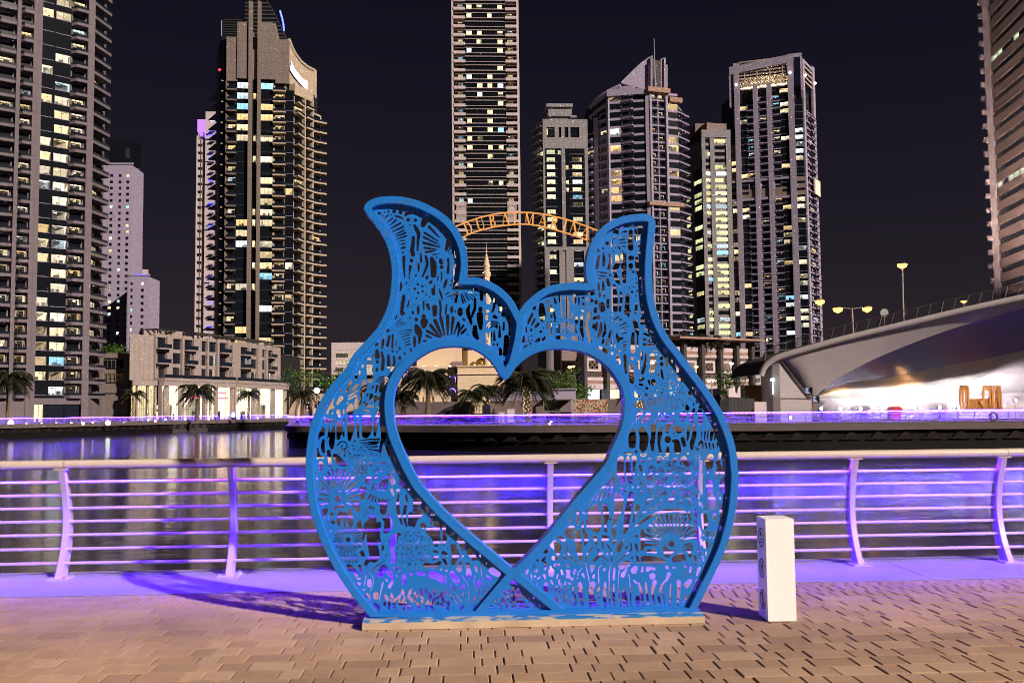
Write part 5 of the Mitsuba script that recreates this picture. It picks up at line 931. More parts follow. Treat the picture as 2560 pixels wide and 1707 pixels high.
# ---- C: the slender tower behind the arched lettering
k = thing('apartment_tower', 'slender tower of thin white horizontal bands behind the golden lettering', 'tower'); Cc = Tower(k, 31)
f = Face(Cc, 1130, 365, 1300, 365, 300); SH = 3.37; N = 46; Z0 = 4.; ZT = Z0+N*SH; mech = {25, 26, 12}
for x0, x1 in ((1130, 1134.5), (1293.5, 1299)): f.box('edge_pier', x0, x1, 0, ZT, -.6, 10, 'white_cladding')
zmech = f.z(1200, 510); im = int((zmech-Z0)/SH)
dim = lambda i: i < im
for j, (x0, x1) in enumerate(((1165, 1183), (1191, 1209), (1217, 1234), (1243, 1261))):
    w = [Cc.pick(.06 if i < im+2 else [.62, .42, .42, .55][j], [(1, .86, .5), (1, .8, .45)], .2) for i in range(N)]
    for i in range(N): 
        c_ = Cc.g.uniform(.15, .3) if w[i] else 0
        a0, a1 = f.x(x0), f.x(x1); d_ = (a1-a0)*c_
        Cc.window(f.fr, a0+d_*.6, a1-d_*.6, Z0+i*SH+.45, Z0+i*SH+2.2, w[i], 1, cap=230, k=1.1)
m = MB()
for x0, x1 in ((1163, 1165), (1183, 1191), (1209, 1217), (1234, 1243), (1261, 1266)): m.box((f.x(x0), .02, 0), (f.x(x1), .2, ZT), f.fr)
for i in range(N+1): m.box((f.x(1163), .02, Z0+(i-1)*SH+2.2), (f.x(1266), .22, Z0+i*SH+.45), f.fr)
part(k, 'curtain_wall', m, 'dark_glass')
for i in range(N):
    z = Z0+i*SH
    for dz in (.28, 2.3): Cc.piece('fin', (f.x(1163), -.55, z+dz), (f.x(1266), 0, z+dz+.17), 'white_cladding', f.fr)
    for (x0, x1), (w0, w1) in (((1134.5, 1164), (1146, 1158)), ((1265, 1293.5), (1270, 1283))):
        Cc.piece('balcony', (f.x(x0), -.9, z-.1), (f.x(x1), .6, z+.95), 'white_cladding', f.fr)
        Cc.piece('sill', (f.x(x0)+.6, -.5, z+2.25), (f.x(x1)-.3, .5, z+2.42), 'taupe_cladding', f.fr)
        if Cc.g.random() < (.1 if dim(i) else .75): Cc.window(f.fr@shift(0, .5, 0), f.x(w0), f.x(w1), z+.95, z+2.75, Cc.pick(1, [(1, .85, .5), (.9, .62, .3)], .2), 1, cap=999, k=.8)
        else: Cc.window(f.fr@shift(0, .5, 0), f.x(w0), f.x(w1), z+.95, z+2.75, None, cap=300)
m = MB()
for x0, x1 in ((1134.5, 1146), (1158, 1164), (1265, 1270), (1283, 1293.5)): m.box((f.x(x0), .5, 0), (f.x(x1), .9, ZT), f.fr)
part(k, 'recess_wall', m, 'dark_steel')
for x0, x1 in ((1139, 1164), (1266, 1289)):
    m = MB()
    for i in range(16): m.box((f.x(x0), -1.0, zmech-7+i*.48), (f.x(x1), -.8, zmech-7+i*.48+.30), f.fr)
    part(k, 'louvre_panel', m, 'white_cladding')
core(Cc, [f.P0+[1.2, 2.0], f.P1+[-1.2, 2.0], f.P1+[-1.2, 22], f.P0+[1.2, 22]], 0, ZT, 'black_paint', 'core'); Cc.done()

# ---- D: the lower tower with the grid top
k = thing('apartment_tower', 'mid-height tower with tiled grid top and small penthouse, right of the slender banded tower', 'tower'); D = Tower(k, 41)
f = Face(D, 1360, 378, 1470, 378, 420); fs = Face(D, 1333, 388, 1360, 378, 420); SH = 2.93; ztop = f.z(1400, 299); N = 24; Z0 = f.z(1400, 372)-N*SH
f.windows(1362, 1393, Z0, N, SH, .25, .82, .6, 2, [(1, .9, .5), (.95, 1, .55)], line='lilac_concrete', gap=.8); f.windows(1424, 1462, Z0, N, SH, .25, .82, .58, 2, [(1, .9, .5), (1, .7, .4)], .3, line='lilac_concrete', gap=1.1)
f.windows(1393, 1405, Z0, N, SH, .2, .75, .2, 0, gap=.3); f.windows(1412, 1424, Z0, N, SH, .2, .75, .2, 0, gap=.3); f.box('pier', 1404, 1413, 0, Z0+N*SH, -.3, .6, 'grey_cladding'); f.box('pier', 1462, 1470, 0, ztop, -.3, .6, 'grey_cladding'); f.box('pier', 1358, 1362.5, 0, ztop, -.3, .6, 'grey_cladding')
fs.balconies(1336, 1359, Z0, N+4, SH, 1.2, 'grey_cladding', .12, [(1, .95, .5)], up=.6)
z = Z0+N*SH
for x0, x1 in ((1362, 1368), (1388, 1393), (1393, 1398), (1404, 1413), (1422, 1427), (1449, 1462)): f.box('top_pier', x0, x1, z, ztop, -.35, .6, 'grey_cladding')
f.box('top_band', 1360, 1470, f.z(1400, 319), ztop, -.4, .8, 'grey_cladding'); f.box('check_band', 1368, 1388, z, z+4.4, -.38, .5, 'grey_cladding'); f.box('check_band', 1398, 1422, z, z+4.4, -.38, .5, 'grey_cladding'); f.box('check_band', 1427, 1449, z, z+4.4, -.38, .5, 'grey_cladding')
D.window(f.fr, f.x(1368), f.x(1385), f.z(1380, 338), f.z(1380, 322), (1, .9, .55), 2); f.box('top_glazing', 1362, 1470, z, ztop, .2, .5, 'dark_glass')
core(D, [f.P0+[1.5, 2.0], f.P1+[-.5, 2.0], f.P1+[-.5, 22], fs.P0+[1.5, 8]], 0, ztop-.5, 'grey_cladding', 'core')
pz = f.z(1400, 257); f.box('penthouse', 1377, 1432, ztop, f.z(1400, 285), 4, 12, 'grey_cladding'); f.box('penthouse', 1374, 1434, f.z(1400, 285), pz, 3, 13, 'grey_cladding'); f.box('penthouse_roof', 1369, 1436, pz-1, pz+.3, 2, 14, 'grey_cladding'); f.box('roof_arm', 1430, 1446, f.z(1400, 288), f.z(1400, 283), 3, 4, 'grey_cladding')
# its lower floors, framed in grey
zl = f.z(1400, 618); 
for x0, x1 in ((1359, 1371), (1395, 1404), (1412, 1431), (1456, 1468)): f.box('frame_pier', x0, x1, 0, zl, -.7, .4, 'grey_cladding')
f.box('frame_beam', 1359, 1468, zl-1.4, zl, -.75, .4, 'grey_cladding'); D.done()

# ---- E: the tower with the sail-like fins and the mast
k = thing('apartment_tower', 'tower with two upright sail fins, a mast and a terracotta cornice', 'tower'); Eo = Tower(k, 51)
f0, f1, f2 = Face(Eo, 1461, 402, 1521, 392, 400), Face(Eo, 1521, 392, 1622, 388, 400), Face(Eo, 1622, 388, 1700, 392, 400); SH = 3.42; N = 28; zt = f1.z(1600, 232); Z0 = zt-N*SH
f0.balconies(1463, 1486, Z0, N-4, SH, 1.4, 'lilac_concrete', .15, shape='wedge', up=.3); f0.box('pier', 1486, 1497, 0, zt-8, -.2, .8, 'lilac_concrete'); f0.balconies(1498, 1519, Z0, N-2, SH, .3, 'lilac_concrete', .18, up=.4, cool=.3); f0.box('pier', 1519, 1524, 0, zt-2, -.4, .8, 'lilac_concrete')
f1.windows(1524, 1553, Z0, N, SH, .16, .86, .36, 1, [(1, .72, .35), (1, .6, .25)], spandrel='lilac_concrete'); f1.balconies(1554, 1586, Z0, N, SH, 2.0, 'lilac_concrete', .1, shape='wedge', up=.15); f1.windows(1586, 1617, Z0, N, SH, .16, .88, .2, 1, spandrel='lilac_concrete')
f1.box('pier', 1616, 1625, 0, zt, -.5, .8, 'lilac_concrete')
f2.box('pier', 1624, 1629, 0, f2.z(1626, 236), -1.2, .4, 'lilac_cladding'); f2.box('pier', 1664, 1669, 0, f2.z(1666, 236), -1.2, .4, 'lilac_cladding'); f2.box('slim_pier', 1645, 1647, 0, f2.z(1646, 240), -.5, .4, 'lilac_concrete')
f2.balconies(1629, 1645, Z0, N, SH, .4, 'lilac_concrete', .5, [(1, .75, .45), (1, .65, .35)], up=.2, back=1.2); f2.balconies(1647, 1664, Z0, N, SH, .4, 'lilac_concrete', .4, [(1, .75, .45), (1, .9, .5)], up=.2, back=1.2)
f2.windows(1670, 1697, Z0, N, SH, .14, .86, .4, 2, [(1, .75, .35), (1, .65, .3)], spandrel='lilac_concrete')
fr_ = Face(Eo, 1697, 392, 1711, 402, 400); fr_.balconies(1698, 1711, Z0, N-1, SH, 2.6, 'lilac_concrete', .08, shape='wedge', up=.2)
core(Eo, inset([f0.P0, f1.P0, f1.P1, f2.P1, fr_.P1, (fr_.P1[0]-5, 420), (f0.P0[0], 425)], 1.9), 0, zt-2, 'black_paint', 'core')
f2.box('cornice', 1617, 1672, zt-.4, zt+1.5, -2.6, 4, 'terracotta'); f2.box('cornice', 1672, 1703, zt-3.6, zt-1.7, -2.2, 4, 'terracotta'); f2.box('belt_course', 1617, 1703, f2.z(1660, 517), f2.z(1660, 508), -1.9, .6, 'terracotta')
for x0, x1, y in ((1521, 1552, 226), (1552, 1590, 218), (1590, 1618, 224)): f1.box('roof_edge', x0, x1, zt-1, f1.z((x0+x1)/2, y), -1.4, 5, 'lilac_concrete')
co = MB()
for o, y_ in ((0, 0), (1, 26)):
    P = [at(x, y+y_, d) for x, y, d in ((1476, 270, 401), (1490, 255, 398.5), (1510, 240, 395), (1530, 228, 392.5), (1553, 217, 391))]
    co.tube(np.array(P), 1.3-.4*o, 6)
part(k, 'curved_cornice', co, 'lilac_concrete', 50)
dome = MB(); P = [at(x, y, 399) for x, y in ((1480, 262), (1500, 240), (1524, 222), (1553, 209), (1596, 216), (1615, 228))]
for a, b in zip(P, P[1:]): dome.quad([(*a[:2], zt-14), (*b[:2], zt-14), b, a])
part(k, 'roof_drum', dome, 'dark_steel')
def sail(pts, d0, d1, mat):
    a = np.array([at(x, y, d0) for x, y in pts]); m = MB(); fr = np.eye(4); fr[:3, 1] = [0, 0, 1]; fr[:3, 2] = [0, 1, 0]; fr[:3, 3] = [0, d0, 0]
    return part(k, 'sail_fin', MB().prism([(p[0], p[2]) for p in a], 0, d1-d0, fr), mat)
sail([(1553, 208), (1553, 205), (1580, 178), (1604, 156), (1626, 141), (1626, 228)], 391, 392.5, 'lilac_concrete'); sail([(1622, 155), (1622, 228), (1627, 228), (1627, 142), (1631.5, 138), (1631.5, 232), (1622, 232)], 389.5, 391, 'lilac_cladding')
sail([(1652, 148), (1652, 234), (1660, 234), (1660, 145)], 391, 393, 'lilac_concrete'); sail([(1660, 145), (1665, 145), (1665, 162), (1669, 162), (1669, 236), (1660, 236)], 390.2, 392.2, 'lilac_cladding')
sail([(1632, 150), (1652, 152), (1652, 234), (1632, 232)], 397, 398, 'dark_steel')
part(k, 'mast', MB().tube([at(1640, 232, 392), at(1636, 150, 392), at(1635, 97, 392)], [.5, .4, .15], 6), 'steel'); Eo.done()

# ---- I: the tower of yellow-green lit windows between E and F
k = thing('office_tower', 'tower with many yellow-green lit windows between the mast tower and the crowned tower', 'tower'); I = Tower(k, 61)
f, fs = Face(I, 1760, 466, 1832, 466, 600), Face(I, 1716, 484, 1760, 466, 600); SH = 3.2; N = 31; ztop = f.z(1790, 326); Z0 = f.z(1790, 345)-N*SH; YG = [(1, .95, .45), (.95, 1, .5), (1, .85, .4)]
f.windows(1768, 1780, Z0, N, SH, .22, .82, .6, 0, YG, .15, spandrel='grey_cladding'); f.windows(1791, 1820, Z0, N, SH, .22, .82, .66, 3, YG, .25, spandrel='grey_cladding')
fs.windows(1719, 1729, Z0, N-3, SH, .2, .85, .5, 0, YG, .1, spandrel='grey_cladding'); fs.windows(1739, 1757, Z0, N-3, SH, .2, .85, .6, 2, YG, .15, spandrel='dark_glass')
for x0, x1 in ((1759, 1768), (1780, 1791), (1820, 1832)): f.box('pier', x0, x1, 0, ztop, -.6, .5, 'grey_cladding')
for x0, x1 in ((1715, 1719), (1729, 1739)): fs.box('pier', x0, x1, 0, ztop-9, -.4, .5, 'grey_cladding')
f.box('top_band', 1760, 1832, f.z(1790, 345), ztop, -.8, 3, 'grey_cladding'); fs.box('top_band', 1716, 1760, ztop-18, ztop-5, -.5, 3, 'grey_cladding')
f.box('penthouse', 1752, 1832, ztop, f.z(1790, 300), 6, 20, 'taupe_cladding'); fs.box('roof_slope', 1728, 1760, ztop-5, ztop+4, 3, 12, 'taupe_cladding')
core(I, [f.P0+[1.5, 2.0], f.P1+[-.5, 2.0], f.P1+[-.5, 22], fs.P0+[2, 6]], 0, ztop-.5, 'black_paint', 'core'); I.done()

# ---- F: the tower with the lit louvred crown
k = thing('apartment_tower', 'tall tower with a brightly lit louvred crown and pale vertical piers', 'tower'); Fo = Tower(k, 71)
f, fm, fr_ = Face(Fo, 1829, 494, 1990, 482, 400), Face(Fo, 1990, 482, 2012, 481, 400), Face(Fo, 2012, 481, 2042, 500, 400); SH = 3.5; Z0 = 9.; ztop = f.z(1900, 218); N = int((ztop-Z0)/SH); zb0, zb1 = f.z(1900, 500), f.z(1900, 447)
sk = {i for i in range(N) if zb0-SH*.6 < Z0+i*SH < zb1-SH*.4}
f.windows(1829, 1840, Z0, N-8, SH, .2, .82, .32, 1, cool=.2, skip=sk, line='lilac_concrete'); f.windows(1853, 1870, Z0, N-2, SH, .2, .8, .22, 1, skip=sk, line='lilac_concrete'); f.balconies(1870, 1887, Z0, N-2, SH, .9, 'lilac_concrete', .22, cool=.3, up=.15, skip=sk); f.balconies(1899, 1921, Z0, N-1, SH, .9, 'lilac_concrete', .12, up=.15, skip=sk)
f.balconies(1933, 1954, Z0, N-1, SH, .9, 'lilac_concrete', .3, cool=.55, up=.15, skip=sk); f.windows(1954, 1975, Z0, N, SH, .2, .8, .34, 1, cool=.4, skip=sk, line='lilac_concrete'); fm.windows(1990, 2011, Z0, N-2, SH, .2, .82, .52, 1, [(1, .95, .7), (1, .85, .55)], .35, skip=sk, line='lilac_concrete')
zcr = {1: f.z(1840, 170), 2: f.z(1980, 140)}
for x0, x1, y in ((1840, 1853, 160), (1887, 1899, 214), (1921, 1933, 210), (1975, 1990, 137)): f.box('pier', x0, x1, 0, f.z((x0+x1)/2, y), -.9, .6, 'lilac_cladding')
fr_.box('pier', 2012, 2016, 0, fr_.z(2014, 150), -.5, .6, 'lilac_cladding'); fr_.box('pier', 2036, 2041, 0, fr_.z(2038, 168), -.5, .6, 'lilac_cladding')
fr_.balconies(2016, 2025, Z0, N-3, SH, .6, 'lilac_concrete', .2, cool=.3, up=.4); fr_.balconies(2025, 2036, Z0, N-3, SH, 1.5, 'lilac_concrete', .15, cool=.4, up=.3)
f.box('sky_lobby', 1840, 1990, zb0+.5, zb1-5, .1, .6, 'taupe_cladding'); f.box('sky_lobby_beam', 1829, 1990, zb1-1.2, zb1, -.5, .6, 'lilac_concrete'); f.box('sky_lobby_beam', 1829, 1990, zb0, zb0+1.2, -.5, .6, 'lilac_concrete'); fm.box('sky_lobby', 1990, 2012, zb0, zb1, .1, .6, 'taupe_cladding')
core(Fo, inset([f.P0, f.P1, fm.P1, fr_.P1, (fr_.P1[0]-3, fr_.P1[1]+16), (f.P0[0], f.P0[1]+26)], 1.9), 0, ztop-1, 'black_paint', 'core')
# the crown
yl = lambda x, y: f.z(x, y)
for i in range(8):
    a = MB(); z = yl(1900, 212)+i*1.75; a.box((f.x(1853), -.2, z), (f.x(1975), .5, z+.55), f.fr); part(k, 'crown_louvre', a, 'cream_concrete')
for x in (1866, 1898, 1930, 1962): f.box('crown_post', x, x+2.2, yl(1900, 215), yl(x, 172-(x-1840)*.21), -.35, .3, 'cream_concrete')
m = MB(); m.quad([(f.x(1853), 4, yl(1900, 216)), (f.x(1975), 4, yl(1900, 216)), (f.x(1975), 4, yl(1960, 178)), (f.x(1853), 4, yl(1860, 190))], f.fr); part(k, 'crown_wall', m, 'cream_concrete')
t0, t1 = f.z(1829, 170), f.z(1990, 136)
m = MB(); a0, a1 = f.x(1829), f.x(1992); m.add([[(f.fr@np.array([*v, 1]))[i] for i in range(3)] for v in [(a0, -.9, t0-4), (a1, -.9, t1-4), (a1, -.9, t1), (a0, -.9, t0), (a0, .6, t0-4), (a1, .6, t1-4), (a1, .6, t1), (a0, .6, t0)]], [[0, 1, 2, 3], [5, 4, 7, 6], [3, 2, 6, 7], [1, 0, 4, 5]]); part(k, 'crown_beam', m, 'lilac_cladding')
f.box('crown_edge', 1828, 1832, f.z(1829, 270), t0, -.4, .4, 'lilac_concrete'); fm.box('crown_edge', 2008, 2012, ztop-4, fm.z(2004, 134), -.4, .4, 'lilac_cladding'); fm.box('crown_beam', 1990, 2012, fm.z(2000, 143), fm.z(2000, 134), -.4, .4, 'lilac_cladding'); fr_.box('crown_beam', 2012, 2041, fr_.z(2030, 172), fr_.z(2030, 165), -.4, .4, 'lilac_cladding')
for i in range(5): 
    z = yl(1900, 212)+i*2.6; fr_.box('side_louvre', 2016, 2036, z, z+.7, -.2, .4, 'cream_concrete')
glow(k, 'crown_light', MB().box((f.x(1856), 1.6, yl(1900, 216)), (f.x(1972), 1.9, yl(1900, 216)+.4), f.fr), (9, 7.4, 5.2), 0)
for j, x in enumerate((1875, 1914, 1953)):
    c = (f.fr@np.array([f.x(x), 2.2, yl(1900, 216)+.5, 1]))[:3]; spot(f'crown_lamp_{j:03d}', c, c+[0, .3, 5], np.array([1, .80, .58])*420, 80, .8)
for x, y in ((1846, 214), (1982, 184), (2014, 190), (2038, 210)):
    ff = f if x < 2000 else fr_
    c = (ff.fr@np.array([ff.x(x), -1.3, ff.z(x, y), 1]))[:3]; glow(k, 'uplight', MB().lathe([(.0001, .8), (.7, 0), (.0001, -.8)], sides=8).get(), (6, 5, 4), to_world=T().translate(c.tolist()))
fr_.box('lit_panel', 2026, 2041, fr_.z(2034, 490), fr_.z(2034, 450), -1.7, -1.2, 'cream_concrete'); glow(k, 'panel_light', MB().box((fr_.x(2029), -1.9, fr_.z(2034, 489)), (fr_.x(2038), -1.7, fr_.z(2034, 455)), fr_.fr), (1.6, 1.15, .7)); Fo.done()

# ---- G: the tower cut by the right edge
k = thing('office_tower', 'tower cut off by the right edge, with taupe bands and dark ribbon windows', 'tower'); G = Tower(k, 81)
f, fs = Face(G, 2470, 231, 2486, 229, 350), Face(G, 2486, 229, 2640, 196, 350); SH = 3.42; Z0 = f.z(2480, 707)-7*SH; N = 40; ZT = Z0+N*SH
for i in range(N):
    z = Z0+i*SH; G.piece('band', (0, -.05, z), (fs.W, .6, z+SH*.60), 'taupe_cladding', fs.fr)
    n = 10
    for j in range(n):
        lit = G.pick(.5, [(.9, 1., .7)], 0) if i % 9 in (4,) else None
        G.window(fs.fr@shift(0, .25, 0), fs.W*j/n+.06, fs.W*(j+1)/n-.06, z+SH*.60, z+SH, lit, 0, 'blue_glass', cap=300, k=.7)
    f.box('side_balcony', 2468, 2473, z+.1, z+1.2, -1.2, 1.6, 'white_cladding')
f.box('corner_pier', 2472, 2487, 0, ZT, -.3, 3, 'white_cladding')
core(G, inset([f.P0, f.P1, fs.P1, (fs.P1[0]+25, fs.P1[1]), (f.P0[0]+25, f.P0[1]+25)], 1.9), 0, ZT, 'black_paint', 'core'); G.done()

# ================================================================== low buildings on the far bank
# ---- arcade building: two terraced storeys of flats over a tall lit arcade
k = thing('arcade_building', 'low stone building with balconied flats above a tall brightly lit glass arcade', 'building'); L = Tower(k, 91)
ca = [(322, 230), (384, 233), (566, 256), (700, 284)]
fa = [Face(L, a, da, b, db, 1000) for (a, da), (b, db) in zip(ca, ca[1:])]
zt0, zarc = zof(400, 842, 233), zof(400, 950, 233)
core(L, [fa[0].P0+[.3, .4], fa[0].P1+[.2, .4], fa[0].P1+[1, 12], fa[0].P0+[2, 14]], 0, zt0+.4, 'pale_concrete', 'wing')
for i in range(5): fa[0].box('panel', 323+12*i, 334.6+12*i, zarc, zt0+.2, .1, .5, 'pale_concrete')
rows = [zarc+.6+i*3.45 for i in range(3)]
for f, bays in ((fa[1], [(386, 414, 'b'), (428, 452, 'w'), (457, 481, 'b'), (500, 515, 'w'), (519, 540, 'w'), (545, 566, 'b')]), (fa[2], [(570, 578, 'w'), (598, 620, 'b'), (624, 642, 'w'), (652, 663, 'w'), (667, 680, 'b')])):
    f.box('parapet', f is fa[1] and 384 or 566, f is fa[1] and 566 or 698, rows[2]+2.9, zt0 if f is fa[1] else zt0-.5, -.1, .5, 'pale_concrete')
    xs = sorted([x for b in bays for x in b[:2]]); lo = 384 if f is fa[1] else 566; hi = 566 if f is fa[1] else 698
    for a, b in zip([lo]+xs[1::2], xs[0::2]+[hi]): f.box('pier', a, b, zarc, rows[2]+3.0, -.35, .6, 'pale_concrete')
    for j, z in enumerate(rows):
        for (a, b, t) in bays:
            lit = L.pick([.6, .3, .12][j], [(1, .9, .75), (1, .8, .5)], .35)
            L.window(f.fr@shift(0, .4, 0), f.x(a), f.x(b), z, z+2.6, lit, 2, 'blue_glass', rail=.7)
            f.box('lintel', a, b, z+2.6, z+3.45, .3, .7, 'pale_concrete')
            if t == 'b' and j: q = f.box('balcony', a-1.5, b+1.5, z-.3, z, -1.5, .5, 'pale_concrete'); bx(q, 'balustrade', (f.x(a-1.5), -1.5, z), (f.x(b+1.5), -1.45, z+.95), 'blue_glass', f.fr)
    f.box('terrace', lo, hi, zarc-.2, zarc+.5, -3.2, .6, 'pale_concrete'); f.box('terrace_balustrade', lo, hi, zarc+.5, zarc+1.3, -3.1, -3.05, 'blue_glass')
bk = [fa[0].P1+[.5, 2.2], fa[1].P1+[0, 2.2], fa[2].P1+[-.5, 2.2], fa[2].P1+[3, 16], fa[0].P1+[3, 22]]
core(L, bk, 0, zt0-1.2, 'black_paint', 'core')
for (f, a, b) in ((fa[1], 400, 470), (fa[1], 500, 560), (fa[2], 580, 690)):
    for x in range(a, b, 9): f.box('pergola_beam', x, x+2, zt0+1.9, zt0+2.2, 1, 6, 'dark_steel')
    f.box('pergola_rail', a, b, zt0+1.6, zt0+1.9, 1, 1.3, 'dark_steel')
    for x in (a, (a+b)/2, b-2): f.box('pergola_post', x, x+1, zt0-.6, zt0+1.8, 1, 1.2, 'dark_steel')
fa[0].box('roof_hut', 372, 470, zt0, zt0+1.9, 5, 9, 'pale_concrete')
for f, cols in ((fa[0], [(326, 334), (338, 360), (366, 379)]), (fa[1], [(386, 396), (403, 433), (441, 493), (500, 522), (526, 562)]), (fa[2], [(570, 615), (622, 663), (668, 694)])):
    for a, b in cols:
        dimw = f is fa[0]; c = (1, .80, .42) if dimw else (1, .84, .54)
        L.window(f.fr@shift(0, -1.6, 0), f.x(a), f.x(b), .2, zarc-1.3, c, max(1, int((b-a)/6)), k=1.0 if dimw else 2.5, rail=.33, curtain=.15)
    lo, hi = (322, 384) if f is fa[0] else (384, 566) if f is fa[1] else (566, 698)
    f.box('arcade_lintel', lo, hi, zarc-1.3, zarc-.2, -3.0, -1.5, 'pale_concrete')
    xs = sorted([x for c in cols for x in c])
    for a, b in zip([lo]+xs[1::2], xs[0::2]+[hi]):
        if b-a > 1.2: f.box('column', a+.2, b-.2, 0, zarc-1.2, -2.4, -1.3, 'pale_concrete')
fm_ = fa[1]
for x0, x1, y0, y1 in ((457, 486, 980, 983), (459, 484, 990, 995), (528, 549, 981, 984), (525, 552, 993, 997)): 
    glow(k, 'neon_sign', MB().box((fm_.x(x0), -2.2, fm_.z(x0, y1)), (fm_.x(x1), -2.0, fm_.z(x0, y0)), fm_.fr), (5, .25, .4))
for i, (f, x) in enumerate(((fa[0], 363), (fa[1], 388), (fa[1], 437), (fa[1], 497), (fa[2], 568), (fa[2], 618))):
    c = (f.fr@np.array([f.x(x), -3.4, .5, 1]))[:3]; t = (f.fr@np.array([f.x(x), -2.2, 4.5, 1]))[:3]
    spot(f'column_light_{i:03d}', c, t, np.array([1, .8, .5])*70, 38, .4); glow(k, 'column_lamp', MB().box((f.x(x)-.2, -3.3, .1), (f.x(x)+.2, -3.0, .6), f.fr), (5, 4.2, 2.8))
L.done()
k = thing('display_stand', 'illuminated blue-white display board on the far promenade before the arcade', 'display'); a, b = at(579, 1048, 236), at(588, 1030, 236)
bx(k, 'frame', (a[0]-.12, a[1]+.02, 0.03), (b[0]+.12, a[1]+.3, b[2]+.12), 'dark_steel'); glow(k, 'screen', MB().box((a[0], a[1]-.05, .7), (b[0], a[1], b[2])), (1.0, 1.7, 2.6))

# ---- gate wall with the pointed arch
k = thing('gate_wall', 'warmly lit stone wall with a pointed arch doorway, right of the arcade', 'wall'); f = Face(Tower(k, 1), 726, 205, 905, 200, 1000)
zt = f.z(770, 985); cx = f.x(768); ay = f.z(768, 1002); w = f.x(786)-cx
fr_g = np.eye(4); fr_g[:3, 0] = f.fr[:3, 0]; fr_g[:3, 1] = [0, 0, 1]; fr_g[:3, 2] = -f.fr[:3, 1]; fr_g[:3, 3] = f.fr[:3, 3]
def archp(w, h, cx, z0=0): return Polygon([(cx-w, z0)]+[(cx-w*math.cos(t)**.8, z0+h*.45+(h*.55)*math.sin(t)) for t in np.linspace(0, math.pi/2, 8)]+[(cx+w*math.cos(t)**.8, z0+h*.45+(h*.55)*math.sin(t)) for t in np.linspace(math.pi/2-.01, 0, 8)]+[(cx+w, z0)]).buffer(0)
part(k, 'wall', flat(sbox(0, 0, f.W, zt)-archp(w, ay, cx), .6, fr_g), 'mosque_stone'); part(k, 'arch_trim', flat(archp(w*1.22, ay*1.1, cx)-archp(w, ay, cx), .25, fr_g@shift(0, 0, .6)), 'mosque_stone'); part(k, 'door', flat(archp(w, ay, cx), .1, fr_g@shift(0, 0, .15)), 'pale_concrete')
spot('gate_light_000', (f.fr@np.array([cx-2, -2.6, .5, 1]))[:3], (f.fr@np.array([cx-1.5, -1.3, 3, 1]))[:3], np.array([1, .78, .42])*60, 45, .3); spot('gate_light_001', (f.fr@np.array([cx+7, -2.6, .5, 1]))[:3], (f.fr@np.array([cx+7, -1.3, 3, 1]))[:3], np.array([1, .78, .42])*60, 45, .3)
k = thing('street_lamp', 'globe street lamp with two small violet banners by the gate wall', 'street lamp'); b = at(792, 1045, 180); t = at(792, 976, 180)
part(k, 'pole', MB().tube([(b[0], b[1], 0), t], .08, 6), 'dark_steel'); glow(k, 'globe', MB().lathe([(.0001, .55), (.4, .35), (.55, 0), (.4, -.35), (.0001, -.55)], sides=12).get(), (7, 5.6, 3.2), to_world=T().translate(t.tolist()))
for x0, x1, y0, y1 in ((786, 791, 1010, 1019), (794, 800, 1002, 1013)): a, c = at(x0, y1, 180), at(x1, y0, 180); bx(k, 'banner', (a[0], a[1], a[2]), (c[0], a[1]+.05, c[2]), 'blue_glass')
# ---- office far behind, left of the sculpture
k = thing('office_building', 'white office block with lit ribbon windows just left of the sculpture', 'building'); q = Tower(k, 7); f = Face(q, 829, 330, 935, 330, 900)
zr = [f.z(880, y) for y in (935, 917, 899, 881)]; 
for z in zr[1:]: q.window(f.fr, f.x(838), f.x(930), z-1.75, z-.3, (1, .82, .55), 9, k=.6)
for z in zr: f.box('band', 829, 935, z-.3, z+.75, -.3, .6, 'white_cladding')
f.box('end_wall', 829, 838, 0, f.z(880, 856), -.4, .6, 'white_cladding'); f.box('parapet', 829, 935, zr[-1]+.75, f.z(880, 856), -.4, .6, 'white_cladding'); f.box('lower_wall', 829, 935, 0, zr[0]-1.6, -.2, .6, 'grey_cladding'); core(q, [f.P0+[.5, 1.8], f.P1+[-.5, 1.8], f.P1+[0, 15], f.P0+[.5, 15]], 0, zr[-1], 'black_paint', 'core'); q.done()

# ---- the mosque seen through the heart
k = thing('mosque', 'floodlit cream mosque with small golden domes and a slim minaret, seen through the heart', 'mosque'); q = Tower(k, 17); f = Face(q, 960, 172, 1290, 172, 950)
f.box('wall', 962, 1118, 0, f.z(1090, 915), 0, 12, 'mosque_stone'); f.box('upper_block', 1040, 1155, f.z(1090, 915), f.z(1090, 862), 3, 12, 'mosque_stone'); f.box('band', 1130, 1158, f.z(1140, 914), f.z(1140, 902), 2.5, 3, 'taupe_cladding')
f.box('bright_wall', 1144, 1262, 0, f.z(1200, 915), -.8, 8, 'mosque_stone'); f.box('upper_wall', 1155, 1250, f.z(1200, 915), f.z(1200, 870), 6, 12, 'mosque_stone'); f.box('cornice', 1142, 1264, f.z(1200, 917), f.z(1200, 914), -1.1, 0, 'mosque_stone'); f.box('cornice', 1142, 1264, f.z(1200, 936), f.z(1200, 934), -1.1, 0, 'mosque_stone')
for x, y, r in ((1184, 908, .75), (1204, 904, 1.1), (1223, 909, .65), (1050, 858, .9)):
    c = (f.fr@np.array([f.x(x), 2.5 if y > 880 else 8, f.z(x, y+6 if y > 880 else 862), 1]))[:3]
    d_ = part(k, 'dome', MB().lathe([(r*.98, 0), (r*1.02, r*.25), (r*.85, r*.65), (r*.45, r*.95), (.05, r*1.12), (.0001, r*1.4)], sides=16).get(), 'gold_leaf', 50, to_world=T().translate(c.tolist()))
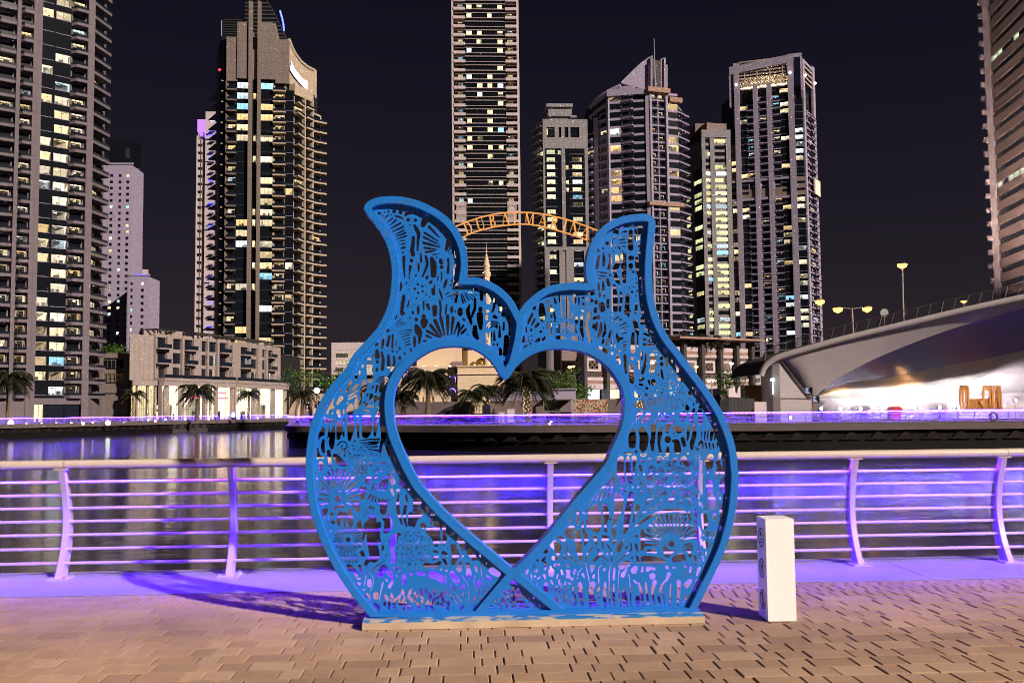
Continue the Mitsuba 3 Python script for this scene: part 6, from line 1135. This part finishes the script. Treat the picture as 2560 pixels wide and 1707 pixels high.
for x, y0, y1 in ((1131, 939, 958), (1131, 971, 983), (1028, 920, 950)):
    p = [(f.fr@np.array([f.x(x)+u, -1.0, f.z(x, y), 1]))[:3] for u, y in ((-.55, y1), (-.55, y0+6), (-.35, y0+2), (0, y0), (.35, y0+2), (.55, y0+6), (.55, y1))]; glow(k, 'neon_arch', MB().tube(p, .12, 6), (1.0, .5, 7))
for x in range(985, 1130, 25):
    f.box('lit_niche', x, x+17, f.z(x, 1004), f.z(x, 990), -.3, .1, 'mosque_stone')
mx, my = f.x(1219), 1.5
mz = lambda y: f.z(1219, y); c0 = (f.fr@np.array([mx, my, 0, 1]))[:3]
part(k, 'minaret', MB().lathe([(.62, 0), (.60, mz(720)), (.58, mz(690)), (.76, mz(684)), (.76, mz(678)), (.55, mz(676)), (.55, mz(664)), (.62, mz(661)), (.55, mz(658)), (.30, mz(642)), (.09, mz(630)), (.16, mz(625)), (.05, mz(621)), (.10, mz(616)), (.04, mz(612)), (.0001, mz(600))], sides=12).get(), 'mosque_stone', 40, to_world=T().translate(c0.tolist()))
for i, (x, b_, z_, I_) in enumerate([(x, -1.25, .5, 50) for x in (985, 1015, 1045, 1075, 1105)]+[(x, -2.1, .5, 75) for x in (1158, 1184, 1210, 1236)]+[(x, 4.7, f.z(1200, 914), 50) for x in (1172, 1205, 1236)]+[(x, 1.7, f.z(1090, 914), 45) for x in (1058, 1090, 1125)]):
    c = (f.fr@np.array([f.x(x), b_, z_, 1]))[:3]; spot(f'mosque_light_{i:03d}', c, (f.fr@np.array([f.x(x), b_+.75, z_+3.0, 1]))[:3], np.array([1, .84, .58])*I_*1.8, 46, .5); glow(k, 'wall_washer', MB().box(c-[.2, .1, .1], c+[.2, .1, .1]), (5, 4, 2.6))
for i, (u, v_) in enumerate(((-1.3, -1.2), (1.3, -1.2))):
    c = (f.fr@np.array([mx+u, my+v_, mz(770), 1]))[:3]; spot(f'minaret_light_{i:03d}', c, (f.fr@np.array([mx, my, mz(690), 1]))[:3], np.array([1, .80, .50])*220, 22, .4)
q.done()

# ---- building site before it: hoardings, a lift, containers, the printed food banner
k = thing('hoarding', 'long plain grey site hoarding left of the orange lift', 'hoarding'); wall_px(k, 'panel', [(955, 1006, 138), (1177, 1003, 134)], 'hoarding_grey', boards=12)
k = thing('site_building', 'low lilac-grey flat-roofed building behind the fairy-lit palm', 'building'); q = Tower(k, 1); f = Face(q, 1226, 140, 1440, 140, 1000)
f.box('wall', 1226, 1440, 0, f.z(1300, 974), 0, 8, 'lilac_concrete'); f.box('coping', 1224, 1442, f.z(1300, 975), f.z(1300, 972), -.3, 8.2, 'lilac_concrete')
k = thing('hoarding', 'dark taupe site hoarding in front of the lilac-grey building', 'hoarding'); wall_px(k, 'panel', [(1224, 1002, 132), (1356, 999, 130)], 'taupe_cladding', boards=9)
k = thing('site_container', 'open grey site container with dark furniture left of the food banner', 'container'); a, b = at(1358, 1036, 129), at(1432, 999, 129); bx(k, 'wall', (a[0], a[1]+2, .03), (b[0], a[1]+2.1, b[2]), 'hoarding_grey'); bx(k, 'roof', (a[0], a[1], b[2]), (b[0], a[1]+2.1, b[2]+.1), 'taupe_cladding'); bx(k, 'post', (a[0], a[1], .03), (a[0]+.15, a[1]+.15, b[2]), 'taupe_cladding')
for i in range(4): bx(k, 'chair_stack', (a[0]+1.6, a[1]+.8, .05+.45*i), (a[0]+2.3, a[1]+1.4, .35+.45*i), 'black_paint')
def _food(p, n, uv):
    u, v = uv.x*8.0, uv.y*3.9
    d1, d2, r = mikit.voronoi(u, v)
    plate_ = smoothstep(.47, .43, d1); food = smoothstep(.34, .28, d1); spk = noise(u*22, v*22, 3.)
    wood = mix((.23, .13, .08), (.15, .085, .05), noise(u*1.2, v*9, 1.))
    dish = mix(mix((.30, .10, .05), (.36, .24, .09), smoothstep(.35, .55, r)), (.13, .16, .03), smoothstep(.70, .8, r))*(.55+.9*spk)
    return mix(mix(wood, (.55, .48, .42), plate_), dish, food)
M('food_print', mikit.proc(_food), .6, .3)
k = thing('printed_banner', 'large printed banner showing plates of food on the site hoarding', 'banner'); a, b = at(1434, 1037, 128.5), at(1520, 997, 128); quadv = np.array([(a[0], a[1], .03), (b[0], b[1], .03), (b[0], b[1], b[2]), (a[0], a[1], b[2])])
part(k, 'print', (quadv, np.array([[0, 1, 2], [0, 2, 3]])), 'food_print', uv=np.array([[0, 0], [1, 0], [1, 1], [0, 1]]), smooth=False)
bx(k, 'backing', (a[0], a[1]+.02, .03), (b[0], a[1]+.12, b[2]), 'hoarding_grey')
k = thing('hoarding', 'plain grey hoarding right of the food banner', 'hoarding'); wall_px(k, 'panel', [(1521, 997, 128), (1660, 990, 126), (1800, 986, 124)], 'hoarding_grey', boards=8)
k = thing('scissor_lift', 'orange scissor lift with a white base parked before the hoarding', 'lift'); a, b = at(1177, 1039, 124), at(1206, 1021, 124)
bx(k, 'chassis', (a[0], a[1], .25), (b[0], a[1]+1.2, 1.0), 'white_paint'); bx(k, 'platform', (a[0]-.05, a[1], 1.0), (b[0]+.05, a[1]+1.2, 1.2), 'red_paint')
for i in range(5): x = a[0]+(b[0]-a[0])*i/4; bx(k, 'rail_post', (x-.03, a[1], 1.2), (x+.03, a[1]+.06, 2.2), 'red_paint')
for z in (1.7, 2.2): bx(k, 'rail', (a[0], a[1]-.02, z-.03), (b[0], a[1]+.04, z+.03), 'red_paint')
for x in (a[0]+.25, b[0]-.25): part(k, 'wheel', MB().lathe([(.0001, -.1), (.24, -.1), (.24, .1), (.0001, .1)], sides=14).get(), 'black_paint', to_world=T().translate([x, a[1]-.02, .27]).rotate([1, 0, 0], 90))
for (x0, x1, y0, d, mat, lab) in ((1207, 1226, 1013, 123, 'steel', 'upright grey-blue box beside the orange lift'), (1268, 1287, 1023, 118, 'white_cladding', 'white cube on the far deck left of the fairy-lit palm'), (1247, 1261, 1031, 116, 'white_cladding', 'small low white box on the far deck')):
    k = thing('utility_box', lab, 'box'); a, b = at(x0, 1038, d), at(x1, y0, d); bx(k, 'cabinet', (a[0], a[1], .12), (b[0], a[1]+.8, b[2]), mat); bx(k, 'plinth', (a[0]+.05, a[1]+.05, .03), (b[0]-.05, a[1]+.75, .12), 'dark_steel'); bx(k, 'lid', (a[0]-.03, a[1]-.03, b[2]), (b[0]+.03, a[1]+.83, b[2]+.05), mat)

# ---- the parking building with the lattice screens
k = thing('parking_building', 'banded parking building with dark columns and square lattice screens behind the sculpture', 'building'); K_ = Tower(k, 23); f = Face(K_, 1450, 176, 1880, 196, 920)
Y = lambda y: f.z(1680, y); colx = [1455, 1511, 1560, 1609, 1657, 1704, 1749, 1795, 1836, 1874]
for a, b, mat, o in ((866, 877, 'white_cladding', -.3), (877, 885, 'terracotta', -.2), (885, 892, 'white_cladding', -.3), (945, 953, 'white_cladding', -.3), (953, 961, 'terracotta', -.2), (961, 973, 'white_cladding', -.3)): f.box('floor_band', 1452, 1878, Y(b), Y(a), o, .8, mat)
for x in colx: f.box('column', x-3.5, x+3.5, 0, Y(850), -1.2, .6, 'dark_steel')
f.box('roof_canopy', 1676, 1884, Y(848), Y(843), -3.0, 5, 'terracotta'); f.box('back_wall', 1452, 1878, 0, Y(862), 6, 6.5, 'taupe_cladding')
lm = MB()
for i in range(9): lm.box((-.04, 0, 0), (.04, .08, 1), None) if False else None
def lattice(w, h):
    m = MB(); n, r = max(3, int(w/.45)), max(3, int(h/.45))
    for i in range(n+1): m.box((w*i/n-.035, 0, 0), (w*i/n+.035, .07, h))
    for j in range(r+1): m.box((0, .01, h*j/r-.035), (w, .06, h*j/r+.035))
    for i in range(n):
        for j in range(r):
            if (i+j) % 2: continue
            x, z = w*(i+.5)/n, h*(j+.5)/r; e = .2; m.add([(x-e, .02, z), (x, .02, z-e), (x+e, .02, z), (x, .02, z+e)], [[0, 1, 2, 3]])
    return m
def zigzag(w, h):
    m = MB(); n = max(4, int(w/.7))
    for i in range(n):
        x0, x1 = w*i/n, w*(i+1)/n; xm = (x0+x1)/2
        for p, q in (((x0, 0), (xm, h)), ((xm, h), (x1, 0))): m.add([(p[0]-.08, 0, p[1]), (p[0]+.08, 0, p[1]), (q[0]+.08, 0, q[1]), (q[0]-.08, 0, q[1])], [[0, 1, 2, 3]])
    m.box((0, 0, 0), (w, .06, .08)); m.box((0, 0, h-.08), (w, .06, h)); return m
for x0, x1 in zip(colx, colx[1:]):
    a, b = f.x(x0+4), f.x(x1-4); w = b-a; z0, z1 = Y(933), Y(898); h = z1-z0; q_ = f.fr@shift(a, -.1, 0)
    s_ = key(k, 'lattice_screen'); scene[s_] = {**mikit.ply(lattice(w*.5, h*.58).get(), 'taupe_cladding'), 'to_world': T((q_@shift(w*.25, 0, z0+h*.21)).tolist())}
    fr_m = MB(); iw, ih = w*.80, h*.92
    for lo, hi in (((w*.1, 0, z0+h*.04), (w*.25, .12, z0+h*.96)), ((w*.75, 0, z0+h*.04), (w*.9, .12, z0+h*.96)), ((w*.25, 0, z0+h*.04), (w*.75, .12, z0+h*.21)), ((w*.25, 0, z0+h*.79), (w*.75, .12, z0+h*.96))): fr_m.box(lo, hi, q_)
    part(s_, 'frame', fr_m, 'white_cladding')
    for z, hh in ((Y(944), Y(935)-Y(944)), (Y(897), Y(892.5)-Y(897))):
        zz = key(k, 'zigzag_grille'); scene[zz] = {**mikit.ply(zigzag(w, hh).get(), 'taupe_cladding'), 'to_world': T((q_@shift(0, 0, z)).tolist())}
    g = K_.g
    if g.random() < .85: K_.room(f.fr@shift(0, 1.2, 0), a+.2, b-.2, Y(933)+.2, Y(898), (1, .75, .5), g.uniform(.10, .35), 3.5)
    K_.room(f.fr@shift(0, .8, 0), a+.1, b-.1, .1, Y(974), g.choice([(1, .85, .6), (.85, .95, 1), (1, .6, .35)]), g.uniform(.5, 1.7), 3.)
    x = g.uniform(a+1, b-1); K_.rooms.box((x-.5, 2, Y(891)), (x+.5, 2.2, Y(889)), f.fr, (2, 2.2, 2.2))
K_.done()
k = thing('grey_house', 'pale grey block with small windows left of the parking building', 'building'); q = Tower(k, 4); f = Face(q, 1415, 190, 1452, 182, 920); core(q, [f.P0+[0, .3], f.P1+[0, .3], f.P1+[0, 10], f.P0+[0, 10]], 0, f.z(1430, 862), 'white_cladding')
for y in range(875, 990, 19):
    for x in (1424, 1436): q.window(f.fr, f.x(x), f.x(x+6), f.z(x, y+9), f.z(x, y), q.pick(.2), 0)
q.done()
k = thing('grey_house', 'narrow pale grey block with blue-white lit windows between parking building and bridge', 'building'); q = Tower(k, 14); f = Face(q, 1876, 215, 1930, 215, 930); core(q, [f.P0+[0, .3], f.P1+[0, .3], f.P1+[0, 10], f.P0+[0, 10]], 0, f.z(1900, 910), 'white_cladding')
for y in (923, 945, 962):
    for x in (1881, 1888, 1895): q.window(f.fr, f.x(x), f.x(x+4.5), f.z(x, y+9), f.z(x, y), q.pick(.8, [(.7, .8, 1)], 0), 0, k=.8)
q.done()
# cars in front of the parking building
def car_mesh():
    body = [(-2.1, .35), (-2.1, .75), (-1.9, .85), (-1.15, .95), (-.65, 1.42), (.75, 1.45), (1.4, 1.0), (2.05, .88), (2.15, .6), (2.1, .35)]
    fr = np.array([[1, 0, 0, 0], [0, 0, 1, -.85], [0, 1, 0, 0], [0, 0, 0, 1.]]); return MB().prism(body, 0, 1.7, fr)
cb = mikit.ply(car_mesh().get(), 'dark_glass'); wh = mikit.ply(MB().lathe([(.0001, -.1), (.32, -.1), (.32, .1), (.0001, .1)], sides=14).get(), 'black_paint')
for i, (x, lab) in enumerate(((1781, 'dark parked car before the parking building, right of the other car'), (1734, 'dark parked car half hidden behind the sculpture, left of the other car'))):
    k = thing('parked_car', lab, 'car'); p = at(x, 980, 158); z = max(0, p[2]-.9); key_ = dup(k, 'body', cb, T().translate([p[0], p[1], z]))
    for sx in (-1.3, 1.3):
        for sy in (-.82, .82): dup(k, 'wheel', wh, T().translate([p[0]+sx, p[1]+sy, z+.32]).rotate([1, 0, 0], 90))
    for sx in (-.6, .1): bx(k, 'window', (p[0]+sx-.25, p[1]-.87, z+.98), (p[0]+sx+.35, p[1]-.84, z+1.32), 'blue_glass')
    bx(k, 'headlight', (p[0]+1.95, p[1]-.8, z+.62), (p[0]+2.17, p[1]-.5, z+.76), 'white_paint')
structure('terrace', MB().box((at(1690, 980, 150)[0], 150, -.1), (at(1900, 980, 200)[0], 176, at(1781, 988, 158)[2])), 'taupe_cladding', label='raised forecourt before the parking building')

# ---- street lamps seen through the heart and beside the sculpture
for lab, x, y, yb, d, heads in (('twin sodium street lamp seen through the heart', 1428, 918, 1000, 150, [(1424, 918), (1433, 917)]), ('twin white lamp behind the cut-outs of the right arm', 1626, 907, 1010, 140, [(1622, 908), (1631, 907)]), ('sodium lamp just right of the sculpture arm', 1737, 918, 985, 150, [(1741, 917)]), ('tall white lamp before the parking building', 1818, 910, 985, 150, [(1829, 909)]), ('white twin-arm lamp low before the parking building', 1779, 954, 985, 150, [(1773, 953), (1785, 953)])):
    k = thing('street_lamp', lab, 'street lamp', 'small street lamps on the far bank'); t = at(x, y+3, d); part(k, 'pole', MB().tube([(t[0], t[1], 0), t], .07, 6), 'pale_concrete')
    for hx, hy in heads:
        h = at(hx, hy, d); part(k, 'arm', MB().tube([t, h+[0, .02, .1]], .04, 5), 'pale_concrete')
        col = (10, 5.2, 1.6) if 'sodium' in lab else (8, 8.4, 8.2)
        glow(k, 'lens', MB().lathe([(.0001, .22), (.26, .1), (.28, -.05), (.0001, -.2)], sides=10).get(), col, to_world=T().translate(h.tolist()))

# ================================================================== palms and trees
def frond_mesh(L, up, seed):
    g = random.Random(seed); m = MB(); n = 13; pts = []
    for i in range(n+1):
        t = i/n; pts.append((L*(t*.95-.12*t*t), 0, L*(up*t-(.62+up*.45)*t*t)))
    pts = np.array(pts); m.tube(pts, np.linspace(.05, .012, n+1), 4)
    for i in range(1, n+1):
        for s in (-1, 1):
            for h in (0, .5):
                t = (i-h)/n; p = np.array([np.interp(t, np.linspace(0, 1, n+1), pts[:, j]) for j in range(3)])
                l = L*.30*math.sin(math.pi*min(1, .12+t*.86))**.6*g.uniform(.85, 1.1); dv = np.array([.62, s*.72, -.22+g.uniform(-.12, .06)]); dv /= np.linalg.norm(dv)
                w = np.array([.045, 0, .012])*L*.35; q = p+dv*l; q[2] -= .08*l; mid = p+dv*l*.5
                m.add([p-w*.5, mid-w, q, mid+w], [[0, 1, 2, 3]])
    return m.get()
fronds = [mikit.ply(frond_mesh(1., u, i), 'palm_leaf') for i, u in enumerate((1.05, .75, .45, .15, -.15))]
def palm(px, d, ytrunk, crown, lab, n=42, seed=1, lights=False, uplight=None, thick=.27, ybase=1040, z0=0.):
    k = thing('palm_tree', lab, 'palm'); g = random.Random(seed); t = at(px, ytrunk, d); H = t[2]; b = np.array([t[0]+g.uniform(-.2, .2), t[1], z0])
    m = MB(); N_ = max(6, int((H-z0)/.22)); P = [b+(t-b)*(i/N_)+[0.08*math.sin(3*i/N_), 0, 0] for i in range(N_+1)]
    rr_ = [thick*(1.0+(.16 if i % 2 else -.05))*(1.25-.35*i/N_) for i in range(N_+1)]; rr_[-1] *= 1.5; part(k, 'trunk', m.tube(P, rr_, 9), 'bark')
    for i in range(n):
        q = i/n; el = min(4, int(q*5)); s = crown*g.uniform(.85, 1.12)*(1.0 if el < 3 else .9); a = i*137.5+g.uniform(-12, 12)
        dup(k, 'frond', fronds[el], T().translate([t[0], t[1], t[2]-.05*el]).rotate([0, 0, 1], a).rotate([0, 1, 0], g.uniform(-9, 9)).rotate([1, 0, 0], g.uniform(-14, 14)).scale(s))
    if lights:
        mm = MB()
        for i in range(int(70*(H-z0)/5)):
            q = i/(70*(H-z0)/5); a = i*2.4; p = b+(t-b)*q+np.array([math.cos(a), math.sin(a), 0])*(thick*1.25+.03); mm.box(p-.028, p+.028)
        stuff(glow(k, 'fairy_light', mm, (7, 5, 2.4)))
    if uplight:
        c = np.array([t[0]-.3, t[1]-.7, max(.3, H-2.6)]); spot(f'palm_light_{seed:03d}', c, t, np.array([1, .78, .42])*uplight*.8, 36, .4)
    return k
palm(1070, 126, 948, 4.1, 'tall dark date palm on the left inside the heart', 46, 1)
palm(1315, 120, 955, 4.4, 'tall date palm with its trunk wrapped in fairy lights, right inside the heart', 46, 2, True, 90, .34)
palm(1181, 128, 986, 2.6, 'short palm just right of the tall dark palm in the heart', 36, 3, False, 60); palm(1218, 131, 976, 2.6, 'short palm at the middle of the heart, right of the other short one', 36, 4, True, 60)
palm(1006, 128, 990, 2.4, 'short palm at the left rim of the heart opening', 34, 5, False, 50); palm(948, 126, 978, 3.0, 'palm behind the cut-outs of the left arm', 34, 6, True, 60)
palm(494, 222, 978, 5.0, 'date palm in front of the lit arcade', 40, 7, False, 90, .4); palm(622, 240, 985, 3.2, 'small palm before the right half of the arcade', 28, 8, True, 60); palm(333, 216, 985, 3.6, 'slim palm with a lit trunk at the left end of the arcade', 14, 9, True)
palm(755, 190, 985, 3.6, 'palm beside the arched gate', 34, 10, False, 70); palm(20, 190, 948, 5.2, 'dark palm in front of the nearest tower at the left edge', 40, 11); palm(1600, 120, 962, 3.4, 'palm behind the cut-outs of the right arm', 34, 14, True, 80)
for i, (x, y) in enumerate(((1690, 858), (1740, 855), (1783, 858), (1652, 860))): palm(x, 190, y-8, 3.2, ('first', 'second', 'third', 'fourth')[(1, 2, 3, 0)[i]]+' roof-terrace palm from the left on the parking building', 22, 20+i, z0=zof(x, 868, 190))
def tree(px, py, d, rx, rz, lab, seed, n=1500, light=None, kind='leafy_tree'):
    k = thing(kind, lab, 'tree'); g = np.random.default_rng(seed); c = at(px, py, d); v, f = [], []; b = np.array([c[0], c[1], 0.])
    part(k, 'trunk', MB().tube([b, b+(c-b)*.5+[.2, 0, 0], c], [.22, .17, .08], 8), 'bark')
    for i in range(5): a = g.uniform(0, 6.28); part(k, 'limb', MB().tube([b+(c-b)*.55, c+[rx*.6*math.cos(a), rx*.6*math.sin(a), g.uniform(-.3, .6)*rz]], [.10, .03], 5), 'bark')
    cl = c+g.normal(0, .48, (26, 3))*[rx, rx, rz]; m = MB()
    for i in range(n):
        p = cl[g.integers(26)]+g.normal(0, .19, 3)*[rx, rx, rz]; a, e = g.normal(0, 1, 3), g.normal(0, 1, 3); a *= .22/np.linalg.norm(a); e *= .13/np.linalg.norm(e); v.append([p-a, p+e, p+a, p-e])
    v = np.array(v).reshape(-1, 3); m.add(v, np.arange(len(v)).reshape(-1, 4)); part(k, 'crown', m, 'tree_leaf')
    if light is not None: spot(f'tree_light_{seed:03d}', c+np.array([rx*.2, -rx*.75, -rz*1.5]), c, np.array(light)*.6, 36, .3)
tree(825, 955, 205, 3.4, 2.4, 'green-lit leafy tree left of the sculpture', 31, light=(60, 210, 20)); tree(1430, 968, 150, 2.6, 1.9, 'green-lit tree below the street lamp in the heart', 32, light=(50, 170, 15)); tree(1376, 962, 146, 3.2, 2.2, 'dark bushy tree between fairy-lit palm and green-lit tree', 33)
tree(752, 945, 225, 4.0, 2.6, 'brown-lit sparse tree beside the twin-fin tower', 34, 1100, (90, 65, 30)); tree(1822, 968, 140, 2.0, 2.0, 'sparse tree before the parking building', 35, 700)
